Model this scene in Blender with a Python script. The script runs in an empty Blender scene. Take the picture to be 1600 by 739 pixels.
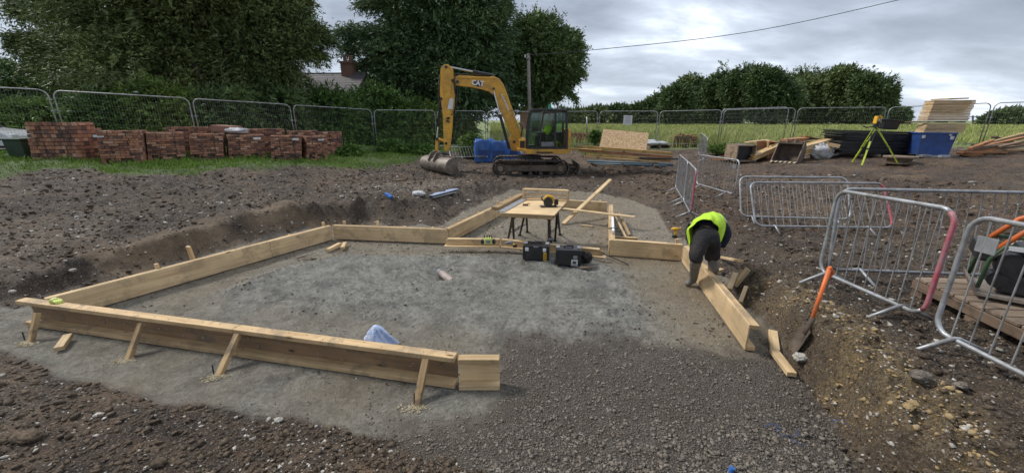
import bpy, math, random
import numpy as np
from mathutils import Vector, Matrix
random.seed(7)
RNG = np.random.default_rng(11)
scene = bpy.context.scene
COL = scene.collection

# ------------------------------------------------------------------ camera
PW, PH, FPX, PITCH, CAMZ = 1600., 739., 610., math.atan(182/610.), 2.3
cam = bpy.data.cameras.new("camera"); cam.sensor_fit = 'HORIZONTAL'; cam.sensor_width = 36
cam.lens = 36*FPX/PW; cam.clip_start = .05; cam.clip_end = 5000
camo = bpy.data.objects.new("camera", cam); COL.objects.link(camo)
camo.location = (0, 0, CAMZ); camo.rotation_euler = (math.pi/2-PITCH, 0, 0)
scene.camera = camo

# ------------------------------------------------------------------ light and sky
SUN_EL, SUN_AZ = math.radians(48), math.radians(292)
scene.view_settings.view_transform = 'Standard'; scene.view_settings.look = 'None'
scene.view_settings.exposure = 1.0; scene.view_settings.gamma = 1
sl = bpy.data.lights.new("sun", 'SUN'); sl.energy = 1.5; sl.angle = math.radians(12); sl.color = (1, .965, .91)
so = bpy.data.objects.new("sun", sl); COL.objects.link(so)
so.rotation_euler = (math.pi/2-SUN_EL, 0, math.pi-SUN_AZ)
w = bpy.data.worlds.new("World"); scene.world = w; w.use_nodes = True
nt = w.node_tree; nt.nodes.clear()
def N(nt, t, **k):
    n = nt.nodes.new(t)
    for a, b in k.items():
        if a.startswith('i_'): n.inputs[a[2:].replace('_', ' ')].default_value = b
        else: setattr(n, a, b)
    return n
def ramp(nt, fac, stops, interp='LINEAR'):
    r = nt.nodes.new('ShaderNodeValToRGB'); r.color_ramp.interpolation = interp
    el = r.color_ramp.elements
    while len(el) < len(stops): el.new(.5)
    for e, (p, c) in zip(el, stops):
        e.position = p; e.color = (*c, 1) if not isinstance(c, (int, float)) else (c, c, c, 1)
    if fac is not None: nt.links.new(fac, r.inputs[0])
    return r
def mth(nt, op, a, b=None, clamp=False):
    m = nt.nodes.new('ShaderNodeMath'); m.operation = op; m.use_clamp = clamp
    for i, v in enumerate((a, b)):
        if v is None: continue
        if isinstance(v, (int, float)): m.inputs[i].default_value = v
        else: nt.links.new(v, m.inputs[i])
    return m.outputs[0]
def mix(nt, fac, a, b, mode='MIX'):
    m = nt.nodes.new('ShaderNodeMix'); m.data_type = 'RGBA'; m.blend_type = mode
    for s, v in ((0, fac), (6, a), (7, b)):
        if isinstance(v, (int, float)): m.inputs[s].default_value = v if s == 0 else (v, v, v, 1)
        elif isinstance(v, tuple): m.inputs[s].default_value = (*v, 1)
        else: nt.links.new(v, m.inputs[s])
    return m.outputs[2]
L = nt.links.new
sky = N(nt, 'ShaderNodeTexSky', sky_type='NISHITA', sun_disc=False, sun_elevation=SUN_EL, sun_rotation=SUN_AZ)
skym = mix(nt, 1., sky.outputs[0], (.1, .1, .1), 'MULTIPLY')
tc = N(nt, 'ShaderNodeTexCoord')
sx = N(nt, 'ShaderNodeSeparateXYZ'); L(tc.outputs['Generated'], sx.inputs[0])
zz = mth(nt, 'MAXIMUM', sx.outputs[2], 0.0)
dz = mth(nt, 'ADD', zz, .22)
cb = N(nt, 'ShaderNodeCombineXYZ')
L(mth(nt, 'DIVIDE', sx.outputs[0], dz), cb.inputs[0]); L(mth(nt, 'DIVIDE', sx.outputs[1], dz), cb.inputs[1])
mp = N(nt, 'ShaderNodeMapping'); mp.inputs['Location'].default_value = (1.7, 4.6, 0); mp.inputs['Scale'].default_value = (.8, 1.35, 1)
mp.inputs['Rotation'].default_value = (0, 0, math.radians(-14))
L(cb.outputs[0], mp.inputs[0])
n1 = N(nt, 'ShaderNodeTexNoise', i_Scale=.62, i_Detail=8., i_Roughness=.5, i_Distortion=.5); L(mp.outputs[0], n1.inputs['Vector'])
n2 = N(nt, 'ShaderNodeTexNoise', i_Scale=2.3, i_Detail=6., i_Roughness=.55, i_Distortion=.2); L(mp.outputs[0], n2.inputs['Vector'])
nn = mth(nt, 'ADD', mth(nt, 'MULTIPLY', n1.outputs[0], .72), mth(nt, 'MULTIPLY', n2.outputs[0], .28))
cl = ramp(nt, nn, [(.37, (.115, .132, .165)), (.45, (.18, .205, .25)), (.51, (.28, .315, .375)), (.56, (.42, .465, .535)), (.62, (.80, .84, .90))])
skc = mix(nt, .93, skym, cl.outputs[0])
# lighter band low down, as under any cloud sheet seen edge-on
hz = ramp(nt, sx.outputs[2], [(0., .6), (.10, .35), (.32, 0.)])
skc = mix(nt, hz.outputs[0], skc, (.37, .415, .48))
bg = N(nt, 'ShaderNodeBackground'); L(skc, bg.inputs[0]); bg.inputs[1].default_value = .95
wo = N(nt, 'ShaderNodeOutputWorld'); L(bg.outputs[0], wo.inputs[0])

# ------------------------------------------------------------------ pixel -> world helpers (surveying from the photograph)
CP, SP = math.cos(PITCH), math.sin(PITCH)
def ray(px, py):
    a = (px-800)/FPX; b = (369.5-py)/FPX
    return a, CP+b*SP, -SP+b*CP
def P(px, py, z=0.):
    a, y, k = ray(px, py); t = (z-CAMZ)/k
    return Vector((a*t, y*t, z))
def PY(px, py, Y):
    a, y, k = ray(px, py); t = Y/y
    return Vector((a*t, Y, CAMZ+k*t))
# ------------------------------------------------------------------ numeric noise
def _hash(ix, iy, s):
    h = (ix.astype(np.int64)*374761393 + iy.astype(np.int64)*668265263 + s*1442695041) & 0x7fffffff
    h = (h ^ (h >> 13))*1274126177 & 0x7fffffff
    return ((h ^ (h >> 16)) & 0xffff)/65535.
def vnoise(x, y, s=0):
    ix = np.floor(x); iy = np.floor(y); fx = x-ix; fy = y-iy
    fx = fx*fx*(3-2*fx); fy = fy*fy*(3-2*fy)
    a = _hash(ix, iy, s); b = _hash(ix+1, iy, s); c = _hash(ix, iy+1, s); d = _hash(ix+1, iy+1, s)
    return (a+(b-a)*fx)*(1-fy)+(c+(d-c)*fx)*fy
def fbm(x, y, o=4, s=0, g=.5):
    r = 0; a = 1; t = 0
    for i in range(o):
        r = r+a*(vnoise(x*2**i+17.3*i, y*2**i-9.1*i, s+i)-.5); t += a; a *= g
    return r/t*2
def sst(a, b, x):
    t = np.clip((x-a)/(b-a), 0, 1); return t*t*(3-2*t)
def sdf(poly, X, Y):
    """signed distance, positive inside"""
    P0 = np.array([(p[0], p[1]) for p in poly]); n = len(P0)
    d = np.full(X.shape, 1e9); ins = np.zeros(X.shape, bool)
    for i in range(n):
        ax, ay = P0[i]; bx, by = P0[(i+1) % n]
        ex, ey = bx-ax, by-ay; wx, wy = X-ax, Y-ay
        t = np.clip((wx*ex+wy*ey)/(ex*ex+ey*ey+1e-12), 0, 1)
        d = np.minimum(d, (wx-ex*t)**2+(wy-ey*t)**2)
        c = ((ay <= Y) & (by > Y)) | ((by <= Y) & (ay > Y))
        xi = ax+(Y-ay)/((by-ay) if by != ay else 1e-9)*ex
        ins ^= c & (X < xi)
    d = np.sqrt(d); return np.where(ins, d, -d)
# ------------------------------------------------------------------ ground shape
PIT = [P(*p) for p in [(-200, 500), (40, 478), (150, 447), (300, 405), (472, 358), (560, 352), (686, 354), (745, 322), (797, 297), (900, 299), (985, 310), (1032, 335), (1048, 368),
       (1078, 380), (1112, 402), (1137, 440), (1165, 470), (1192, 500), (1228, 560), (1285, 640), (1345, 739)]] + [Vector((2.6, -4, 0)), Vector((-14, -4, 0)), Vector((-14, 2.5, 0))]
SOILF = [P(*p) for p in [(-300, 560), (0, 546), (100, 590), (250, 624), (400, 648), (540, 668), (640, 700), (760, 738)]] + [Vector((-.1, -4, 0)), Vector((-15, -4, 0)), Vector((-15, 2.6, 0))]
GRAVEL = [P(*p) for p in [(640, 684), (740, 668), (790, 640), (793, 600), (760, 560), (800, 548), (850, 545), (950, 548), (1040, 545), (1100, 552), (1165, 556), (1215, 560), (1232, 572), (1290, 640), (1350, 739)]] + [Vector((2.6, -4, 0)), Vector((-.1, -4, 0)), P(760, 738)]
MOUND = [P(*p) for p in [(300, 470), (420, 420), (540, 395), (700, 396), (800, 396), (930, 402), (985, 420), (1020, 470), (1040, 530), (960, 560), (800, 560), (700, 535), (500, 505)]]
RIGHTLOW = [P(*p) for p in [(975, 402), (1060, 405), (1165, 552), (1050, 548), (1020, 470)]]
CTRL = np.array([(-15.5, 13.6, 1.22), (-15, 12.3, 1.12), (-12.5, 15.8, 1.1), (-9.7, 17.9, .95), (-6.9, 20, .8), (-4.2, 22, .72), (-9, 12.5, .85), (4, 23.5, .72), (8.3, 23, .72), (11.7, 22.6, .75), (15.3, 21.7, .8),
    (18.9, 20.5, .95), (22.7, 19, 1.1), (0, 15.5, .25), (-3, 14, .28), (-5, 13.5, .45), (2, 14.5, .25), (0, 18, .4), (4, 17, .4), (5, 12, .22), (4.5, 9, .25), (7, 12.5, .28), (12.5, 14, .62), (9, 15.5, .5), (17, 14.5, .85),
    (9, 8, .36), (6, 6.5, .32), (-5.5, 9, .58), (-8, 6.5, .5), (-6.4, 4.6, .30), (-6.6, 6, .38), (-5.8, 7.6, .5), (-3.6, 9.2, .58), (-2, 9.2, .5), (-8, 4.5, .35), (-12, 9, .9), (-1, 10.5, .45), (2, 10.8, .38), (-3, 10, .55), (4, 3.2, .46), (3.0, 2.6, .56), (3.2, 2.0, .56), (3.6, 4.5, .42), (3.3, 3.6, .48), (5, 1.5, .38), (8, 4.5, .4), (14, 9, .6), (3.4, 5.8, .28), (-16, 5, .6), (16, 3, .5), (0, 40, .9), (-30, 20, 1.2), (34, 22, 1.1), (-40, 40, 1.2), (40, 45, 1.0)])
def plateau(X, Y):
    num = 0; den = 0
    for cx, cy, cz in CTRL:
        wgt = 1/((X-cx)**2+(Y-cy)**2+.6)**1.6
        num = num+wgt*cz; den = den+wgt
    return num/den
def ground(X, Y, detail=False):
    X = np.asarray(X, float); Y = np.asarray(Y, float)
    di = sdf(PIT, X, Y)
    rough = fbm(X*1.1, Y*1.1, 4, 5)
    d = -di + .16*rough
    wid = np.where(X < -3.6, .38, np.where(X < -1.0, .75, np.where(Y < 5.5, .22, .75)))
    wid = wid*(1+.35*fbm(X*.7, Y*.7, 2, 9))
    t = np.clip(d/wid, 0, 1); t = .65*t**.85+.35*t*t*(3-2*t)
    G = plateau(X, Y)
    fl = np.zeros_like(X)
    m = sst(-.05, .55, sdf(MOUND, X, Y))
    fl = fl + .13*m
    c = P(688, 428, .08); fl = fl - .15*np.exp(-((X-c.x)**2/.34**2+(Y-c.y)**2/.25**2))
    fl = fl + .05*m*np.exp(-((X-1.25)**2/.6**2+(Y-3.6)**2/.8**2))
    s = sst(-.1, .35, sdf(SOILF, X, Y)); fl = fl+.07*s
    g = sst(-.1, .3, sdf(GRAVEL, X, Y)); fl = fl+.03*g
    Z = fl*(1-t)+G*t
    if detail:
        out = t
        far = sst(22, 27, np.hypot(X, Y))
        cs = sst(.12, .0, np.abs(t-.5)-.35)
        # general mud relief
        Z = Z + (out*.085+s*.022)*fbm(X*.8, Y*.8, 4, 21)*(1-far)
        lump = fbm(X*3.1, Y*3.1, 4, 31, .62); Z = Z + (out*.085+s*.022+g*.012)*lump - (out*.05+s*.01)*np.abs(fbm(X*1.9, Y*2.6, 3, 33))
        fine = fbm(X*9., Y*9., 3, 41, .7); Z = Z + (out*.036+s*.014+g*.010)*fine
        fine2 = np.abs(fbm(X*24., Y*24., 2, 43, .7)); Z = Z - (out*.010+s*.014+g*.012)*fine2
        lvl = m*(1-out)*(1-g)
        Z = Z + lvl*(.05*fbm(X*1.3, Y*2.2, 4, 51)-.075*np.abs(fbm(X*2.6, Y*3.9, 4, 52, .6))+.032*fbm(X*9, Y*12, 4, 55, .72))
        Z = Z + (1-out)*(1-s)*(1-g)*(1-m)*(.010*fbm(X*2, Y*2, 4, 56)+.004*fbm(X*14, Y*14, 3, 57, .7))
        # trowel and rake drag marks round the hollow
        Z = Z + m*(1-out)*.010*np.sin(34*(X*.8+Y*.9)+4*fbm(X*2, Y*2, 2, 53))*sst(-.1, .3, fbm(X*1.3, Y*1.3, 2, 54))
        # digger bucket scrapes in the left bank
        bk = np.exp(-((t-.5)/.3)**2)*(X < -.5)
        Z = Z - bk*.09*np.abs(np.sin(2.4*(X*.55+Y*.85)+1.5*fbm(X, Y, 2, 61)))
        Z = Z - bk*.07*fbm(X*2.2, Y*2.2, 3, 62)
        # track ruts across the left spoil
        rut = out*sst(-14, -7, X)*sst(1, -1.5, X)*sst(8.5, 10, Y)*sst(16, 13, Y)
        Z = Z + rut*.05*np.sin(9*(X*.25+Y)+2*fbm(X*.6, Y*.6, 2, 63))*(.5+.5*np.sign(np.sin(2*(X*.9-Y*.3))))
        rut2 = out*sst(3.5, 5, X)*sst(6.5, 8, Y)*sst(14, 12, Y)
        u_ = X*.35+Y; Z = Z - rut2*.06*(np.exp(-((u_-11.2+.3*fbm(X*.4, Y*.4, 2, 68))/.28)**2)+np.exp(-((u_-13.1+.3*fbm(X*.4, Y*.4, 2, 68))/.28)**2))*(1+.5*np.sin(16*X))
        rut3 = out*sst(-13, -11, X)*sst(-2, -4, X)*sst(7, 8, Y)
        u_ = Y+X*.18; Z = Z - rut3*.07*(np.exp(-((u_-9.6+.4*fbm(X*.3, Y*.3, 2, 69))/.3)**2)+np.exp(-((u_-8.1+.4*fbm(X*.3, Y*.3, 2, 69))/.25)**2))*(1+.4*np.sin(14*X))
        # crumbly yellow bank at right
        rb = np.exp(-((d-.25)/.4)**2)*(X > 1.5)*sst(6.8, 5.2, Y)
        Z = Z - rb*.16*np.abs(fbm(X*3, Y*3, 4, 64, .6)) + rb*.07*fbm(X*7, Y*7, 3, 65, .7)
        ob = np.exp(-((d-.35)/.5)**2)*(X > -4)*(Y > 6)
        Z = Z + ob*.10*fbm(X*2.4, Y*2.4, 4, 66, .6) + ob*.04*fbm(X*8, Y*8, 3, 67, .7)
    return Z
_TT = np.concatenate([np.arange(.8, 30, .01), np.arange(30, 300, .25)])
def PG(px, py):
    a, y, k = ray(px, py)
    r = _TT; X = a*r/y; Y = r; Z = CAMZ+k*r/y
    i = int(np.argmax(Z <= ground(X, Y))) if np.any(Z <= ground(X, Y)) else -1
    return Vector((X[i], Y[i], float(ground(X[i], Y[i]))))
def GZ(x, y): return float(ground(np.array([x]), np.array([y]))[0])
def onG(x, y, dz=0.): return Vector((x, y, GZ(x, y)+dz))
# ------------------------------------------------------------------ materials
MATS = {}
def newmat(name):
    m = bpy.data.materials.new(name); m.use_nodes = True
    nt = m.node_tree; b = nt.nodes['Principled BSDF']; return m, nt, b
def bump(nt, b, h, strength=.5, dist=.01):
    n = N(nt, 'ShaderNodeBump'); n.inputs['Strength'].default_value = strength; n.inputs['Distance'].default_value = dist
    nt.links.new(h, n.inputs['Height']); nt.links.new(n.outputs[0], b.inputs['Normal']); return n
def rough_mat(name, c1, c2, scale=6., rough=.6, metal=0., bs=.3, dirt=None, spec=.5, coat=0., dist=.004, rnd=.15):
    """Two-tone worn surface: c1/c2 blotches, optional dirt colour in patches; tone varies per object."""
    m, nt, b = newmat(name); l = nt.links.new
    tc = N(nt, 'ShaderNodeTexCoord'); oi = N(nt, 'ShaderNodeObjectInfo')
    ad = N(nt, 'ShaderNodeVectorMath', operation='ADD'); l(tc.outputs['Object'], ad.inputs[0])
    mu = N(nt, 'ShaderNodeVectorMath', operation='SCALE'); mu.inputs[0].default_value = (37, 19, 53); l(oi.outputs['Random'], mu.inputs['Scale']); l(mu.outputs[0], ad.inputs[1])
    n = N(nt, 'ShaderNodeTexNoise', i_Scale=scale, i_Detail=6., i_Roughness=.6); l(ad.outputs[0], n.inputs['Vector'])
    r = ramp(nt, n.outputs[0], [(.35, c1), (.65, c2)])
    col = r.outputs[0]
    if dirt:
        n3 = N(nt, 'ShaderNodeTexNoise', i_Scale=scale*.45, i_Detail=8., i_Roughness=.72); l(ad.outputs[0], n3.inputs['Vector'])
        r3 = ramp(nt, n3.outputs[0], [(.47, 0.), (.66, .85)]); col = mix(nt, r3.outputs[0], col, dirt)
    br = N(nt, 'ShaderNodeMapRange'); br.inputs['To Min'].default_value = 1-rnd; br.inputs['To Max'].default_value = 1+rnd; l(oi.outputs['Random'], br.inputs[0])
    hs = N(nt, 'ShaderNodeHueSaturation'); l(col, hs.inputs['Color']); l(br.outputs[0], hs.inputs['Value'])
    l(hs.outputs[0], b.inputs['Base Color']); b.inputs['Roughness'].default_value = rough; b.inputs['Metallic'].default_value = metal
    b.inputs['Specular IOR Level'].default_value = spec; b.inputs['Coat Weight'].default_value = coat
    n2 = N(nt, 'ShaderNodeTexNoise', i_Scale=scale*5, i_Detail=4.); l(ad.outputs[0], n2.inputs['Vector']); bump(nt, b, n2.outputs[0], bs, dist)
    MATS[name] = m; return m
def wood_mat(name, base, dark, rough=.65, mud=None, scale=1., knots=True):
    m, nt, b = newmat(name); l = nt.links.new
    tc = N(nt, 'ShaderNodeTexCoord'); oi = N(nt, 'ShaderNodeObjectInfo')
    mu = N(nt, 'ShaderNodeVectorMath', operation='SCALE'); mu.inputs[0].default_value = (31, 17, 23); l(oi.outputs['Random'], mu.inputs['Scale'])
    ad = N(nt, 'ShaderNodeVectorMath', operation='ADD'); l(tc.outputs['Object'], ad.inputs[0]); l(mu.outputs[0], ad.inputs[1])
    mp = N(nt, 'ShaderNodeMapping'); mp.inputs['Scale'].default_value = (1.2*scale, 22*scale, 22*scale); l(ad.outputs[0], mp.inputs[0])
    n = N(nt, 'ShaderNodeTexNoise', i_Scale=1., i_Detail=6., i_Roughness=.62, i_Distortion=.8); l(mp.outputs[0], n.inputs['Vector'])
    r = ramp(nt, n.outputs[0], [(.30, dark), (.5, base), (.72, tuple(min(1, c*1.22) for c in base))])
    col = r.outputs[0]
    if knots:
        mp2 = N(nt, 'ShaderNodeMapping'); mp2.inputs['Scale'].default_value = (2.2, 6, 6); l(ad.outputs[0], mp2.inputs[0])
        v = N(nt, 'ShaderNodeTexVoronoi', i_Scale=1.1); l(mp2.outputs[0], v.inputs['Vector'])
        kr = ramp(nt, v.outputs['Distance'], [(.05, 1.), (.13, 0.)]); col = mix(nt, kr.outputs[0], col, tuple(c*.38 for c in dark))
    nb = N(nt, 'ShaderNodeTexNoise', i_Scale=2.1, i_Detail=3.); l(ad.outputs[0], nb.inputs['Vector'])
    rb = ramp(nt, nb.outputs[0], [(.35, .8), (.65, 1.08)]); col = mix(nt, 1., col, rb.outputs[0], 'MULTIPLY')
    if mud:
        nm = N(nt, 'ShaderNodeTexNoise', i_Scale=3.2, i_Detail=8., i_Roughness=.7); l(ad.outputs[0], nm.inputs['Vector'])
        rm = ramp(nt, nm.outputs[0], [(.52, 0.), (.62, .8)]); col = mix(nt, rm.outputs[0], col, mud)
    br = N(nt, 'ShaderNodeMapRange'); br.inputs['To Min'].default_value = .84; br.inputs['To Max'].default_value = 1.12; l(oi.outputs['Random'], br.inputs[0])
    hs = N(nt, 'ShaderNodeHueSaturation'); l(col, hs.inputs['Color']); l(br.outputs[0], hs.inputs['Value'])
    l(hs.outputs[0], b.inputs['Base Color']); b.inputs['Roughness'].default_value = rough; b.inputs['Specular IOR Level'].default_value = .3
    bump(nt, b, n.outputs[0], .35, .002); MATS[name] = m; return m
wood_mat('timber', (.60, .42, .225), (.42, .27, .13), mud=(.30, .22, .14))
wood_mat('plywood', (.67, .49, .28), (.50, .32, .165), scale=.6, mud=(.40, .29, .175))
wood_mat('ply_shaded', (.31, .20, .11), (.21, .135, .075), scale=.6, mud=(.17, .13, .09))  # darker copy of plywood: shade of the recessed web put into its colour
wood_mat('timber_pale', (.66, .48, .27), (.50, .34, .17))
wood_mat('timber_yellow', (.60, .38, .12), (.42, .25, .08), mud=(.30, .19, .09))
wood_mat('timber_muddy', (.44, .30, .15), (.28, .18, .09), mud=(.12, .09, .065))
wood_mat('timber_old', (.20, .14, .095), (.10, .07, .05), rough=.8, mud=(.07, .052, .04))
wood_mat('timber_orange', (.42, .20, .09), (.22, .10, .05), rough=.75, mud=(.12, .08, .05))
wood_mat('plank_grey', (.30, .225, .16), (.17, .125, .09), rough=.8, mud=(.08, .06, .045))
rough_mat('steel_galv', (.30, .31, .32), (.44, .45, .46), 9, .45, .45, .15, dirt=(.17, .15, .13))
rough_mat('steel_dull', (.22, .22, .215), (.33, .325, .32), 9, .6, .2, .15, dirt=(.12, .10, .085))
rough_mat('paint_red', (.34, .055, .08), (.46, .12, .15), 9, .5, 0, .2, dirt=(.3, .22, .22))
rough_mat('cat_yellow', (.66, .33, .03), (.80, .43, .05), 5, .45, 0, .2, dirt=(.33, .19, .07), coat=.1)
rough_mat('black_metal', (.012, .012, .014), (.03, .03, .032), 5, .45, 0, .2, dirt=(.06, .05, .042))
rough_mat('black_plastic', (.012, .012, .014), (.022, .022, .025), 12, .38, 0, .25, dirt=(.04, .038, .036))
rough_mat('rubber', (.02, .02, .02), (.045, .04, .038), 8, .8, 0, .3, dirt=(.10, .08, .06))
rough_mat('track_mud', (.045, .036, .028), (.12, .09, .065), 7, .85, .1, .8, dirt=(.17, .13, .095))
rough_mat('bucket_steel', (.15, .12, .095), (.31, .27, .23), 3, .6, .25, .8, dirt=(.10, .07, .048), dist=.02)
rough_mat('rusty_steel', (.10, .07, .05), (.19, .145, .11), 4, .6, .3, .5, dirt=(.24, .19, .15))
rough_mat('chrome', (.6, .62, .64), (.7, .7, .72), 4, .18, .9, .05)
rough_mat('orange_paint', (.75, .17, .03), (.62, .13, .03), 6, .5, 0, .2, dirt=(.30, .13, .06))
rough_mat('green_paint', (.04, .09, .04), (.06, .12, .06), 6, .6, 0, .3, dirt=(.08, .07, .05))
rough_mat('lime_paint', (.52, .66, .03), (.6, .72, .06), 6, .5, 0, .2, dirt=(.34, .36, .08))
rough_mat('hi_vis', (.50, .80, .02), (.60, .92, .04), 4, .8, 0, .5, dist=.02)
rough_mat('reflective', (.45, .5, .5), (.6, .65, .65), 10, .35, .3, .2)
rough_mat('cloth_dark', (.012, .011, .012), (.032, .028, .028), 8, .9, 0, .7, dirt=(.05, .04, .034), dist=.02)
rough_mat('cloth_navy', (.008, .012, .028), (.018, .022, .045), 8, .85, 0, .6, dist=.02)
rough_mat('boot_rubber', (.11, .105, .09), (.20, .185, .155), 9, .6, 0, .4, dirt=(.15, .14, .12))
rough_mat('skin', (.52, .30, .20), (.58, .35, .25), 12, .55, 0, .2)
rough_mat('hair', (.03, .02, .015), (.06, .04, .03), 40, .6, 0, .8)
rough_mat('blue_plastic', (.03, .12, .42), (.05, .18, .55), 5, .5, 0, .5, dirt=(.10, .18, .36))
rough_mat('blue_skip', (.015, .05, .20), (.03, .085, .29), 4, .5, 0, .3, dirt=(.06, .08, .15))
rough_mat('blue_pipe', (.045, .10, .145), (.08, .16, .21), 7, .5, 0, .3, dirt=(.10, .11, .11))
rough_mat('light_blue_film', (.34, .46, .74), (.66, .74, .90), 14, .3, 0, .8, dist=.02)
rough_mat('white_film', (.50, .52, .53), (.72, .73, .74), 7, .4, 0, .8, dirt=(.30, .27, .24), dist=.03)
rough_mat('white_paint', (.72, .73, .74), (.8, .8, .8), 6, .5)
rough_mat('white_car', (.74, .75, .77), (.8, .8, .82), 2, .25, 0, 0, coat=.6)
rough_mat('grey_plastic', (.16, .165, .17), (.24, .245, .25), 9, .55, 0, .3)
rough_mat('aluminium', (.42, .46, .50), (.58, .62, .66), 12, .35, .6, .2)
rough_mat('clay_pipe', (.29, .22, .19), (.42, .34, .30), 9, .6, 0, .4, dirt=(.16, .14, .12))
rough_mat('slate', (.115, .10, .105), (.18, .16, .165), 12, .7, 0, .6)
rough_mat('bark', (.05, .04, .032), (.10, .08, .06), 9, .9, 0, 1., dist=.03)
rough_mat('pale_bark', (.26, .19, .12), (.38, .28, .18), 9, .9, 0, 1., dist=.03)
rough_mat('pole_wood', (.16, .14, .125), (.25, .22, .2), 9, .85, 0, .6)
rough_mat('wall_render', (.42, .38, .33), (.5, .46, .4), 3, .9, 0, .4)
rough_mat('wall_brick', (.21, .115, .085), (.31, .175, .13), 20, .9, 0, .5)
rough_mat('orange_light', (.55, .10, .02), (.6, .12, .03), 3, .3)
rough_mat('teal_plastic', (.02, .25, .14), (.03, .3, .18), 3, .35)
rough_mat('blood_orange', (.7, .11, .06), (.75, .14, .08), 3, .5)
rough_mat('yellow_tool', (.85, .47, .02), (.9, .52, .04), 6, .4)
rough_mat('lime_tool', (.55, .62, .12), (.64, .7, .2), 6, .45)
rough_mat('label_white', (.62, .62, .62), (.72, .72, .72), 9, .5)
rough_mat('mat_black', (.010, .010, .011), (.028, .028, .03), 6, .5, 0, .5, dirt=(.07, .065, .06))
rough_mat('green_bin', (.008, .028, .014), (.016, .045, .022), 5, .5, 0, .2)
rough_mat('spray_blue', (.03, .12, .38), (.06, .18, .48), 15, .8)
rough_mat('stone_pale', (.36, .33, .28), (.56, .53, .47), 9, .85, 0, .8, dirt=(.2, .16, .12), dist=.02)
rough_mat('stone_grey', (.11, .09, .07), (.30, .26, .21), 22, .8, 0, .8, dirt=(.12, .095, .07), dist=.02, rnd=.3)
rough_mat('stone_clay', (.26, .18, .085), (.40, .29, .14), 9, .9, 0, .8, dist=.02)
rough_mat('sand_pile', (.42, .35, .22), (.55, .47, .32), 30, .9, 0, .8, dist=.02)
# bricks: strong tone change from one to the next
def brick_mat():
    m, nt, b = newmat('brick'); l = nt.links.new
    oi = N(nt, 'ShaderNodeObjectInfo'); tc = N(nt, 'ShaderNodeTexCoord')
    r = ramp(nt, oi.outputs['Random'], [(0., (.10, .065, .055)), (.18, (.24, .115, .08)), (.4, (.50, .235, .135)), (.58, (.36, .16, .10)), (.74, (.17, .095, .075)), (.88, (.46, .25, .16)), (1., (.62, .37, .25))])
    n = N(nt, 'ShaderNodeTexNoise', i_Scale=14., i_Detail=6., i_Roughness=.65); 
    ad = N(nt, 'ShaderNodeVectorMath', operation='ADD'); l(tc.outputs['Object'], ad.inputs[0]); l(oi.outputs['Location'], ad.inputs[1]); l(ad.outputs[0], n.inputs['Vector'])
    r2 = ramp(nt, n.outputs[0], [(.3, .5), (.6, 1.1)])
    col = mix(nt, 1., r.outputs[0], r2.outputs[0], 'MULTIPLY'); l(col, b.inputs['Base Color'])
    b.inputs['Roughness'].default_value = .85; bump(nt, b, n.outputs[0], .6, .006); MATS['brick'] = m
brick_mat()
def osb_mat():
    m, nt, b = newmat('osb'); l = nt.links.new
    tc = N(nt, 'ShaderNodeTexCoord')
    v = N(nt, 'ShaderNodeTexVoronoi', i_Scale=24.); l(tc.outputs['Object'], v.inputs['Vector'])
    s = N(nt, 'ShaderNodeSeparateColor'); l(v.outputs['Color'], s.inputs[0])
    r = ramp(nt, s.outputs[0], [(0., (.36, .21, .10)), (.4, (.55, .36, .19)), (1., (.66, .46, .26))]); l(r.outputs[0], b.inputs['Base Color'])
    b.inputs['Roughness'].default_value = .7; bump(nt, b, s.outputs[0], .3, .003); MATS['osb'] = m
osb_mat()
def glass_mat():
    m, nt, b = newmat('glass'); l = nt.links.new
    tr = N(nt, 'ShaderNodeBsdfTransparent'); tr.inputs[0].default_value = (.78, .88, .84, 1)
    gl = N(nt, 'ShaderNodeBsdfGlossy'); gl.inputs['Roughness'].default_value = .03; gl.inputs[0].default_value = (.8, .85, .85, 1)
    fr = N(nt, 'ShaderNodeFresnel'); fr.inputs[0].default_value = 1.45
    mx = N(nt, 'ShaderNodeMixShader'); l(fr.outputs[0], mx.inputs[0]); l(tr.outputs[0], mx.inputs[1]); l(gl.outputs[0], mx.inputs[2])
    l(mx.outputs[0], nt.nodes['Material Output'].inputs[0]); nt.nodes.remove(b); MATS['glass'] = m
glass_mat()
def leaf_mat(name, c1, c2, c3, sc=.7):
    m, nt, b = newmat(name); l = nt.links.new
    tc = N(nt, 'ShaderNodeTexCoord')
    n = N(nt, 'ShaderNodeTexNoise', i_Scale=sc, i_Detail=5., i_Roughness=.7); l(tc.outputs['Object'], n.inputs['Vector'])
    r = ramp(nt, n.outputs[0], [(.3, c1), (.5, c2), (.72, c3)]); col = r.outputs[0]
    n2 = N(nt, 'ShaderNodeTexNoise', i_Scale=sc*12, i_Detail=2.); l(tc.outputs['Object'], n2.inputs['Vector'])
    r2 = ramp(nt, n2.outputs[0], [(.3, .65), (.7, 1.3)]); col = mix(nt, 1., col, r2.outputs[0], 'MULTIPLY')
    oi = N(nt, 'ShaderNodeObjectInfo'); mr = N(nt, 'ShaderNodeMapRange'); mr.inputs['To Min'].default_value = .84; mr.inputs['To Max'].default_value = 1.18; l(oi.outputs['Random'], mr.inputs[0])
    hs = N(nt, 'ShaderNodeHueSaturation'); l(col, hs.inputs['Color']); l(mr.outputs[0], hs.inputs['Value'])
    mh = N(nt, 'ShaderNodeMapRange'); mh.inputs['To Min'].default_value = .515; mh.inputs['To Max'].default_value = .48; l(oi.outputs['Random'], mh.inputs[0]); l(mh.outputs[0], hs.inputs['Hue'])
    l(hs.outputs[0], b.inputs['Base Color']); b.inputs['Roughness'].default_value = .55; b.inputs['Specular IOR Level'].default_value = .3
    MATS[name] = m
leaf_mat('leaf_yew', (0.061, 0.093, 0.032), (0.123, 0.167, 0.057), (0.235, 0.275, 0.092), .45)
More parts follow.
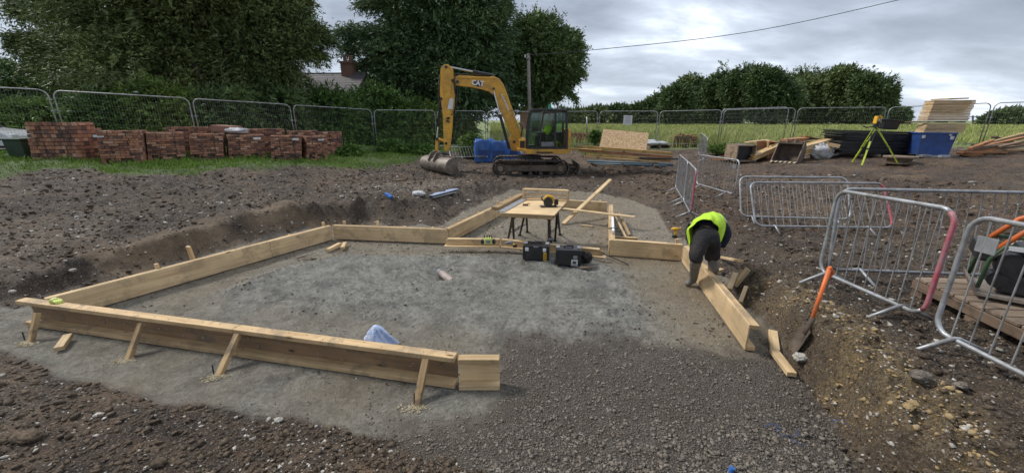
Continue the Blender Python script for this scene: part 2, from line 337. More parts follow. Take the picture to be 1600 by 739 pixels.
leaf_mat('leaf_conifer', (0.074, 0.119, 0.056), (0.126, 0.193, 0.084), (0.226, 0.295, 0.119), .4)
leaf_mat('leaf_dark', (0.062, 0.102, 0.037), (0.121, 0.182, 0.062), (0.217, 0.29, 0.096), .4)
leaf_mat('leaf_bush', (0.062, 0.116, 0.028), (0.132, 0.217, 0.046), (0.232, 0.342, 0.077), .5)
leaf_mat('leaf_weed', (.05, .10, .02), (.10, .19, .035), (.17, .30, .06), 1.4)
leaf_mat('leaf_far', (0.061, 0.095, 0.039), (0.114, 0.162, 0.059), (0.194, 0.245, 0.089), .12)
leaf_mat('grass_blade', (.075, .15, .018), (.14, .25, .035), (.24, .35, .07), .9)
leaf_mat('field_grass', (.17, .24, .05), (.27, .33, .095), (.45, .44, .20), .35)
rough_mat('flower_white', (.6, .62, .55), (.75, .75, .7), 5, .8)
# ------------------------------------------------------------------ mesh helpers
def tag(o, label=None, cat=None, group=None, kind=None):
    if label: o['label'] = label
    if cat: o['category'] = cat
    if group: o['group'] = group
    if kind: o['kind'] = kind
    return o
def thing(name, label, cat, loc=(0, 0, 0), rz=0., group=None):
    o = bpy.data.objects.new(name, None); COL.objects.link(o); o.empty_display_size = .1
    o.location = loc; o.rotation_euler = (0, 0, rz); tag(o, label, cat, group)

    return o
def wm(o):
    """world matrix without waiting for the depsgraph"""
    m = o.matrix_basis.copy()
    return (wm(o.parent) @ o.matrix_parent_inverse @ m) if o.parent else m
class MB:
    def __init__(s): s.v = []; s.f = []
    def add(s, vs, fs):
        k = len(s.v); s.v += [tuple(v) for v in vs]; s.f += [tuple(i+k for i in f) for f in fs]; return s
    def box(s, c, d, R=None, taper=1.):
        c = Vector(c); hx, hy, hz = d[0]/2, d[1]/2, d[2]/2; vs = []
        for z in (-1, 1):
            k = 1 if z < 0 else taper
            for x, y in ((-1, -1), (1, -1), (1, 1), (-1, 1)):
                v = Vector((x*hx*k, y*hy*k, z*hz)); vs.append((R @ v if R else v)+c)
        return s.add(vs, [(3, 2, 1, 0), (4, 5, 6, 7), (0, 1, 5, 4), (1, 2, 6, 5), (2, 3, 7, 6), (3, 0, 4, 7)])
    def beam(s, a, b, w, h, up=Vector((0, 0, 1))):
        a, b = Vector(a), Vector(b); x = (b-a); Ln = x.length; x.normalize(); y = Vector(up).cross(x)
        if y.length < 1e-4: y = Vector((0, 1, 0)).cross(x)
        y.normalize(); z = x.cross(y)
        return s.box((a+b)/2, (Ln, w, h), Matrix((x, y, z)).transposed())
    def tube(s, pts, r, n=8, closed=False, caps=True):
        pts = [Vector(p) for p in pts]; m = len(pts); rs = r if isinstance(r, (list, tuple)) else [r]*m
        t0 = None; rings = []; prev = None
        for i, p in enumerate(pts):
            if closed: t = pts[(i+1) % m]-pts[i-1]
            else: t = pts[min(i+1, m-1)]-pts[max(i-1, 0)]
            t.normalize()
            if prev is None:
                u = t.orthogonal().normalized()
            else:
                u = prev-t*prev.dot(t)
                u = u.normalized() if u.length > 1e-5 else t.orthogonal().normalized()
            prev = u; v = t.cross(u)
            rings.append([p+(u*math.cos(2*math.pi*k/n)+v*math.sin(2*math.pi*k/n))*rs[i] for k in range(n)])
        k0 = len(s.v); s.v += [tuple(q) for r_ in rings for q in r_]
        for i in range(m if closed else m-1):
            for k in range(n):
                a = k0+i*n+k; b = k0+i*n+(k+1) % n; j = (i+1) % m; c = k0+j*n+(k+1) % n; d = k0+j*n+k
                s.f.append((a, b, c, d))
        if not closed and caps:
            s.f.append(tuple(k0+k for k in range(n))[::-1]); s.f.append(tuple(k0+(m-1)*n+k for k in range(n)))
        return s
    def cyl(s, a, b, r, n=16, r2=None): return s.tube([a, b], [r, r if r2 is None else r2], n)
    def prism(s, poly, off):
        """poly: list of 3D points (planar), extruded by the vector off"""
        off = Vector(off); k = len(poly); vs = [Vector(p) for p in poly]+[Vector(p)+off for p in poly]
        return s.add(vs, [tuple(range(k))[::-1], tuple(range(k, 2*k))]+[(i, (i+1) % k, k+(i+1) % k, k+i) for i in range(k)])
    def ball(s, c, r, nu=10, nv=7, sc=(1, 1, 1)):
        vs = []; fs = []
        for j in range(nv+1):
            for i in range(nu):
                th = math.pi*j/nv; ph = 2*math.pi*i/nu
                vs.append((c[0]+r*sc[0]*math.sin(th)*math.cos(ph), c[1]+r*sc[1]*math.sin(th)*math.sin(ph), c[2]+r*sc[2]*math.cos(th)))
        for j in range(nv):
            for i in range(nu): fs.append((j*nu+i, (j+1)*nu+i, (j+1)*nu+(i+1) % nu, j*nu+(i+1) % nu))
        return s.add(vs, fs)
    def build(s, name, mat, parent=None, smooth=False, bev=0., origin=None, auto=False):
        me = bpy.data.meshes.new(name)
        if parent is not None: inv = wm(parent).inverted(); M0 = None
        c = Vector(origin) if origin is not None else (sum((Vector(v) for v in s.v), Vector())/max(1, len(s.v)))
        me.from_pydata([tuple(Vector(v)-c) for v in s.v], [], s.f); me.update()
        import bmesh as _b
        bm = _b.new(); bm.from_mesh(me); _b.ops.recalc_face_normals(bm, faces=bm.faces[:]); bm.to_mesh(me); bm.free()
        if smooth or auto:
            me.polygons.foreach_set('use_smooth', [True]*len(me.polygons))
            if auto:
                me.set_sharp_from_angle(angle=math.radians(40))
        me.materials.append(MATS[mat] if isinstance(mat, str) else mat)
        o = bpy.data.objects.new(name, me); COL.objects.link(o); o.location = c
        if parent is not None:
            o.parent = parent; o.matrix_parent_inverse = wm(parent).inverted()
        if bev:
            m = o.modifiers.new('bevel', 'BEVEL'); m.width = bev; m.segments = 2; m.limit_method = 'ANGLE'
        return o
BOXMESH = {}
def board(name, a, b, w, h, mat, parent=None, up=Vector((0, 0, 1)), bev=.003, label=None):
    """plank from a to b; local x runs along the grain; w sideways, h along 'up'"""
    a, b = Vector(a), Vector(b); x = b-a; Ln = x.length; x.normalize(); y = Vector(up).cross(x)
    if y.length < 1e-4: y = Vector((0, 1, 0)).cross(x)
    y.normalize(); z = x.cross(y)
    key = (round(Ln, 3), round(w, 3), round(h, 3), mat)
    me = BOXMESH.get(key)
    if me is None:
        t = MB().box((0, 0, 0), (Ln, w, h)); me = bpy.data.meshes.new('board'); me.from_pydata(t.v, [], t.f); me.update()
        me.materials.append(MATS[mat]); BOXMESH[key] = me
    o = bpy.data.objects.new(name, me); COL.objects.link(o)
    o.matrix_basis = Matrix.Translation((a+b)/2) @ Matrix((x, y, z)).transposed().to_4x4()
    if parent is not None:
        o.parent = parent; o.matrix_parent_inverse = wm(parent).inverted()
    if bev:
        m = o.modifiers.new('bevel', 'BEVEL'); m.width = bev; m.segments = 1
    if label: o['label'] = label
    return o
def npmesh(name, V, F, mat, parent=None, smooth=False, origin=(0, 0, 0)):
    """V (n,3) array, F (m,k) array with k = 3 or 4"""
    V = np.asarray(V, np.float32)-np.array(origin, np.float32); F = np.asarray(F, np.int32); k = F.shape[1]
    me = bpy.data.meshes.new(name); me.vertices.add(len(V)); me.vertices.foreach_set('co', V.ravel())
    me.loops.add(F.size); me.loops.foreach_set('vertex_index', F.ravel())
    me.polygons.add(len(F)); me.polygons.foreach_set('loop_start', np.arange(0, F.size, k, dtype=np.int32))
    if smooth: me.polygons.foreach_set('use_smooth', np.ones(len(F), bool))
    me.update(calc_edges=True)
    me.materials.append(MATS[mat] if isinstance(mat, str) else mat)
    o = bpy.data.objects.new(name, me); COL.objects.link(o); o.location = origin
    if parent is not None: o.parent = parent; o.matrix_parent_inverse = wm(parent).inverted()
    return o
def copy_tree(o, parent=None):
    c = o.copy(); COL.objects.link(c)
    if parent is not None: c.parent = parent; c.matrix_parent_inverse = o.matrix_parent_inverse.copy()
    for ch in list(o.children): copy_tree(ch, c)
    return c
V3 = Vector
# ================================================================== GROUND
GRASS = [PG(*p) for p in [(-200, 305), (0, 285), (60, 272), (130, 268), (215, 277), (300, 272), (400, 268), (480, 258), (560, 263), (625, 256), (660, 246), (735, 234), (800, 226), (850, 222)]]
GRASS = [(g.x, g.y) for g in GRASS]+[(4.5, 19.5), (5.5, 22), (10, 22.3), (14, 21.4), (18, 20), (22, 18.2), (34, 15), (90, 15), (90, 60), (-90, 60), (-90, 8)]
ROADP = [(3., 24.6), (4, 27.4), (20, 26.6), (44, 22.6), (43, 20.2), (19, 24.1)]
def ground_material():
    m, nt, b = newmat('earth'); l = nt.links.new
    tc = N(nt, 'ShaderNodeTexCoord'); O = tc.outputs['Object']
    def att(n): a = N(nt, 'ShaderNodeAttribute', attribute_name=n); return a.outputs['Fac']
    def noise(s, d=6., r=.6, dist=0.): n = N(nt, 'ShaderNodeTexNoise', i_Scale=s, i_Detail=d, i_Roughness=r, i_Distortion=dist); l(O, n.inputs['Vector']); return n.outputs[0]
    big = noise(.55, 5, .6); mid = noise(3.2, 8, .68); fine = noise(24., 6, .7); vf = noise(90., 3, .7)
    n6 = noise(7., 8, .75, .6); n40 = noise(45., 5, .75)
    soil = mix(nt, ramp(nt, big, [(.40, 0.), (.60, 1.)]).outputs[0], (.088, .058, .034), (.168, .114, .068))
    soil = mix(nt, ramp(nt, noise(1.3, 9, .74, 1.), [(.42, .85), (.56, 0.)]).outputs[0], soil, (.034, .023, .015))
    soil = mix(nt, ramp(nt, n6, [(.40, .8), (.54, 0.)]).outputs[0], soil, (.032, .022, .015))  # relief shading put into the soil colour here and below: dark hollows, pale tops
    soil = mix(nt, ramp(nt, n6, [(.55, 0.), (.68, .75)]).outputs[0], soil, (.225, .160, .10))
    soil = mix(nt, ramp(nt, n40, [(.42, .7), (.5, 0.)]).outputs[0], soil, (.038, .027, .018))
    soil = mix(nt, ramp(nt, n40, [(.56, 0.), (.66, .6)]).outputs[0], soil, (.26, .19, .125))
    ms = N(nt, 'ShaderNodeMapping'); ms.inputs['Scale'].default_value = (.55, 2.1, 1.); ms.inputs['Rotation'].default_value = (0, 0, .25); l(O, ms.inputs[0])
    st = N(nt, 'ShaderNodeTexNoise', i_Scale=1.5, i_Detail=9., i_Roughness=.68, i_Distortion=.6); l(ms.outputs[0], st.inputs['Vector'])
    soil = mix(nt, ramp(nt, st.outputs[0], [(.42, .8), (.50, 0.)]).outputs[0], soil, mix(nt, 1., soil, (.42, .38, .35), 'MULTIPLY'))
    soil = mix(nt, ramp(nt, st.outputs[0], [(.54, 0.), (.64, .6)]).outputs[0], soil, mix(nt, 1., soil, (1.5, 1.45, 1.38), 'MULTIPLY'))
    wr = mth(nt, 'MULTIPLY', att('warm'), .7); soil = mix(nt, wr, soil, mix(nt, 1., soil, (1.22, .96, .74), 'MULTIPLY'))
    # ochre and chalky patches
    soil = mix(nt, mth(nt, 'MULTIPLY', att('chalk'), ramp(nt, fine, [(.42, .15), (.6, 1.)]).outputs[0]), soil, (.30, .25, .19))
    och = mth(nt, 'MULTIPLY', att('ochre'), ramp(nt, n6, [(.36, .15), (.52, 1.)]).outputs[0])
    ocol = mix(nt, ramp(nt, n40, [(.40, 0.), (.60, 1.)]).outputs[0], (.085, .055, .028), (.36, .255, .115))
    clay = mix(nt, ramp(nt, mid, [(.38, 0.), (.6, 1.)]).outputs[0], (.052, .036, .025), (.15, .105, .068)); clay = mix(nt, ramp(nt, n40, [(.45, .75), (.56, 0.)]).outputs[0], clay, (.045, .031, .022)); clay = mix(nt, ramp(nt, n6, [(.56, 0.), (.7, .6)]).outputs[0], clay, (.20, .145, .085))
    scr = mix(nt, ramp(nt, mid, [(.35, 0.), (.6, 1.)]).outputs[0], (.14, .095, .055), (.27, .19, .115)); clay = mix(nt, att('scrape'), clay, scr)
    soil = mix(nt, att('bank'), soil, clay)
    soil = mix(nt, och, soil, ocol)
    vor = N(nt, 'ShaderNodeTexVoronoi', i_Scale=55.); l(O, vor.inputs['Vector'])
    sc = N(nt, 'ShaderNodeSeparateColor'); l(vor.outputs['Color'], sc.inputs[0])
    speck = mth(nt, 'MULTIPLY', ramp(nt, sc.outputs[0], [(.93, 0.), (.95, 1.)]).outputs[0], ramp(nt, vor.outputs['Distance'], [(.25, 1.), (.4, 0.)]).outputs[0])
    soil = mix(nt, mth(nt, 'MULTIPLY', speck, .8), soil, (.38, .34, .28))
    vb = N(nt, 'ShaderNodeTexVoronoi', i_Scale=120.); l(O, vb.inputs['Vector']); sb = N(nt, 'ShaderNodeSeparateColor'); l(vb.outputs['Color'], sb.inputs[0])
    soil = mix(nt, ramp(nt, sb.outputs[1], [(.88, 0.), (.92, .7)]).outputs[0], soil, (.27, .235, .19))
    # wet cement / sand blinding
    conc = mix(nt, ramp(nt, mid, [(.38, 0.), (.62, 1.)]).outputs[0], (.245, .232, .20), (.405, .385, .335))
    conc = mix(nt, ramp(nt, big, [(.42, 0.), (.6, .8)]).outputs[0], conc, (.34, .332, .28))
    conc = mix(nt, ramp(nt, noise(1.6, 10, .72, 1.2), [(.38, .75), (.50, 0.)]).outputs[0], conc, (.13, .125, .105))
    conc = mix(nt, ramp(nt, n6, [(.42, .6), (.49, 0.)]).outputs[0], conc, (.14, .135, .115))
    conc = mix(nt, ramp(nt, n40, [(.60, 0.), (.7, .4)]).outputs[0], conc, (.42, .415, .37))
    conc = mix(nt, ramp(nt, fine, [(.35, .6), (.6, 0.)]).outputs[0], conc, (.085, .083, .075))
    v2 = N(nt, 'ShaderNodeTexVoronoi', i_Scale=75.); l(O, v2.inputs['Vector']); s2 = N(nt, 'ShaderNodeSeparateColor'); l(v2.outputs['Color'], s2.inputs[0])
    pit = mth(nt, 'MULTIPLY', ramp(nt, s2.outputs[1], [(.80, 0.), (.83, 1.)]).outputs[0], ramp(nt, v2.outputs['Distance'], [(.15, 1.), (.33, 0.)]).outputs[0])
    conc = mix(nt, mth(nt, 'MULTIPLY', pit, mth(nt, 'MULTIPLY', att('peb'), .45)), conc, (.045, .04, .035))
    conc = mix(nt, mth(nt, 'MULTIPLY', att('tan'), ramp(nt, mid, [(.3, .55), (.6, 1.)]).outputs[0]), conc, (.26, .205, .135))
    # gravel
    v3 = N(nt, 'ShaderNodeTexVoronoi', i_Scale=75.); l(O, v3.inputs['Vector']); s3 = N(nt, 'ShaderNodeSeparateColor'); l(v3.outputs['Color'], s3.inputs[0])
    grav = mix(nt, s3.outputs[0], (.10, .084, .066), (.28, .24, .195)); grav = mix(nt, ramp(nt, v3.outputs['Distance'], [(.35, 0.), (.7, .5)]).outputs[0], grav, (.06, .049, .039))
    grav = mix(nt, ramp(nt, mid, [(.42, .65), (.60, 0.)]).outputs[0], grav, (.11, .084, .062)); grav = mix(nt, ramp(nt, n6, [(.52, 0.), (.66, .45)]).outputs[0], grav, (.21, .185, .155))
    col = mix(nt, att('conc'), soil, conc); col = mix(nt, att('grav'), col, grav)
    gr = mix(nt, mid, (.045, .075, .016), (.12, .17, .04)); gr = mix(nt, ramp(nt, fine, [(.5, 0.), (.7, .5)]).outputs[0], gr, (.09, .08, .045))
    col = mix(nt, att('grass'), col, gr)
    fld = mix(nt, ramp(nt, mid, [(.3, 0.), (.7, 1.)]).outputs[0], (.14, .19, .065), (.26, .29, .12)); col = mix(nt, att('field'), col, fld)
    rd = mix(nt, fine, (.22, .23, .235), (.34, .35, .35)); col = mix(nt, att('road'), col, rd)
    l(col, b.inputs['Base Color'])
    ro = mth(nt, 'SUBTRACT', .92, mth(nt, 'MULTIPLY', att('wet'), ramp(nt, mid, [(.35, .80), (.60, .58)]).outputs[0])); l(ro, b.inputs['Roughness'])
    b.inputs['Specular IOR Level'].default_value = .5
    h = mth(nt, 'ADD', mth(nt, 'MULTIPLY', fine, .8), mth(nt, 'MULTIPLY', vf, .25))
    h = mth(nt, 'ADD', h, mth(nt, 'MULTIPLY', n6, 1.6))
    h = mth(nt, 'ADD', h, mth(nt, 'MULTIPLY', att('grav'), mth(nt, 'SUBTRACT', .6, v3.outputs['Distance'])))
    bs = mth(nt, 'SUBTRACT', 1., mth(nt, 'MULTIPLY', att('smooth'), .12))
    n = N(nt, 'ShaderNodeBump'); n.inputs['Distance'].default_value = .05; l(bs, n.inputs['Strength']); l(h, n.inputs['Height']); l(n.outputs[0], b.inputs['Normal'])
    MATS['earth'] = m; return m
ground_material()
def masks(X, Y):
    di = sdf(PIT, X, Y)+.10*fbm(X*3, Y*3, 4, 71)
    s = sdf(SOILF, X, Y)+.09*fbm(X*3.4, Y*3.4, 5, 72); g = sdf(GRAVEL, X, Y)+.12*fbm(X*2.6, Y*2.6, 5, 73)
    pit = sst(-.03, .03, di); sf = sst(-.05, .05, s); gv = sst(-.22, .2, g+.16*fbm(X*7, Y*7, 4, 83))
    M = {}
    M['grav'] = np.clip(gv, 0, 1)*sst(-.12, .05, di)
    M['conc'] = pit*(1-sf)*(1-gv*.9)
    M['bank'] = np.exp(-((-di-.30)/.38)**2)*(di < .1)
    M['scrape'] = sst(-.2, .5, fbm(X*.9, Y*.9, 3, 91)+.35)*(X < -3)*(Y > 5.5)
    M['ochre'] = 1.1*np.exp(-((-di-.28)/.30)**4)*(X > 1.6)*sst(5.4, 4.4, Y)*(di < .12) + .8*np.exp(-((X-.2)**2/2.2+(Y-9.3)**2/.5))*(di < 0)
    M['ochre'] = np.clip(M['ochre']*(.35+.65*sst(-.25, .35, fbm(X*1.8, Y*1.8, 4, 92)))*.8+.3*sst(.1, .6, fbm(X*.9, Y*.9, 3, 74))*(X > 2.2), 0, 1)*(1-M['conc'])
    M['chalk'] = np.clip(.9*sst(.05, .5, fbm(X*.8, Y*.8, 4, 75))*np.exp(-((X+6.2)/2.2)**2-((Y-6.3)/2.)**2)+.75*np.exp(-((X+2.4)/1.9)**2-((Y-11)/1.)**2)+.2*sst(.2, .6, fbm(X*.5, Y*.5, 3, 76)), 0, 1)
    low = 1-sst(-.05, .5, sdf(MOUND, X, Y))
    M['tan'] = np.clip((1-gv)*low*(.40+.40*sst(1.2, 2.2, X)+.2*(Y > 6)+.5*fbm(X*1.4, Y*1.4, 3, 77)), 0, 1)*pit
    M['peb'] = np.clip(.3+.8*fbm(X*.9, Y*.9, 3, 78)+1.*np.exp(-((X-1.8)/.9)**2-((Y-3.7)/1.2)**2)+.9*(Y > 6.2), 0, 1)
    M['wet'] = np.clip(pit*(1-sf)*(1-gv)*(.75+.25*low)+.18, 0, 1)
    M['smooth'] = pit*(1-sf)*(1-gv)
    gd = sdf(GRASS, X, Y)+.9*fbm(X*.8, Y*.8, 5, 79)
    M['grass'] = sst(-.25, .3, gd)
    M['warm'] = np.clip(sst(-3, 2, X)*sst(5.5, 9, Y)*.9+.5*sst(0, .4, fbm(X*.4, Y*.4, 3, 84)), 0, 1)
    rr = np.hypot(X, Y)
    M['field'] = sst(-.4, .5, Y-(22.7+.0*X)-np.where(X > 9, -(X-9)*.28, 0)+.3*fbm(X, Y, 2, 80))*(X > -3)
    M['road'] = sst(-.12, .12, sdf(ROADP, X, Y)+.2*fbm(X*2, Y*2, 3, 81))
    return M
def make_ground():
    na, nr = 780, 600
    th = np.radians(np.concatenate([np.linspace(-64, 64, na), np.linspace(64, 296, 90)[1:-1]])); na = len(th)
    r = np.concatenate([[.02, .3, .6], np.geomspace(.9, 28, nr), np.geomspace(29, 900, 42)]); nr = len(r)
    R, T = np.meshgrid(r, th, indexing='ij'); X = R*np.sin(T); Y = R*np.cos(T)
    Z = ground(X, Y, True)
    e = np.exp(-np.clip(R-40, 0, None)/60)
    far = sst(30, 60, R); Z = Z*(1-far)+(.75+.0*R)*far + far*(.35*fbm(X*.02, Y*.02, 2, 90)*(1-sst(200, 500, R)))
    M = masks(X, Y)
    V = np.stack([X, Y, Z], -1).reshape(-1, 3)
    i = np.arange(nr-1)[:, None]; j = np.arange(na)[None, :]; j2 = (j+1) % na
    F = np.stack([i*na+j, i*na+j2, (i+1)*na+j2, (i+1)*na+j], -1).reshape(-1, 4)
    F = F[:, ::-1]
    cen = F[:, 0]
    g = {k: v.reshape(-1)[cen] for k, v in M.items()}
    cls = np.zeros(len(F), int)
    cls[g['conc'] > .5] = 1; cls[g['grav'] > .5] = 2; cls[g['grass'] > .5] = 3; cls[g['field'] > .5] = 4; cls[g['road'] > .5] = 5
    rf = R.reshape(-1)[cen]; cls[(rf > 60)] = 4
    for c, nm in enumerate(['muddy_ground', 'wet_concrete', 'gravel', 'grass_verge', 'field', 'road']):
        f = F[cls == c]
        if not len(f): continue
        u, inv = np.unique(f, return_inverse=True)
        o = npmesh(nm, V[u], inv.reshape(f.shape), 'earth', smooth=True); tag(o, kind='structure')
        for k, v in M.items():
            a = o.data.attributes.new(k, 'FLOAT', 'POINT')
            vv = v.reshape(-1)[u].astype(np.float32)
            if k == 'field': vv = np.maximum(vv, (R.reshape(-1)[u] > 60).astype(np.float32))
            if k in ('conc', 'grav', 'tan', 'wet', 'peb', 'smooth', 'bank', 'ochre', 'chalk') : vv = vv*(R.reshape(-1)[u] < 60)
            a.data.foreach_set('value', vv)
make_ground()
# ------------------------------------------------------------------ loose stones, clods and gravel as real geometry
ICO_V = []
_p = (1+5**.5)/2
for a, b in ((1, _p), (-1, _p), (1, -_p), (-1, -_p)): ICO_V += [(0, a, b), (a, b, 0), (b, 0, a)]
ICO_V = np.array(ICO_V, float); ICO_V /= np.linalg.norm(ICO_V[0])
def _hull(V):
    F = []; n = len(V)
    for i in range(n):
        for j in range(i+1, n):
            for k in range(j+1, n):
                nn = np.cross(V[j]-V[i], V[k]-V[i]); d = V@nn-V[i]@nn
                if np.all(d < 1e-6): F.append((i, j, k))
                elif np.all(d > -1e-6): F.append((i, k, j))
    return np.array(F)
ICO_F = _hull(ICO_V)
CUB_V = np.array([(x, y, z) for x in (-.8, .8) for y in (-.8, .8) for z in (-.8, .8)], float); CUB_F = np.array([(0, 1, 3), (0, 3, 2), (4, 6, 7), (4, 7, 5), (0, 4, 5), (0, 5, 1), (2, 3, 7), (2, 7, 6), (0, 2, 6), (0, 6, 4), (1, 5, 7), (1, 7, 3)])
def stones(name, X, Y, size, mat, rng, base=(ICO_V, ICO_F), flat=.65, sink=.25, jit=.28, Z=None):
    BV, BF = base; n = len(X); k = len(BV)
    Zg = ground(X, Y, True) if Z is None else Z
    ang = rng.uniform(0, 2*np.pi, n); V = BV[None]*(1+jit*rng.normal(size=(n, k, 1)).clip(-1.6, 1.6))
    V = V*np.stack([rng.uniform(.75, 1.35, n), rng.uniform(.65, 1.05, n), flat*rng.uniform(.6, 1.2, n)], -1)[:, None]
    tl = rng.normal(size=n)*.35; c, s_ = np.cos(tl), np.sin(tl)
    V = np.stack([V[..., 0]*c[:, None]-V[..., 2]*s_[:, None], V[..., 1], V[..., 0]*s_[:, None]+V[..., 2]*c[:, None]], -1)
    c, s_ = np.cos(ang), np.sin(ang)
    V = np.stack([V[..., 0]*c[:, None]-V[..., 1]*s_[:, None], V[..., 0]*s_[:, None]+V[..., 1]*c[:, None], V[..., 2]], -1)*size[:, None, None]
    V += np.stack([X, Y, Zg+size*flat*(.5-sink)], -1)[:, None]
    F = (BF[None]+(np.arange(n)*k)[:, None, None]).reshape(-1, 3)
    o = npmesh(name, V.reshape(-1, 3), F, mat); return tag(o, kind='stuff')
def wedge(n, r0, r1, rng, a=60):
    r = r0*(r1/r0)**rng.uniform(0, 1, n); t = np.radians(rng.uniform(-a, a, n)); return r*np.sin(t), r*np.cos(t), r
rng = np.random.default_rng(3)
X, Y, r = wedge(110000, 1.5, 6.5, rng); m = masks(X, Y); k = (rng.uniform(0, 1, len(X)) < m['grav'])
k = np.where(k)[0][:30000]; X, Y, r = X[k], Y[k], r[k]
tag(stones('gravel_stones', X, Y, np.clip(rng.lognormal(0, .62, len(X)), .3, 4.)*(.0030+.0020*sst(3.0, 1.8, Y+.25*(2-X)))*(1+.05*r), 'stone_grey', rng, (CUB_V, CUB_F)), 'dark grey angular gravel beside the slab in the foreground', 'gravel')
X, Y, r = wedge(60000, 1.3, 17, rng); m = masks(X, Y); ok = (m['conc'] < .2) & (m['grav'] < .4) & (m['grass'] < .4)
dens = .22+1.3*m['chalk']+.4*m['ochre']; k = np.where(ok & (rng.uniform(0, 1.5, len(X)) < dens))[0][:11000]; X, Y, r = X[k], Y[k], r[k]
tag(stones('chalk_stones', X, Y, np.clip(rng.lognormal(0, .5, len(X)), .3, 4)*.0042*(1+.17*r), 'stone_pale', rng, (CUB_V, CUB_F)), 'pale chalk and flint pieces scattered over the mud', 'stones')
X, Y, r = wedge(75000, 1.3, 17, rng); m = masks(X, Y); k = np.where((m['conc'] < .2) & (m['grass'] < .5) & (m['grav'] < .6) & (rng.uniform(0, 1, len(X)) > .7*m['bank']))[0][:40000]; X, Y, r = X[k], Y[k], r[k]
def clod_mat():
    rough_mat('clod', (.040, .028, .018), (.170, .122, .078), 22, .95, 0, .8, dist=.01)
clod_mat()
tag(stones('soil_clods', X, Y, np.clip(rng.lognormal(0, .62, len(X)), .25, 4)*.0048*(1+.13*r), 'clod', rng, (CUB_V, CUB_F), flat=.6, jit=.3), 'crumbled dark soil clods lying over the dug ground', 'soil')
# yellow flinty lumps in the right-hand bank
X, Y, r = wedge(40000, 1.4, 6, rng); m = masks(X, Y); k = np.where((m['ochre'] > .4) & (X > 1.5) & (rng.uniform(0, 1, len(X)) < .6))[0][:2600]; X, Y, r = X[k], Y[k], r[k]
tag(stones('clay_lumps', X, Y, np.clip(rng.lognormal(0, .5, len(X)), .3, 4)*.0068*(1+.08*r), 'stone_clay', rng, (ICO_V, ICO_F)), 'yellow clay lumps in the crumbling right bank', 'clay')
# grit and crumbs dropped over the wet slab
X, Y, r = wedge(14000, 1.8, 9, rng, 50); m = masks(X, Y); k = np.where((m['conc'] > .6) & (rng.uniform(0, 1, len(X)) < m['peb']-.2))[0][:2600]; X, Y, r = X[k], Y[k], r[k]
tag(stones('slab_grit', X, Y, np.clip(rng.lognormal(0, .4, len(X)), .4, 2.5)*.0032*(1+.2*r), 'clod', rng, (CUB_V, CUB_F)), 'dark grit crumbs scattered over the wet grey slab', 'grit')
# ================================================================== FORMWORK (timber shuttering round the slab)
def form(label, a, b, flip=1, H=.29, mat='plywood', rails=True, nseg=1, stakes=(), name='formwork_panel', rail_top=True, sag=0., group=None):
    """plywood web between a and b (inner face line, ground level) with a 2x3 rail along top and bottom on the outer side"""
    a, b = V3(a), V3(b); d = (b-a).normalized(); n = V3((-d.y, d.x, 0))*flip; up = V3((0, 0, 1))
    t = thing(name, label, 'formwork', a, 0, group)
    for i in range(nseg):
        p = a+(b-a)*(i/nseg); q = a+(b-a)*((i+1)/nseg)-d*.004
        board('face_board', p+up*(H/2+.012)+n*.009, q+up*(H/2+.012)+n*.009, .018, H-.004, mat, t)
        if rails:
            board('bottom_rail', p+up*.037+n*.059, q+up*.037+n*.059, .080, .048, 'timber', t)
            if rail_top: board('top_rail', p+up*(H-.018)+n*.059-d*.0, q+up*(H-.018)+n*.059, .080, .046, 'timber', t)
    for f, hh in stakes:
        p = a+(b-a)*f+n*.125
        board('stake', p-up*.12, p+up*hh, .045, .045, 'timber_pale', t, up=d)
    return t
z0 = 0.
cA = P(85, 503); cA2 = P(521, 375); cB2 = P(522, 374.6); cM = P(700, 382); cMf = P(820, 318)
cD2 = P(985, 341); cE = P(952, 400); cF = P(1064, 409); cG = P(1163, 549)
# left run, in two lengths
mA = cA+(cA2-cA)*.68
form('long plywood formwork panel along the left side of the slab, under the cut bank', cA, mA, 1, stakes=[(.42, .36)], nseg=1)
form('shorter formwork panel at the far end of the left run, beside two pegs', mA+(cA2-mA)*.004, cA2, 1, stakes=[(.93, .37), (.35, .3)])
form('back left formwork panel facing the camera behind two offcuts', cB2, cM, 1, stakes=[(.08, .36), (.38, .38), (.62, .3), (.86, .3)])
form('angled formwork panel running from the back corner to the saw bench', cM+(cMf-cM)*.01, cM+(cMf-cM)*.52, 1, stakes=[(.3, .32), (.7, .31)])
form('far half of the angled formwork, passing behind the saw bench', cM+(cMf-cM)*.525, cMf, 1, stakes=[(.2, .36), (.6, .33)])
form('low formwork panel at the far end of the slab, behind the leaning plank', P(835, 326), P(948, 333), 1, H=.27, stakes=[(.9, .3)])
form('short formwork return running toward the camera with a level on it', P(950, 336), cE+V3((-.01, .03, 0)), -1 if False else 1, H=.27)
form('right-hand formwork panel facing the camera behind the tan puddle', cE+V3((.01, 0, 0)), cF, 1, stakes=[(.93, .36)])
mG = cF+(cG-cF)*.30
form('short formwork panel between the corner and the bending worker', cF+(mG-cF)*.03, mG, 1)
form('long right formwork panel running from the worker to its open near end', mG+(cG-mG)*.006, cG, 1, H=.30)
# brace boards outside the short return
t = thing('brace_timber', 'two crossed brace timbers lying against the short formwork return', 'timber', P(975, 350))
board('board', P(958, 333, .2), P(978, 372, .04), .05, .04, 'timber_pale', t)
board('board', P(966, 331, .24), P(984, 368, .06), .05, .04, 'timber_muddy', t)
tag(board('loose_board', P(958, 371, .05), P(996, 373, .05), .09, .045, 'timber_muddy'), 'short board lying flat behind the right-hand formwork', 'board')
tag(board('cap_board', P(880, 326, .30), P(992, 339, .285), .14, .02, 'timber_pale'), 'thin board lying along the top of the far formwork', 'board')
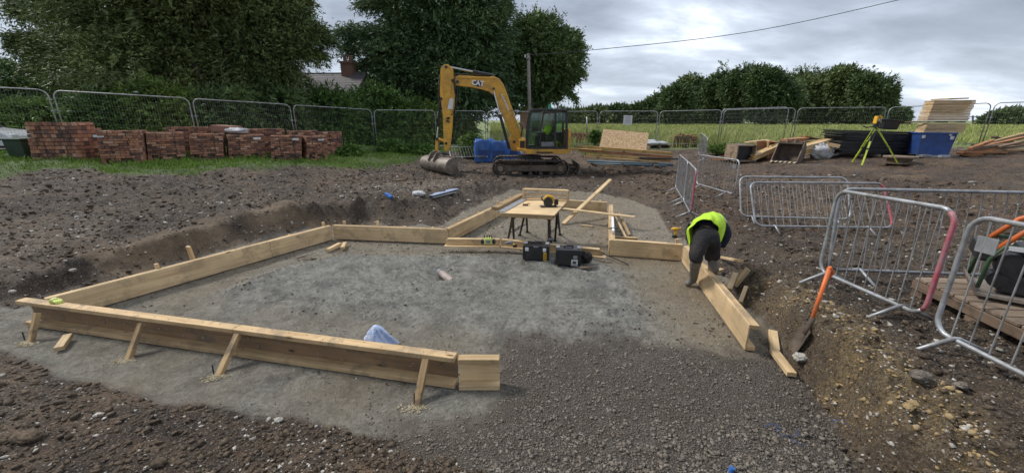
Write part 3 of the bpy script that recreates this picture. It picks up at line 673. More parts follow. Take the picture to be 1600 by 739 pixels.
# spirit level on the return
t = thing('spirit_level', 'white spirit level lying on the short formwork return', 'level', P(956, 350, .30))
p, q = P(957, 341, .32), P(958, 363, .32)
MB().beam(p, q, .045, .06).build('body', 'white_paint', t, bev=.004)
MB().beam(P(951, 357, .345), P(965, 356, .345), .03, .02).build('clamp', 'black_metal', t)
# ---- front run: the open side faces the camera, so web, ledges and struts are seen
f0 = P(58, 503); f1 = P(716, 598)
d = (f1-f0).normalized(); n = V3((d.y, -d.x, 0)); up = V3((0, 0, 1))
t = thing('formwork_panel', 'long front formwork beam nearest the camera, propped by slanting struts', 'formwork', f0)
Hf = .285
board('face_board', f0+up*(Hf/2)+n*-.010, f1+up*(Hf/2)-n*.010, .018, Hf-.01, 'ply_shaded', t)
fm = f0+(f1-f0)*.56
board('top_rail', f0-d*.05+up*(Hf+.004)+n*.036, fm+up*(Hf+.004)+n*.036, .098, .046, 'timber', t)
board('top_rail', fm+d*.004+up*(Hf+.004)+n*.036, f1+up*(Hf+.004)+n*.036, .098, .046, 'timber', t)
board('bottom_rail', f0+up*.03+n*.046, fm+up*.03+n*.046, .100, .050, 'timber', t)
board('bottom_rail', fm+d*.004+up*.03+n*.046, f1+up*.03+n*.046, .100, .050, 'timber', t)
e0 = P(719, 601); e1 = P(781, 601)
t2 = thing('formwork_panel', 'short pale end box of new timber closing the front beam', 'formwork', e0)
dd = (e1-e0).normalized(); nn_ = V3((dd.y, -dd.x, 0))
board('face_board', e0+up*.145-nn_*.01, e1+up*.145-nn_*.01, .018, .27, 'timber_pale', t2)
board('top_rail', e0+up*.287+nn_*.03, e1+up*.287+nn_*.03, .085, .046, 'timber', t2)
board('bottom_rail', e0+up*.028+nn_*.04, e1+up*.028+nn_*.04, .085, .048, 'timber_pale', t2)
struts = [((64, 487), (47, 534), 'slanting strut at the left end of the front beam'), ((226, 503), (200, 559), 'slanting strut second from the left on the front beam'),
          ((376, 519), (340, 587), 'slanting strut in the middle of the front beam'), ((668, 558), (650, 632), 'slanting strut near the right end of the front beam, by the end box')]
for i, (tp, bt, lb) in enumerate(struts):
    bot = P(*bt, .0); top = P(*tp, .262)+n*.03
    t = thing('strut', lb, 'strut', bot, 0, 'struts propping the front beam')
    board('post', bot-up*.02, top, .062, .042, 'timber_muddy', t, up=n)
    if i in (0, 2, 3): MB().cyl(bot+n*.03+up*.04, bot+n*.03+up*.14+d*.01, .006, 6).build('peg', 'rubber', t)
    # pinch of sand packed round its foot
    X = np.random.default_rng(i).normal(size=120)*.05+bot.x; Y = np.random.default_rng(i+9).normal(size=120)*.03+bot.y-.03
    stones('sand_heap', X, Y, np.full(120, .009), 'sand_pile', np.random.default_rng(i), (CUB_V, CUB_F))['label'] = 'pale sand packed at the foot of a strut'
tag(board('wood_block', P(92, 545, .03), P(107, 524, .05), .075, .045, 'timber_pale'), 'sawn block lying under the left end of the front beam', 'block')
nl = MB(); rr = random.Random(5)
for k in range(26):
    p = f0+(f1-f0)*(k/26+.02)+up*(Hf+.0275)+n*(.036+rr.uniform(-.03, .03)); nl.cyl(p, p+up*.002, .005, 7)
tag(nl.build('nail_heads', 'black_metal', bpy.data.objects['strut'] and [o for o in bpy.data.objects if o.name.startswith('formwork_panel') and str(o.get('label', '')).startswith('long front')][0]), kind='stuff')
sp = MB()
for k in range(70):
    p = f0+(f1-f0)*rr.random()+up*(.07+.17*rr.random()**1.5)+n*.0015; r_ = rr.uniform(.004, .016)
    sp.prism([p+d*(r_*math.cos(a)*rr.uniform(.7, 1.3))+up*(r_*.8*math.sin(a)*rr.uniform(.7, 1.3)) for a in [2*math.pi*i/7 for i in range(7)]], n*.003)
tag(sp.build('cement_splashes', 'clay_pipe', [o for o in bpy.data.objects if str(o.get('label', '')).startswith('long front')][0]), kind='stuff')
# left bank peg
tag(board('stake', P(305, 415, .05), P(294, 385, .42), .06, .04, 'timber_pale', up=V3((0, 1, 0))), 'flat wooden stake standing in the left bank behind the formwork', 'stake')
# offcuts near the back corner
tag(board('offcut', P(512, 391, .05), P(531, 381, .05), .07, .05, 'timber_pale'), 'longer pale offcut lying on the slab by the back corner', 'offcut')
tag(board('offcut', P(535, 388, .05), P(539, 380, .05), .07, .05, 'timber_pale'), 'stubby pale offcut beside the longer one by the back corner', 'offcut')
for i, (a, b, lb) in enumerate([((462, 404), (478, 400), 'rusty reinforcing offcut lying nearer the left formwork'), ((474, 407), (494, 404), 'rusty reinforcing offcut lying nearer the slab centre')]):
    tag(MB().tube([P(*a, .02), P((a[0]+b[0])/2, (a[1]+b[1])/2, .035), P(*b, .02)], .010, 6).build('steel_rod', 'timber_old'), lb, 'rod')
# loose joist on the slab under the toolboxes
def zs(px, py): q = PG(px, py); return q
t = thing('loose_joist', 'left loose timber box beam lying on the slab, carrying the yellow laser', 'timber', zs(700, 395))
a, b = zs(698, 392), zs(781, 393); a.z = b.z = .10
board('face_board', a+up*.065, b+up*.065, .03, .09, 'timber', t); board('base_board', a+up*.01+V3((-.03, -.03, 0)), b+up*.01+V3((0, -.03, 0)), .12, .02, 'timber_pale', t)
board('top_board', a+up*.121+V3((.02, .03, 0)), b+up*.121+V3((0, .03, 0)), .09, .02, 'timber_pale', t)
t = thing('loose_joist', 'right loose timber box beam lying on the slab behind the toolboxes', 'timber', zs(800, 395))
a, b = zs(784, 393), zs(941, 408); a.z = b.z = .10
board('face_board', a+up*.065, b+up*.065, .03, .09, 'timber', t); board('base_board', a+up*.01+V3((0, -.03, 0)), b+up*.01+V3((.05, -.03, 0)), .12, .02, 'timber_pale', t)
board('top_board', a+up*.121+V3((0, .03, 0)), b+up*.121+V3((-.05, .03, 0)), .09, .02, 'timber_pale', t)
# long leaning plank
tag(board('long_plank', P(880, 350, .03), PY(954, 281, 10.1), .10, .045, 'timber_pale'), 'long narrow plank slanting from the slab up to the back bank', 'plank')
tag(board('small_batten', P(909, 352, .02), P(926, 354, .02), .05, .03, 'timber_pale'), 'small batten lying on the slab right of the long plank', 'batten')
# ================================================================== SAW BENCH
Zt = .80
c = [P(777, 327, Zt), P(872, 331, Zt), P(887, 313, Zt), P(803, 310, Zt)]
c = [V3((-.24, 6.1, Zt))*1 for _ in range(0)] or c
fl, fr = P(772, 334, Zt), P(866, 338, Zt); bl, brr = P(815, 311, Zt), P(888, 314, Zt)
t = thing('trestle_table', 'plywood sheet on two folding metal trestles used as a saw bench', 'bench', (fl+fr)/2-up*Zt)
dx = (fr-fl).normalized(); dy = ((bl+brr)/2-(fl+fr)/2).normalized()
top = MB().prism([fl+V3((.10, 0, 0)), fr, brr, bl+V3((.02, 0, 0))], (0, 0, .018)).build('tabletop', 'timber_pale', t, bev=.002)
for s, (u0, u1) in enumerate([(.18, .14), (.88, .92)]):
    p = fl+(fr-fl)*u0-up*.036+dy*.04; q = bl+(brr-bl)*u1-up*.036-dy*.05
    board('support_beam', p, q, .09, .07, 'timber_orange', t)
board('support_beam', fl+V3((.12, .03, -.03)), fr+V3((-.02, .03, -.03)), .05, .055, 'timber_muddy', t)
# two trestles, splayed tubular legs, standing on the slab
def trestle(lb, tp, feet):
    tr = thing('trestle', lb, 'trestle', feet[0])
    tr['label'] = lb
    MB().beam(tp[0], tp[1], .06, .05).build('cross_bar', 'black_metal', tr)
    for k, ft in enumerate(feet):
        th = tp[0] if k < 2 else tp[1]
        MB().tube([th, ft], [.026, .020], 8).build('leg', 'black_metal', tr)
        MB().box(ft+up*.01, (.07, .05, .025)).build('foot_pad', 'rubber', tr)
    MB().tube([tp[0]+(feet[0]-tp[0])*.6, tp[1]+(feet[2]-tp[1])*.6], .010, 6).build('brace', 'black_metal', tr)
    MB().tube([tp[0]+(feet[1]-tp[0])*.6, tp[1]+(feet[3]-tp[1])*.6], .010, 6).build('brace', 'black_metal', tr)
trestle('left folding black metal trestle under the saw bench', (P(801, 340, .70), P(822, 326, .70)), [P(793, 378), P(803, 376), P(812, 368), P(824, 363)])
trestle('right folding black metal trestle under the saw bench', (P(858, 343, .70), P(871, 331, .70)), [P(857, 378), P(860, 372), P(867, 377), P(875, 367)])
# straight edge and timber on the left edge of the bench
q0, q1 = P(783, 331, Zt+.03), P(820, 311, Zt+.03)
tag(MB().beam(q0, q1, .10, .02).build('straight_edge', 'aluminium', bev=.002), 'grey metal straight edge laid along the left side of the saw bench', 'straight edge')
tag(board('timber_length', P(773, 326, Zt+.045), P(817, 304, Zt+.045), .13, .06, 'timber_muddy'), 'timber length lying on the left edge of the saw bench', 'timber')
# open shelf frame standing at the back of the bench
s0, s1 = P(818, 312, Zt+.02), P(887, 315, Zt+.02)
t = thing('shelf_frame', 'open pale timber frame with three slats at the back of the saw bench', 'frame', s0)
hS = .21
for k, hh in enumerate((.03, .10, .195)): board('slat', s0+up*hh+V3((0, .06, 0)), s1+up*hh+V3((0, .06, 0)), .10 if k == 2 else .03, .03, 'timber_pale', t)
for e in (s0, s1): board('upright', e+up*.01+V3((0, .02, 0)), e+up*(hS)+V3((0, .02, 0)), .09, .04, 'timber_pale', t, up=V3((1, 0, 0)))
# circular saw
def circular_saw(loc, rz):
    t = thing('circular_saw', 'yellow and black cordless circular saw resting on the saw bench', 'saw', loc, rz)
    o = V3(loc); R = Matrix.Rotation(rz, 3, 'Z')
    def w_(x, y, z): return o+R@V3((x, y, z))
    MB().box(w_(0, 0, .010), (.30, .14, .012), R).build('base_plate', 'black_metal', t, bev=.003)
    MB().cyl(w_(-.01, -.035, .085), w_(-.01, .005, .085), .085, 20).build('blade_guard', 'black_plastic', t, auto=True)
    MB().cyl(w_(-.01, .005, .095), w_(-.01, .10, .10), .048, 16, .042).build('motor', 'yellow_tool', t, auto=True)
    MB().tube([w_(-.08, .03, .13), w_(-.02, .035, .185), w_(.07, .035, .165), w_(.13, .035, .09), w_(.10, .035, .045)], [.026, .024, .022, .024, .028], 8).build('handle', 'yellow_tool', t, smooth=True)
    MB().box(w_(.145, .035, .075), (.07, .075, .10), R).build('battery', 'black_plastic', t, bev=.008)
    MB().tube([w_(-.09, .03, .10), w_(-.13, .03, .15), w_(-.10, .06, .17)], .013, 7).build('front_grip', 'black_plastic', t, smooth=True)
circular_saw(P(857, 323, Zt+.02), .12)
t = thing('pencil_block', 'small dark block lying on the saw bench left of the saw', 'block', P(821, 320, Zt+.02))
MB().box(P(821, 320, Zt+.035), (.10, .05, .03)).build('block', 'timber_old', t, bev=.003); MB().box(P(826, 318, Zt+.025), (.05, .07, .012)).build('tab', 'timber_yellow', t)
# ================================================================== TOOLBOXES
def toolbox(lb, bl_, br_, h, dep, stickers, rz=0):
    a = PG(*bl_); b = PG(*br_); zb = min(a.z, b.z)+.01; a.z = b.z = zb
    x = (b-a).normalized(); y = V3((-x.y, x.x, 0)); Ln = (b-a).length; R = Matrix((x, y, up)).transposed()
    t = thing('toolbox', lb, 'toolbox', (a+b)/2)
    def w_(u, v, z): return a+x*u*Ln+y*v*dep+up*z*h
    MB().box(w_(.5, .5, .40), (Ln*.965, dep*.95, h*.80), R, 1.02).build('body', 'black_plastic', t, bev=.015)
    MB().box(w_(.5, .5, .87), (Ln*1.0, dep, h*.15), R, .96).build('lid', 'black_plastic', t, bev=.015)
    MB().tube([w_(.33, .5, .93), w_(.35, .5, 1.04), w_(.65, .5, 1.04), w_(.67, .5, .93)], .014, 8).build('handle', 'black_plastic', t, smooth=True)
    for u in (.10, .90):
        MB().box(w_(u, .5, .97), (Ln*.14, dep*.5, .012), R).build('lid_tray', 'grey_plastic', t, bev=.004)
    for u in (.04, .96):
        MB().box(w_(u, .0, .45), (.02, .012, h*.7), R).build('corner_rib', 'black_plastic', t, bev=.003)
    for (u, z, ww, hh, mt, nm) in stickers:
        MB().box(w_(u, -.012, z), (ww, .012, hh), R).build(nm, mt, t, bev=.003)
    return t, w_, R
t, w_, R = toolbox('left black toolbox with two white latches and a yellow strip', (816, 408), (858, 410), .27, .26,
    [(.17, .71, .055, .055, 'label_white', 'latch'), (.82, .70, .05, .055, 'label_white', 'latch'), (.84, .30, .05, .13, 'yellow_tool', 'sticker'), (.5, .87, .08, .02, 'grey_plastic', 'badge')])
for k in range(3): MB().box(w_(.84, -.045, .16+.13*k), (.03, .004, .012), R).build('sticker_mark', 'black_plastic', t)
t, w_, R = toolbox('right black toolbox with a white pictogram sticker', (867, 415), (908, 417), .27, .26,
    [(.76, .52, .065, .05, 'grey_plastic', 'sticker'), (.74, .19, .10, .10, 'label_white', 'sticker')])
MB().box(w_(.735, -.045, .20), (.05, .004, .028), R).build('sticker_mark', 'black_plastic', t); MB().box(w_(.70, -.047, .26), (.016, .004, .022), R).build('sticker_mark', 'black_plastic', t)
MB().box(w_(.735, -.045, .09), (.075, .004, .008), R).build('sticker_mark', 'black_plastic', t); MB().ball(w_(.78, -.045, .27), .009, 8, 5, (1, .3, 1)).build('sticker_mark', 'black_plastic', t)
# black jacket heaped against the right box
def lumpy(name, c, r, mat, seed, sc=(1, 1, 1), nu=28, nv=16, amp=.28, parent=None):
    b = MB().ball((0, 0, 0), 1, nu, nv); V = np.array(b.v); q = V*3+seed
    k = 1+amp*(fbm(q[:, 0]+q[:, 2]*.7, q[:, 1]-q[:, 2]*.5, 4, seed))+amp*.5*fbm(q[:, 0]*2.2, q[:, 2]*2.4, 3, seed+1)
    V = V*k[:, None]*r*np.array(sc)+np.array(c); b.v = [tuple(v) for v in V]; return b.build(name, mat, parent, smooth=True, origin=c)
g = PG(914, 409)
tag(lumpy('black_bag', g+up*.08, .12, 'cloth_dark', 5, (1.0, .8, .8), amp=.5), 'crumpled black bag slumped against the right toolbox', 'bag')
a, b = PG(938, 403), PG(982, 415)
t = thing('hand_saw', 'long thin dark bar lying on the slab right of the toolboxes', 'bar', a)
MB().beam(a+up*.10, b+up*.02, .02, .014).build('bar', 'black_metal', t); MB().beam(a+up*.10, a+(b-a)*.12+up*.09, .03, .03).build('grip', 'black_plastic', t, bev=.004)
t.name = 'pry_bar'
g = PG(917, 419)
t = thing('work_gloves', 'pair of brown muddy gloves lying on the slab before the right toolbox', 'gloves', g)
for k, dx_ in enumerate((-.05, .05)):
    gl = lumpy('glove', g+V3((dx_, .02*k, .012)), .055, 'timber_old', 12+k, (1.1, .8, .25), 16, 8, .4, t)
    for j in range(4): MB().tube([g+V3((dx_+.03, -.03+.018*j+.02*k, .014)), g+V3((dx_+.10-.008*j, -.035+.02*j+.02*k, .014))], [.010, .008], 6).build('finger', 'timber_old', gl, smooth=True)
# yellow-green laser / battery tool on the left joist
g = P(763, 380, .245)
t = thing('laser_level', 'lime and black laser level sitting on the left loose beam', 'tool', g)
MB().box(g+up*.05, (.17, .11, .10), None, .8).build('body', 'lime_tool', t, bev=.015)
for s in (-1, 1): MB().cyl(g+V3((s*.095, -.05, .03)), g+V3((s*.095, .05, .03)), .035, 12).build('side_grip', 'black_plastic', t, auto=True)
for k in range(4): MB().cyl(g+V3((-.06+.04*k, 0, .09)), g+V3((-.065+.044*k, 0, .145)), .010, 8).build('knob', 'black_plastic', t, auto=True)
MB().box(g+V3((0, -.056, .045)), (.08, .01, .05)).build('screen', 'grey_plastic', t, bev=.003)
g = P(797, 383, .235)
t = thing('impact_driver', 'small yellow cordless driver lying on the right loose beam', 'tool', g)
MB().tube([g+V3((-.09, 0, .035)), g+V3((-.02, 0, .045)), g+V3((.06, 0, .045))], [.014, .032, .034], 10).build('body', 'grey_plastic', t, auto=True)
MB().tube([g+V3((.04, 0, .03)), g+V3((.07, -.04, .02)), g+V3((.08, -.09, .015))], .018, 8).build('handle', 'yellow_tool', t, smooth=True)
MB().box(g+V3((.085, -.11, .02)), (.07, .05, .04)).build('battery', 'black_plastic', t, bev=.006)
g = PG(859, 392)+up*.16
t = thing('nail_gun', 'grey and black nail gun standing between the two toolboxes', 'tool', g)
MB().tube([g+V3((-.05, 0, .04)), g+V3((0, 0, .06)), g+V3((.06, 0, .05))], [.025, .03, .022], 10).build('body', 'grey_plastic', t, auto=True)
MB().tube([g+V3((.02, 0, .04)), g+V3((.03, 0, -.06))], .02, 8).build('handle', 'black_plastic', t, auto=True)
MB().box(g+V3((.03, 0, -.09)), (.08, .06, .05)).build('battery', 'black_plastic', t, bev=.006)
# ------------------------------------------------------------------ pipe, bag, glove
a, b = PG(689, 430), PG(714, 440)
a = V3((a.x, a.y, .08)); 
q1 = PG(712, 438); p1 = q1+V3((.04, -.02, -.09)); p0 = PG(688, 436)+V3((-.01, .04, .10))
t = thing('drain_pipe', 'short muddy clay-coloured drain pipe sticking up from the hollow', 'pipe', p1)
MB().tube([p1, p0], .052, 20, caps=False).build('pipe', 'clay_pipe', t, auto=True)
MB().tube([p0-(p0-p1).normalized()*.05, p0+(p0-p1).normalized()*.004], .057, 20).build('collar', 'grey_plastic', t, auto=True)
MB().cyl(p0, p0+(p0-p1).normalized()*.008, .046, 20).build('end_cap', 'black_plastic', t, auto=True)
b0 = P(592, 538, .05)
b = MB(); nu, nv = 40, 22
vs = []
for j in range(nv+1):
    v = j/nv; hgt = .23*v**1.0; rad = .145*(1-v)**.62+.004
    for i in range(nu):
        a = 2*math.pi*i/nu; fold = 1+.42*math.sin(4*a+v*4+math.sin(3*a))*(.25+v)*(1-v)+.12*math.sin(9*a+7*v)+.05*math.sin(17*a-11*v)
        vs.append((b0.x+rad*1.05*fold*math.cos(a)-.03*v+.02, b0.y+rad*.7*fold*math.sin(a), b0.z+hgt+.012*math.sin(3*a)*(1-v)))
fs = [(j*nu+i, j*nu+(i+1) % nu, (j+1)*nu+(i+1) % nu, (j+1)*nu+i) for j in range(nv) for i in range(nu)]
tag(b.add(vs, fs).build('plastic_bag', 'light_blue_film', smooth=True), 'pale blue plastic bag peaked up behind the front formwork beam', 'bag')
g = P(88, 474, .30)
t = thing('work_glove', 'lime green glove bunched on the front left corner of the formwork', 'glove', g)
lumpy('palm', g+up*.03, .055, 'lime_tool', 3, (1.1, .8, .75), 18, 12, .3, t)
for j in range(4): MB().tube([g+V3((.02+.012*j, -.03+.012*j, .045)), g+V3((.055+.01*j, -.045+.012*j, .03)), g+V3((.065+.01*j, -.05+.012*j, .008))], [.013, .012, .009], 6).build('finger', 'lime_tool', t, smooth=True)
# ------------------------------------------------------------------ offcuts at right
def blk(lb, a, b, w_=.09, h_=.045, m='timber_pale', za=.03, zb=.03, nm='offcut'):
    pa, pb = PG(*a), PG(*b); pa.z += za; pb.z += zb
    tag(board(nm, pa, pb, w_, h_, m), lb, 'offcut')
blk('upright offcut leaning outside the right formwork, leftmost of three', (1138, 458), (1147, 440), .07, .045, 'timber_pale', .05, .12)
blk('offcut tilted over its neighbours outside the right formwork', (1147, 452), (1166, 437), .08, .045, 'timber_pale', .05, .16)
blk('thin offcut lying nearest the camera of three outside the right formwork', (1156, 475), (1165, 453), .05, .04, 'timber_pale', .02, .04)
blk('upper of two pale offcuts lying end to end by the shovel', (1210, 552), (1206, 524), .085, .045, 'timber_pale')
blk('lower of two pale offcuts lying end to end by the shovel', (1208, 552), (1236, 590), .08, .045, 'timber_pale')
blk('short batten on the mud to the right of the worker', (1123, 404), (1158, 411), .06, .035, 'timber_pale')
blk('little wood scrap outside the formwork by the worker\'s right boot', (1115, 428), (1128, 424), .06, .04, 'timber_pale')
# shovel
h0 = PY(1296, 420, 3.42); g = PG(1262, 520); g.z += .02
t = thing('shovel', 'orange-handled shovel standing stuck in the muddy right bank', 'shovel', g)
dirn = (g-h0).normalized()
MB().tube([h0, h0+(g-h0)*.5, g], [.020, .018, .019], 10).build('shaft', 'orange_paint', t, smooth=True)
side = V3((1, .2, 0)).normalized()
MB().tube([h0-side*.012, h0+side*.0-dirn*.01, h0+side*.055+dirn*.045, h0+dirn*.12], [.018, .022, .016, .014], 8).build('grip', 'orange_paint', t, smooth=True)
tip = PG(1234, 558); tip.z += .0
ax = (tip-g).normalized(); sd = ax.cross(up).normalized(); nb = sd.cross(ax)
b = MB(); vs = []
for j in range(7):
    u = j/6; ww = .095*(1 if u < .75 else 1-(u-.75)*1.2)
    for i in range(7):
        s_ = (i/6-.5)*2; vs.append(g+ax*(.0+.29*u)+sd*ww*s_+nb*(.022*s_*s_))
k = len(vs); vs += [v-nb*.004 for v in vs]
fs = []
for j in range(6):
    for i in range(6): a = j*7+i; fs.append((a, a+1, a+8, a+7)); fs.append((k+a, k+a+7, k+a+8, k+a+1))
rim = [i for i in range(7)]+[7*j+6 for j in range(1, 7)]+[42+i for i in range(5, -1, -1)]+[7*j for j in range(5, 0, -1)]
for q in range(len(rim)): a, c_ = rim[q], rim[(q+1) % len(rim)]; fs.append((a, c_, k+c_, k+a))
b.add(vs, fs).build('blade', 'track_mud', t, smooth=False)
MB().tube([g-ax*.02+dirn*-.1, g+ax*.06], [.022, .028], 8).build('socket', 'track_mud', t, smooth=True)
# ================================================================== THE WORKER
def skin(name, verts, edges, mat, parent, root=0, sub=2, origin=None):
    """verts: (point, radius or (rx, ry))"""
    me = bpy.data.meshes.new(name); c = V3(origin) if origin is not None else V3(verts[0][0])
    me.from_pydata([tuple(V3(p)-c) for p, r in verts], edges, []); me.update()
    o = bpy.data.objects.new(name, me); COL.objects.link(o); o.location = c
    o.parent = parent; o.matrix_parent_inverse = wm(parent).inverted()
    m = o.modifiers.new('skin', 'SKIN'); m.use_smooth_shade = True; m.branch_smoothing = .6
    if not me.skin_vertices: me.skin_vertices.new()
    for i, (p, r) in enumerate(verts):
        sv = me.skin_vertices[0].data[i]; sv.radius = r if isinstance(r, tuple) else (r, r); sv.use_root = (i == root)
    s = o.modifiers.new('subdivision', 'SUBSURF'); s.levels = sub; s.render_levels = sub
    me.materials.append(MATS[mat])
    # bake so the result is one plain mesh
    dg = bpy.context.evaluated_depsgraph_get(); ev = o.evaluated_get(dg); nm = bpy.data.meshes.new_from_object(ev)
    o.modifiers.clear(); o.data = nm
    if not nm.materials: nm.materials.append(MATS[mat])
    return o
def crumple(o, amp=.012, sc=9., seed=1):
    me = o.data; n = len(me.vertices); V = np.zeros(n*3); me.vertices.foreach_get('co', V); V = V.reshape(-1, 3)
    Nn = np.zeros(n*3); me.vertices.foreach_get('normal', Nn); Nn = Nn.reshape(-1, 3)
    d = fbm(V[:, 0]*sc+V[:, 2]*sc*.6, V[:, 1]*sc-V[:, 2]*sc*.9, 3, seed)+.6*fbm(V[:, 2]*sc*2, V[:, 0]*sc, 2, seed+3)
    V += Nn*(d*amp)[:, None]; me.vertices.foreach_set('co', V.ravel()); me.update()
Yp = 4.80
root = PG(1090, 440)
worker = thing('person', 'bending worker in a lime hi-vis vest, dark trousers and grey boots astride the formwork', 'person', (1.95+.3, 4.7, 0))
pel = PY(1102, 366, 4.92)
ltoe = P(1073, 443, .045); lank = P(1083, 437, .10); lkne = PY(1088, 403, 4.74); lhip = PY(1092, 378, 4.86)
rank = PY(1115, 421, 5.02); rank.z = max(.16, rank.z); rkne = PY(1113, 403, 5.02); rhip = PY(1113, 378, 4.92); rtoe = V3((rank.x+.02, rank.y+.14, rank.z-.10))
wst = PY(1103, 356, 5.06); chest = PY(1107, 346, 5.32); neck = PY(1112, 347, 5.56); head = PY(1117, 358, 5.68)
lsh = PY(1083, 350, 5.42); lel = PY(1076, 366, 5.40); lha = PY(1084, 390, 5.42)
rsh = PY(1129, 350, 5.38); rel = PY(1137, 367, 5.30); rha = PY(1124, 392, 5.30)
bv = [(pel, (.12, .10)), (wst, (.115, .09)), (chest, (.14, .11)), (neck, .055), (head, .06), (lhip, .085), (lkne, .058), (lank, .035), (rhip, .085), (rkne, .058), (rank, .035),
      (lsh, .062), (lel, .042), (lha, .028), (rsh, .062), (rel, .042), (rha, .028), (ltoe, .022), (rtoe, .022)]
be = [(0, 1), (1, 2), (2, 3), (3, 4), (0, 5), (5, 6), (6, 7), (0, 8), (8, 9), (9, 10), (2, 11), (11, 12), (12, 13), (2, 14), (14, 15), (15, 16), (7, 17), (10, 18)]
body = skin('body', bv, be, 'skin', worker)
# trousers
tv = [(pel+V3((0, .0, .0)), (.20, .18)), (wst+V3((0, -.02, 0)), (.19, .16)), (lhip, (.125, .13)), (lhip.lerp(lkne, .5), .102), (lkne, .090), (lkne.lerp(lank, .12), .086), (rhip, (.125, .13)), (rhip.lerp(rkne, .5), .100), (rkne, .090), (rkne.lerp(rank, .15), .084)]
tr = skin('trousers', tv, [(0, 1), (0, 2), (2, 3), (3, 4), (4, 5), (0, 6), (6, 7), (7, 8), (8, 9)], 'cloth_dark', worker); crumple(tr, .022, 13, 4)
# jacket under the vest with sleeves
jv = [(wst.lerp(pel, .45), (.188, .165)), (chest, (.19, .155)), (neck.lerp(chest, .25), (.11, .09)), (rsh, .085), (rsh.lerp(rel, .5), .073), (rel, .066), (rel.lerp(rha, .85), .048),
      (lsh, .085), (lel, .064), (lel.lerp(lha, .85), .046)]
jk = skin('jacket', jv, [(0, 1), (1, 2), (1, 3), (3, 4), (4, 5), (5, 6), (1, 7), (7, 8), (8, 9)], 'cloth_navy', worker); crumple(jk, .012, 12, 8)
# vest: a shell thrown over the back, hanging at the flanks
def vest():
    b = MB(); nu, nv = 26, 18; vs = []
    x = V3((1, 0, 0))
    for j in range(nv+1):
        v = j/nv
        cen = wst.lerp(neck, -.30+1.23*v)+V3((0, 0, -.03)); kk = .84+.16*min(1, v/.18); wd = (.212+.02*math.sin(v*3.0)-.05*max(0, v-.8)*4)*kk; ht = (.192-.01*v)*kk
        for i in range(nu+1):
            a = math.pi*(-.18+1.36*i/nu)      # from left flank over the back to the right flank
            r_ = 1+.05*math.sin(7*a+5*v)*abs(math.cos(a))
            p = cen+x*(-math.cos(a))*wd*r_+V3((0, .08*(1-v)*-math.sin(a)*0, math.sin(a)*ht if math.sin(a) > 0 else math.sin(a)*.42))
            vs.append(p+V3((.012*math.sin(9*v+i), 0, .006*math.sin(i*1.7+v*11))))
    fs = [(j*(nu+1)+i, j*(nu+1)+i+1, (j+1)*(nu+1)+i+1, (j+1)*(nu+1)+i) for j in range(nv) for i in range(nu)]
    b.add(vs, fs); o = b.build('vest', 'hi_vis', worker, smooth=True)
    m = o.modifiers.new('solid', 'SOLIDIFY'); m.thickness = .012; m.offset = 1
    s = o.modifiers.new('sub', 'SUBSURF'); s.levels = 1; s.render_levels = 1
    return o
vs_ = vest()
# reflective tape over the shoulder and round the waist
b = MB(); pts = []
for v0, v1, i0, i1 in [(.62, .78, 15, 24)]:
    vs = []
    for j in (v0, v1):
        cen = wst.lerp(neck, -.12+1.05*j)+V3((0, 0, -.03)); wd = .205+.035*math.sin(j*3.0)
        for i in range(i0, i1):
            a = math.pi*(-.18+1.36*i/26); vs.append(cen+V3((-math.cos(a)*(wd+.022), 0, (math.sin(a)*(.175-.02*j+.022) if math.sin(a) > 0 else math.sin(a)*.42))))
    n_ = i1-i0; vs2 = [v+V3((0, 0, -.004)) for v in vs]
    b.add(vs, [(i, i+1, n_+i+1, n_+i) for i in range(n_-1)])
rt = b.build('reflective_tape', 'reflective', vs_, smooth=True); m = rt.modifiers.new('solid', 'SOLIDIFY'); m.thickness = .006
# boots
for sd_, (kn, an, to) in enumerate([(lkne, lank, ltoe), (rkne, rank, rtoe)]):
    a = kn.lerp(an, .02)
    bt = skin('boot', [(an, .066), (kn.lerp(an, .6), .066), (a, .084), (an.lerp(to, .5)+V3((0, 0, -.02)), (.062, .055)), (to+(to-an)*.3, (.060, .046)), (an+V3((.03, .02 if sd_ == 0 else -.05, -.045)), .052)], [(0, 1), (1, 2), (0, 3), (3, 4), (0, 5)], 'boot_rubber', worker, root=0); crumple(bt, .006, 14, 12)
# head seen from behind: face, ears and hair, looking down at the work
fd = V3((.1, .45, -1)).normalized()       # direction the face points
hc = head+V3((0, .05, -.03))
hb = MB().ball((0, 0, 0), .105, 20, 14, (.78, 1.0, .92))
Rz = fd.to_track_quat('Y', 'Z').to_matrix()
hb.v = [tuple(Rz@V3(v)+hc) for v in hb.v]; hd = hb.build('head', 'skin', worker, smooth=True)
def hp(x, y, z): return Rz@V3((x, y, z))+hc
for s in (-1, 1):
    MB().ball(hp(s*.082, -.005, 0), .026, 10, 7, (.45, .8, 1.1)).build('ear', 'skin', hd, smooth=True)
    MB().ball(hp(s*.032, .092, .012), .012, 10, 7).build('eye', 'white_paint', hd, smooth=True)
MB().tube([hp(0, .098, .018), hp(0, .118, -.018), hp(0, .10, -.028)], [.008, .015, .012], 8).build('nose', 'skin', hd, smooth=True)
MB().tube([hp(-.025, .092, -.052), hp(0, .097, -.054), hp(.025, .092, -.052)], [.004, .007, .004], 6).build('mouth', 'stone_clay', hd, smooth=True)
lumpy('hair', hp(0, -.018, .018), .108, 'hair', 6, (.80, .95, .9), 22, 14, .08, hd)
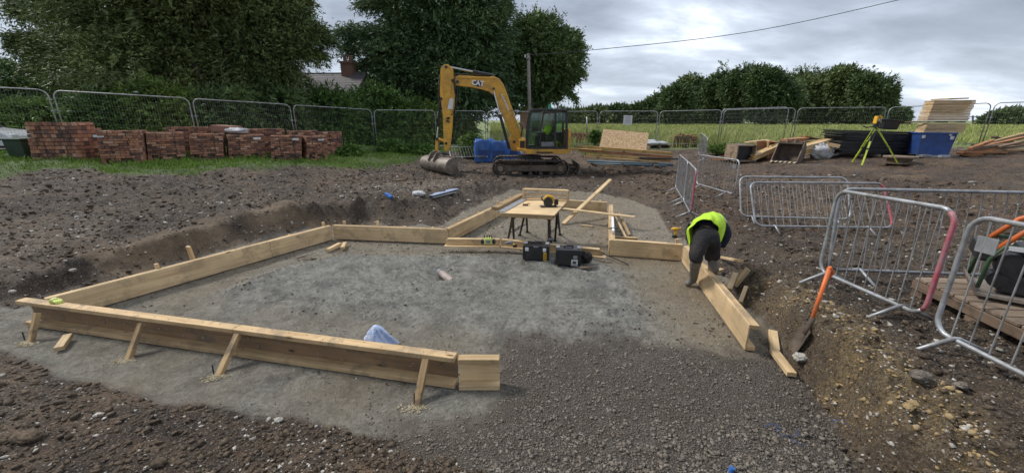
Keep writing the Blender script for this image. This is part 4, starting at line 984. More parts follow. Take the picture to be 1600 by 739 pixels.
# hands with five fingers, closed on the board top
def hand(c, fwd, sx):
    c = V3(c); f = V3(fwd).normalized(); s = f.cross(V3((0, 0, 1))).normalized()*sx; u = s.cross(f)*sx
    h = skin('hand', [(c-f*.03, .026), (c+f*.02, (.036, .022)), (c+f*.05, (.036, .018))], [(0, 1), (1, 2)], 'skin', worker, root=0, sub=1)
    for k, ln in enumerate((.060, .068, .064, .050)):
        o_ = c+f*.055+s*(-.030+.020*k)
        skin('finger', [(o_-f*.02, .010), (o_+f*ln*.4, .0095), (o_+f*ln*.65-u*ln*.35, .0085), (o_+f*ln*.6-u*ln*.75, .0075)], [(0, 1), (1, 2), (2, 3)], 'skin', h, sub=1)
    o_ = c-s*.03
    skin('thumb', [(o_, .012), (o_-s*.022+f*.025, .011), (o_-s*.02+f*.055-u*.015, .009)], [(0, 1), (1, 2)], 'skin', h, sub=1)
hand(rha, (-.35, .25, -.9), 1); hand(lha, (.35, .25, -.9), -1)
# yellow gripped tool below the right hand
g = rha+V3((-.02, .05, -.07))
t = thing('hammer', 'yellow-handled hammer gripped in the worker\'s right hand', 'hammer', g)
MB().tube([g+V3((-.02, -.05, .05)), g+V3((.03, .10, -.06))], [.014, .012], 8).build('handle', 'yellow_tool', t, smooth=True)
MB().cyl(g+V3((-.03, .12, -.06)), g+V3((.09, .10, -.06)), .018, 10).build('hammer_head', 'black_metal', t, auto=True)
# small yellow tool standing on the ground beyond the panel
g = PG(1054, 372)
t = thing('cordless_drill', 'yellow cordless drill set down on the mud behind the worker\'s left side', 'drill', g)
MB().box(g+up*.03, (.09, .07, .06)).build('battery', 'black_plastic', t, bev=.008)
MB().tube([g+up*.05, g+V3((.01, 0, .15))], .022, 8).build('handle', 'yellow_tool', t, smooth=True)
MB().tube([g+V3((-.09, 0, .19)), g+V3((-.03, 0, .19)), g+V3((.07, 0, .19))], [.015, .034, .036], 10).build('body', 'yellow_tool', t, smooth=True)
# ================================================================== EXCAVATOR
YB = 15.6
def ec(u, v, Y=YB): return PY(640+u/3.52, 80+v/3.52, Y)
def poly(name, uv, Yc, th, mat, parent, bev=.012):
    pts = [ec(u, v, Yc-th/2) for u, v in uv]
    return MB().prism(pts, (0, th, 0)).build(name, mat, parent, bev=bev)
dig = thing('excavator', 'yellow tracked excavator with black cab, boom reaching left over its muddy bucket', 'excavator', onG(.3, YB))
gy = GZ(.3, YB)
# --- undercarriage: tracks as stadium loops with separate shoes, rollers and sprockets
def track(Yc, shift):
    tr = MB(); x0, x1 = ec(500, 610, 14.9).x+shift, ec(828, 625, 14.9).x+shift; r = .29; zc = gy+r+.02
    pts = []; n = 12
    for k in range(n+1): a = math.pi/2+math.pi*k/n; pts.append((x0+r*math.cos(a), zc+r*math.sin(a)))
    for k in range(n+1): a = -math.pi/2+math.pi*k/n; pts.append((x1+r*math.cos(a), zc+r*math.sin(a)*(1)))
    belt = MB(); outer = [V3((x, Yc-.21, z)) for x, z in pts]; inner = [V3((x0+(x-x0)*1 if x0 < x < x1 else (x0 if x <= x0 else x1)+(x-(x0 if x <= x0 else x1))*.86, Yc-.21, zc+(z-zc)*.86)) for x, z in pts]
    m = len(outer); vs = outer+inner+[p+V3((0, .42, 0)) for p in outer+inner]; fs = []
    for i in range(m):
        j = (i+1) % m; fs += [(i, j, m+j, m+i), (2*m+j, 2*m+i, 3*m+i, 3*m+j), (j, i, 2*m+i, 2*m+j), (m+i, m+j, 3*m+j, 3*m+i)]
    t = belt.add(vs, fs).build('track', 'rubber', dig)
    # shoes
    per = []; L_ = 0
    P2 = pts+[pts[0]]
    for i in range(len(P2)-1): L_ += math.dist(P2[i], P2[i+1])
    N_ = 44; acc = 0; want = 0; sh = MB()
    for i in range(len(P2)-1):
        a, b = P2[i], P2[i+1]; d = math.dist(a, b)
        while want <= acc+d and d > 1e-6:
            f = (want-acc)/d; x = a[0]+(b[0]-a[0])*f; z = a[1]+(b[1]-a[1])*f; th = math.atan2(b[1]-a[1], b[0]-a[0])
            R = Matrix.Rotation(-th, 3, 'Y'); sh.box((x, Yc, z), (L_/N_*.72, .45, .045), R); want += L_/N_
        acc += d
    tag(sh.build('track_shoes', 'track_mud', t), kind='stuff')
    MB().box(((x0+x1)/2, Yc, zc-.0), (x1-x0, .26, .24)).build('track_frame', 'track_mud', dig, bev=.03)
    for x, rr in ((x0, .20), (x1, .215)):
        w_ = MB().cyl((x, Yc-.15, zc), (x, Yc+.15, zc), rr, 20).build('sprocket', 'track_mud', dig, auto=True)
        MB().cyl((x, Yc-.19, zc), (x, Yc-.14, zc), rr*.5, 16).build('hub', 'bucket_steel', w_, auto=True)
    for k in range(5):
        x = x0+(x1-x0)*(.16+.17*k); MB().cyl((x, Yc-.17, zc-.19), (x, Yc+.17, zc-.19), .075, 12).build('roller', 'rubber', dig, auto=True)
    MB().cyl(((x0+x1)/2, Yc-.15, zc+.19), ((x0+x1)/2, Yc+.15, zc+.19), .05, 10).build('roller', 'rubber', dig, auto=True)
    return x0, x1, zc
x0, x1, zc = track(14.75, 0); track(16.45, -.05)
MB().box(((x0+x1)/2, 15.6, zc+.08), (1.2, 1.5, .26)).build('chassis', 'track_mud', dig, bev=.02)
MB().cyl(((x0+x1)/2, 15.6, zc+.2), ((x0+x1)/2, 15.6, zc+.40), .45, 24).build('slew_ring', 'black_metal', dig, auto=True)
# --- dozer blade behind the tracks
bx = ec(925, 600, 15.0).x
b = MB(); vs = []; nb_ = 7
for y in (14.55, 16.65):
    for k in range(nb_):
        a = -0.75+1.5*k/(nb_-1); vs.append((bx-.10+.16*math.cos(a)*.9, y, gy+.30+.27*math.sin(a)))
k2 = len(vs); vs += [(v[0]-.03, v[1], v[2]) for v in vs]
fs = []
for k in range(nb_-1): fs += [(k, k+1, nb_+k+1, nb_+k), (k2+k+1, k2+k, k2+nb_+k, k2+nb_+k+1)]
for s in (0, nb_): fs += [(s+k, s+k+1, k2+s+k+1, k2+s+k) for k in range(nb_-1)]
fs += [(0, nb_, k2+nb_, k2), (nb_-1, 2*nb_-1, k2+2*nb_-1, k2+nb_-1)]
b.add(vs, fs).build('dozer_blade', 'bucket_steel', dig)
for y in (15.1, 16.1): MB().tube([(x1-.2, y, zc+.05), (bx-.05, y, gy+.26)], .06, 8).build('blade_arm', 'track_mud', dig)
# --- upper body
def bx3(name, u0, u1, v0, v1, Ya, Yb, mat, parent=dig, bev=.02):
    a = ec(u0, v1, Ya); c_ = ec(u1, v0, Ya)
    return MB().box(((a.x+c_.x)/2, (Ya+Yb)/2, (a.z+c_.z)/2), (abs(c_.x-a.x), abs(Yb-Ya), abs(c_.z-a.z))).build(name, mat, parent, bev=bev)
poly('deck', [(588, 538), (640, 540), (885, 540), (884, 556), (862, 566), (650, 566), (632, 553), (590, 552)], 15.7, 1.95, 'cat_yellow', dig)
bx3('counterweight', 868, 889, 430, 550, 14.72, 16.75, 'cat_yellow', bev=.06)
bx3('engine_cover', 700, 868, 445, 540, 15.95, 16.7, 'black_metal', bev=.05)
bx3('side_panel', 600, 640, 487, 540, 15.05, 16.6, 'cat_yellow', bev=.02)
bx3('vent', 607, 632, 495, 532, 15.03, 15.06, 'black_metal', bev=.002)
# --- cab: frame, door, glass
Yn, Yf = 14.78, 15.83
cab = MB()
def bar(b, uv, Ys, w_=.06):
    pts = [ec(u, v, Yn) for u, v in uv]
    for Y in Ys:
        for p, q in zip(pts[:-1], pts[1:]):
            b.beam(V3((p.x, Y, p.z)), V3((q.x, Y, q.z)), w_, w_)
bar(cab, [(648, 538), (650, 430), (668, 330)], (Yn, Yf), .075)
bar(cab, [(862, 538), (864, 335)], (Yn, Yf), .085)
bar(cab, [(664, 332), (690, 322), (862, 326)], (Yn, Yf), .07)
bar(cab, [(648, 534), (862, 534)], (Yn, Yf), .08)
for u, v in ((666, 332), (864, 330), (648, 534), (864, 534), (650, 432)):
    p = ec(u, v, Yn); cab.box((p.x, (Yn+Yf)/2, p.z), (.06, Yf-Yn, .06))
cabo = cab.build('cab_frame', 'black_metal', dig, bev=.01)
bx3('cab_roof', 668, 866, 318, 332, Yn-.03, Yf+.03, 'black_metal', bev=.03)
door = MB(); bar(door, [(716, 530), (722, 430), (738, 335)], (Yn-.025,), .05); bar(door, [(800, 530), (802, 335)], (Yn-.025,), .07); bar(door, [(716, 528), (800, 528)], (Yn-.025,), .06); bar(door, [(738, 340), (800, 340)], (Yn-.025,), .05)
dr = door.build('door', 'black_metal', dig, bev=.008)
MB().box(ec(790, 455, Yn-.07), (.12, .04, .05)).build('handle', 'black_plastic', dr, bev=.005)
bx3('door_lower_panel', 724, 798, 500, 525, Yn-.01, Yn+.01, 'grey_plastic', dr, .003)
def pane(nm, uv, Y, par, th=.008): return MB().prism([ec(u, v, Yn) + V3((0, Y-Yn, 0)) for u, v in uv], (0, th, 0)).build(nm, 'glass', par)
for Y in (Yn-.01, Yf+.01):
    pane('pane', [(655, 430), (718, 430), (734, 340), (674, 340)], Y, cabo); pane('pane', [(653, 525), (715, 525), (718, 436), (655, 436)], Y, cabo)
    pane('pane', [(806, 525), (857, 525), (859, 340), (808, 340)], Y, cabo)
pane('pane', [(724, 495), (796, 495), (798, 345), (742, 345)], Yn-.03, dr); pane('pane', [(724, 525), (796, 525), (798, 345), (742, 345)], Yf+.015, cabo)
# seat, console and the hi-vis jacket hung in the cab
bx3('seat', 752, 800, 470, 495, 15.05, 15.6, 'black_plastic', bev=.03); bx3('seat_back', 785, 803, 385, 480, 15.08, 15.58, 'black_plastic', bev=.03)
bx3('console', 690, 712, 465, 530, 15.1, 15.5, 'black_plastic', bev=.02)
for y in (15.0, 15.6): MB().tube([ec(730, 500, 15.0)*0+V3((ec(730, 500).x, y, ec(730, 500).z)), V3((ec(722, 455).x, y, ec(722, 455).z))], [.015, .022], 8).build('joystick', 'black_plastic', dig)
vj = thing('hi_vis_jacket', 'yellow hi-vis jacket draped over the seat inside the excavator cab', 'jacket', ec(765, 430, 15.3))
lumpy('cloth', ec(762, 432, 15.3), .17, 'hi_vis', 9, (.9, 1.1, 1.0), 20, 14, .4, vj)
bx3('step', 700, 790, 556, 562, 14.5, 14.72, 'black_metal', bev=.004)
# beacons, mirror, exhaust
p = ec(771, 318, 15.3); MB().cyl(p, p+V3((0, 0, .16)), .055, 14, .05).build('green_beacon', 'teal_plastic', dig, auto=True)
p = ec(824, 318, 15.3); MB().cyl(p, p+V3((0, 0, .11)), .05, 14, .045).build('beacon', 'grey_plastic', dig, auto=True)
MB().tube([ec(742, 322, Yn-.05), ec(752, 305, Yn-.16), ec(750, 330, Yn-.2)], .012, 6).build('mirror_arm', 'black_metal', dig)
MB().box(ec(744, 335, Yn-.2), (.15, .04, .10)).build('mirror', 'black_plastic', dig, bev=.01)
MB().tube([ec(586, 470, 16.3), ec(590, 380, 16.3), ec(600, 372, 16.3)], .012, 6).build('grab_rail', 'black_metal', dig)
# --- boom, stick and rams (the boom plane is just beyond the cab side)
YBm = 16.0
boom = poly('boom', [(247, 168), (252, 142), (272, 133), (380, 141), (440, 143), (462, 138), (492, 152), (515, 182), (533, 225), (548, 270), (575, 342), (604, 425), (618, 462), (606, 512), (588, 553), (560, 545), (545, 490), (556, 462),
    (532, 408), (505, 348), (486, 295), (466, 248), (436, 224), (400, 212), (340, 200), (280, 193), (258, 190)], YBm, .30, 'cat_yellow', dig, .018)
# weld rib plates proud of both faces
poly('rib_plate', [(250, 150), (275, 140), (470, 146), (478, 150), (470, 154), (275, 150)], YBm, .34, 'cat_yellow', boom, .004)
for u, v in ((262, 170), (462, 206), (575, 500)):
    p = ec(u, v, YBm-.2); MB().cyl(p, p+V3((0, .4, 0)), .055 if u != 462 else .04, 14).build('pin', 'black_metal', boom, auto=True)
stick = poly('stick', [(168, 150), (170, 96), (186, 76), (212, 74), (234, 92), (240, 150), (246, 200), (243, 290), (236, 340), (229, 450), (222, 520), (214, 552), (194, 552), (188, 520), (184, 400), (180, 330), (166, 240)], YBm, .26, 'cat_yellow', dig, .018)
poly('cheek_plate', [(176, 150), (180, 100), (215, 88), (230, 104), (234, 170), (220, 300), (200, 300), (186, 240)], YBm, .31, 'cat_yellow', stick, .006)
for u, v in ((200, 88), (236, 162), (200, 508), (172, 262)):
    p = ec(u, v, YBm-.19); MB().cyl(p, p+V3((0, .38, 0)), .05, 14).build('pin', 'black_metal', stick, auto=True)
def ram(nm, a, b, f, r, Y=YBm, dY=0.):
    a, b = ec(*a, Y), ec(*b, Y); m = a+(b-a)*f
    o = MB().cyl(a, m, r, 14).build(nm, 'black_metal', dig, auto=True); MB().cyl(m-(b-a)*.01, b, r*.55, 12).build('rod', 'chrome', o, auto=True)
    MB().cyl(m-(b-a).normalized()*.08, m+(b-a).normalized()*.02, r*1.15, 14).build('collar', 'black_metal', o, auto=True)
ram('stick_cylinder', (470, 138), (205, 86), .45, .060)
ram('bucket_cylinder', (172, 262), (150, 478), .70, .050)
for dy in (-.24, .24):
    ram('boom_cylinder', (548, 540), (462, 222), .60, .058, YBm+dy)
# bucket linkage
MB().beam(ec(150, 480, YBm), ec(205, 500, YBm), .20, .07).build('link', 'cat_yellow', dig, bev=.01)
MB().beam(ec(152, 480, YBm), ec(150, 552, YBm), .22, .10).build('link', 'cat_yellow', dig, bev=.01)
p = ec(150, 484, YBm-.16); MB().cyl(p, p+V3((0, .32, 0)), .055, 12).build('pin', 'black_metal', dig, auto=True)
# hoses along stick and boom
for uv, Y in [([(262, 195), (262, 260), (258, 310), (240, 345), (228, 352)], YBm-.19), ([(250, 130), (244, 180), (250, 230), (262, 280), (240, 340)], YBm-.21), ([(165, 130), (158, 220), (160, 330), (150, 410)], YBm-.14), ([(600, 395), (622, 420), (612, 470)], YBm-.2), ([(470, 150), (380, 134), (260, 126), (232, 140)], YBm+.1)]:
    MB().tube([ec(u, v, Y) for u, v in uv], .022, 7).build('hose', 'rubber', dig, smooth=True)
for k, (u, v) in enumerate([(208, 370), (212, 372), (216, 368), (206, 385), (214, 388)]):
    MB().box(ec(u, v, YBm-.16), (.07, .06, .06)).build('valve', 'black_metal', dig, bev=.006)
# tilting coupler and wide grading bucket, turned across the boom
cpl = MB(); pc = ec(182, 575, YBm)
cpl.box(pc, (.46, .34, .22), Matrix.Rotation(.25, 3, 'Y')); cpl.box(pc+V3((.02, 0, -.14)), (.34, .5, .12), Matrix.Rotation(-.8, 3, 'Z'))
cpl.build('coupler', 'black_metal', dig, bev=.03)
A = ec(98, 632, 16.2); B = ec(240, 655, 15.0); A.z = gy+.36; B.z = gy+.33
ax = (B-A).normalized(); hx = V3((ax.y, -ax.x, 0)); hx = -hx if hx.x < 0 else hx; up = V3((0, 0, 1)); n_ = 14
prof = []
for k in range(n_+1):
    a = math.radians(60+235*k/n_); rr = .34
    prof.append((rr*math.cos(a)*1.05, rr*math.sin(a)*.92))
prof.append((prof[-1][0]+.16, prof[-1][1]-.02))
b = MB(); vs = []
for q in (A, B):
    for x_, z_ in prof: vs.append(q+hx*x_+up*z_)
m_ = len(prof); vs2 = []
for q in (A, B):
    for x_, z_ in prof: vs2.append(q+hx*x_*.93+up*z_*.93)
fs = [(k, k+1, m_+k+1, m_+k) for k in range(m_-1)]+[(2*m_+k+1, 2*m_+k, 3*m_+k, 3*m_+k+1) for k in range(m_-1)]
for s in (0, m_): fs += [(s+k, s+k+1, 2*m_+s+k+1, 2*m_+s+k) for k in range(m_-1)]
fs += [(0, m_, 3*m_, 2*m_), (m_-1, 2*m_-1, 4*m_-1, 3*m_-1)]
bk = b.add(vs+vs2, fs).build('bucket', 'bucket_steel', dig, auto=True)
for q in (A, B):
    MB().prism([q+hx*x_*.97+up*z_*.97-ax*.0 for x_, z_ in prof], ax*(.03 if q is A else -.03)).build('side_plate', 'bucket_steel', bk)
for f in (.32, .52):
    q = A+(B-A)*f; MB().prism([q+hx*(-.30)+up*.12, q+hx*(-.1)+up*.33, q+hx*.14+up*.46, q+hx*.02+up*.54, q+hx*(-.2)+up*.46, q+hx*(-.36)+up*.2], ax*.05).build('ear', 'bucket_steel', bk)
MB().beam(A+up*.33+hx*.14, B+up*.33+hx*.14, .08, .07).build('top_beam', 'bucket_steel', bk, bev=.01)
# --- lettering: the maker's mark and the model figures
def text(body, loc, size, mat, parent, rot=(math.pi/2, 0, 0), name='lettering', shear=0., space=1., bold=.0):
    c = bpy.data.curves.new(name, 'FONT'); c.body = body; c.size = size; c.extrude = .003; c.offset = bold; c.align_x = 'CENTER'; c.align_y = 'CENTER'; c.shear = shear; c.space_character = space
    o = bpy.data.objects.new(name, c); COL.objects.link(o)
    dg = bpy.context.evaluated_depsgraph_get(); me = bpy.data.meshes.new_from_object(o.evaluated_get(dg)); bpy.data.objects.remove(o)
    me.materials.clear(); me.materials.append(MATS[mat]); o = bpy.data.objects.new(name, me); COL.objects.link(o)
    o.matrix_basis = Matrix.Translation(loc) @ Matrix(((1, 0, 0, 0), (0, 1, 0, 0), (0, 0, 1, 0), (0, 0, 0, 1))) @ (rot if isinstance(rot, Matrix) else Vector((0, 0, 0)).to_track_quat('X', 'Z').to_matrix().to_4x4()) if False else Matrix.Translation(loc) @ (rot if isinstance(rot, Matrix) else __import__('mathutils').Euler(rot).to_matrix().to_4x4())
    if parent is not None: o.parent = parent; o.matrix_parent_inverse = wm(parent).inverted()
    return o
Yl = YBm-.155
p = ec(372, 180, Yl); slope = math.atan2((ec(340, 175, Yl)-ec(400, 184, Yl)).z, -(ec(340, 175, Yl)-ec(400, 184, Yl)).x)
E_ = __import__('mathutils').Euler
pts = [ec(372, 198, Yl), ec(398, 198, Yl), ec(402, 172, Yl), ec(392, 166, Yl), ec(382, 186, Yl)]
MB().prism([q-V3((0, .002, 0)) for q in pts], (0, .004, 0)).build('emblem_plate', 'paint_red', boom)
pts = [ec(356, 162, Yl), ec(392, 164, Yl), ec(392, 190, Yl), ec(378, 197, Yl), ec(356, 190, Yl)]
MB().prism([q-V3((0, .006, 0)) for q in pts], (0, .003, 0)).build('emblem_plate', 'black_metal', boom)
text('CAT', ec(375, 178, Yl-.012), .24, 'white_paint', boom, E_((math.pi/2, slope*0+.12, 0)).to_matrix().to_4x4(), 'emblem', bold=.008)
a, b = ec(505, 235, Yl), ec(545, 325, Yl); ang = math.atan2((b-a).z, (b-a).x)
text('EXCAVATOR', (a+b)/2-V3((0, .006, 0)), .135, 'white_paint', boom, E_((math.pi/2, -ang, 0)).to_matrix().to_4x4(), 'lettering', bold=.003) if False else None
for k in range(8):
    q = a.lerp(b, (k+.5)/8); w_ = .075 if k % 3 else .05
    MB().box(q-V3((0, .004, 0)), (.055, .004, w_), Matrix.Rotation(-ang-math.pi/2, 3, 'Y')).build('decal', 'label_white', boom)
MB().prism([ec(222, 260, YBm-.165), ec(242, 262, YBm-.165), ec(236, 322, YBm-.165), ec(208, 318, YBm-.165)], (0, .004, 0)).build('decal', 'label_white', stick)
# barrier lying flat behind the bucket is built with the other barriers
# ================================================================== CROWD BARRIERS
def barrier(lb, A, B, h=.95, lean=0., grp='galvanised crowd barriers', pink=None, leg=.12, plate=None, footlen=.30, nb=None, feet=(.16, .84), cat='barrier'):
    """A, B: ground points under the two ends. lean: radians the frame tips away from the camera"""
    A, B = V3(A), V3(B); t = thing('crowd_barrier', lb, cat, (A+B)/2, 0, grp)
    x = (B-A); Ln = x.length; x.normalize(); n = V3((-x.y, x.x, 0)).normalized()
    if n.y < 0: n = -n
    z = (up*math.cos(lean)+n*math.sin(lean)).normalized()
    def W(u, v): return A+x*u+z*(leg+v)
    R_ = .13; pts = []
    for cx, cy, a0 in ((Ln-R_, R_, -90), (Ln-R_, h-R_, 0), (R_, h-R_, 90), (R_, R_, 180)):
        for k in range(6): a = math.radians(a0+18*k); pts.append((cx+R_*math.cos(a), cy+R_*math.sin(a)))
    if pink is None:
        MB().tube([W(*q) for q in pts], .0195, 8, closed=True).build('frame', 'steel_galv', t, smooth=True)
    else:  # one upright painted
        right = pink > 0
        i0, i1 = (3, 9) if right else (15, 21)
        paint = [W(*q) for q in pts[i0:i1+1]]
        MB().tube(paint, .0198, 8).build('painted_upright', 'paint_red', t, smooth=True)
        rest = pts[i1:]+pts[:i0+1]
        MB().tube([W(*q) for q in rest], .0195, 8).build('frame', 'steel_galv', t, smooth=True)
    nb_ = nb or int(Ln/.125)
    me = None
    for k in range(1, nb_):
        u = Ln*k/nb_
        o = MB().tube([W(u, 0), W(u, h)], .0064, 6, caps=False)
        if me is None:
            ob = o.build('bar', 'steel_dull', t, smooth=True); me = ob; base = u
        else:
            c = me.copy(); COL.objects.link(c); c.location = me.location+x*(u-base)
    for f in feet:
        u = Ln*f
        ft = MB().tube([W(u, 0)+n*footlen-z*leg*.95+up*0, W(u, .015)+n*.02, W(u, .015)-n*.02, W(u, 0)-n*footlen-z*leg*.95], .017, 7).build('foot', 'steel_galv', t, smooth=True)
    if plate: 
        q = W(Ln*plate, h*.80); MB().beam(q-x*.07, q+x*.07, .008, .12, up=z).build('plate', 'grey_plastic', t, bev=.002)
    return t
def GG(px, py): return PG(px, py)
def ends(a, b):
    return PG(*a), PG(*b)
A, B = ends((1276, 437), (1436, 513)); barrier('near crowd barrier with a pink painted right end, beside the orange shovel', A, B, .98, pink=1, feet=(.10, .84))
A, B = ends((1452, 535), (1740, 690)); barrier('nearest crowd barrier, cut off by the right edge, in front of the pallet', A, B, .98, plate=.14, feet=(.16, .84))
A, B = ends((1292, 436), (1600, 447)); barrier('long crowd barrier running behind the compactor, joined at its left end', A, B, .98, plate=.97, lean=.12)
A, B = ends((1158, 347), (1330, 352)); barrier('leaning crowd barrier at mid right, rear one of the overlapping pair', A, B, .86, lean=.5, plate=.1, feet=(.1, .87), footlen=.14)
A, B = ends((1182, 363), (1398, 366)); barrier('leaning crowd barrier at mid right, front one of the overlapping pair with a reddish end', A, B, .86, lean=.55, pink=1, feet=(.14, .82), footlen=.14)
A, B = ends((1087, 294), (1146, 312)); barrier('angled crowd barrier standing behind the edge-on pair by the trench', A, B, .88, plate=.9, leg=.14)
A, B = ends((1055, 300), (1068, 324)); B = A+(B-A).normalized()*2.0; barrier('edge-on crowd barrier at the trench corner, farther of two in line', A, B, .95, leg=.14, feet=(.1, .88))
A, B = ends((1067, 322), (1078, 344)); barrier('edge-on crowd barrier with a pink near post by the worker', A, B, .95, leg=.14, pink=1 if B.x > A.x else 1, feet=(.12, .92))
A, B = ends((1091, 244), (1097, 251)); B = A+(B-A).normalized()*2.2; barrier('small far crowd barrier seen edge-on before the grey road', A, B, .95, leg=.12)
# one lying flat on the ground behind the digger's bucket
a, b = PG(705, 254), PG(770, 254); a.z = b.z = a.z+.22
t = barrier('crowd barrier lying nearly flat between the bucket and the tracks', a, b, .95, lean=1.15, leg=.02, feet=(.25, .85), footlen=.25)
# ================================================================== MESH FENCE
def fence(lb, A, B, H=2.0, sl=0., grp='steel mesh fence panels'):
    A, B = V3(A), V3(B); t = thing('mesh_fence_panel', lb, 'fence panel', (A+B)/2, 0, grp)
    x = (B-A); Ln = x.length; x.normalize(); z = V3((0, 0, 1))
    def W(u, v): return A+x*u+z*v
    R_ = .22
    pts = [(0.03, .0), (.03, H-R_)]+[(.03+R_-R_*math.cos(math.radians(15*k)), H-R_+R_*math.sin(math.radians(15*k))) for k in range(1, 6)]
    pts += [(Ln-.03-R_+R_*math.sin(math.radians(15*k)), H-R_+R_*math.cos(math.radians(15*k))) for k in range(0, 7)]+[(Ln-.03, 0)]
    MB().tube([W(*q) for q in pts], .021, 8).build('frame', 'steel_galv', t, smooth=True)
    MB().tube([W(.03, .16), W(Ln-.03, .16)], .016, 6).build('bottom_rail', 'steel_galv', t, smooth=True)
    m = MB(); nv = int(Ln/.075)
    for k in range(1, nv): u = .03+(Ln-.06)*k/nv; m.tube([W(u, .16), W(u, H-.02)], .0019, 3, caps=False)
    for k in range(1, 9): m.tube([W(.03, .16+(H-.2)*k/9), W(Ln-.03, .16+(H-.2)*k/9)], .0022, 3, caps=False)
    tag(m.build('mesh_wire', 'steel_galv', t), kind='stuff')
    for u in (.03, Ln-.03): MB().box(W(u, 1.35), (.07, .07, .05)).build('clamp', 'steel_galv', t)
    q = W(0, 0); MB().box(q+V3((0, 0, .05)), (.22, .62, .12)).build('foot_block', 'rubber', t, bev=.02)
    return t
FP = [(-190, 11.4), (77, 13.6), (297, 15.8), (455, 17.9), (582, 20.0), (681, 22.0), (760, 22.9), (852, 23.4), (936, 23.6), (1030, 23.5), (1130, 23.1), (1246, 21.9), (1388, 20.6), (1553, 19.1), (1760, 17.2)]
FT = [128, 141, 154, 164, 172, 173, 174, 175, 174, 174, 172, 169, 168, 161, 155]
lbs = ['leftmost mesh fence panel, cut off by the left edge', 'mesh fence panel behind the tall left brick stack', 'mesh fence panel behind the brick stacks with the white sack', 'mesh fence panel behind the right-hand brick stacks', 'mesh fence panel on the grass left of the excavator arm',
       'mesh fence panel directly behind the excavator arm', 'mesh fence panel behind the blue bulk bags', 'mesh fence panel behind the excavator cab', 'mesh fence panel carrying the white notice', 'mesh fence panel behind the stack of brown tiles',
       'mesh fence panel behind the open timber box', 'mesh fence panel behind the toothed bucket and tripod', 'mesh fence panel behind the blue skip', 'rightmost mesh fence panel, above the demolition timber']
pts = []
for (px, Y), ty in zip(FP, FT):
    top = PY(px, ty, Y); pts.append(V3((top.x, Y, top.z-2.0)))
for i in range(len(pts)-1):
    a, b = pts[i], pts[i+1]; d = (b-a).normalized()*.03
    if i == 10: fence('second mesh fence panel overlapping behind the toothed bucket', a+V3((.1, .35, .05)), b+V3((-.2, .3, .05)))
    fence(lbs[i], a+d, b-d)
q = PY(981, 188, 23.45)
t = thing('notice', 'white paper notice tied to the mesh fence near the timber sheets', 'sign', q)
MB().box(q, (.50, .02, .52)).build('board', 'label_white', t)
for k in range(6): MB().box(q+V3((0, -.012, .18-.07*k)), (.36 if k % 2 else .30, .004, .018)).build('text_line', 'grey_plastic', t)
# brace strut behind the panel at 915
MB_ = MB().tube([PY(917, 183, 22.9), PY(917, 208, 22.9)], .04, 8); tag(MB_.build('steel_post', 'steel_galv', smooth=True), 'thin grey post standing in the long grass left of the timber sheet', 'post')
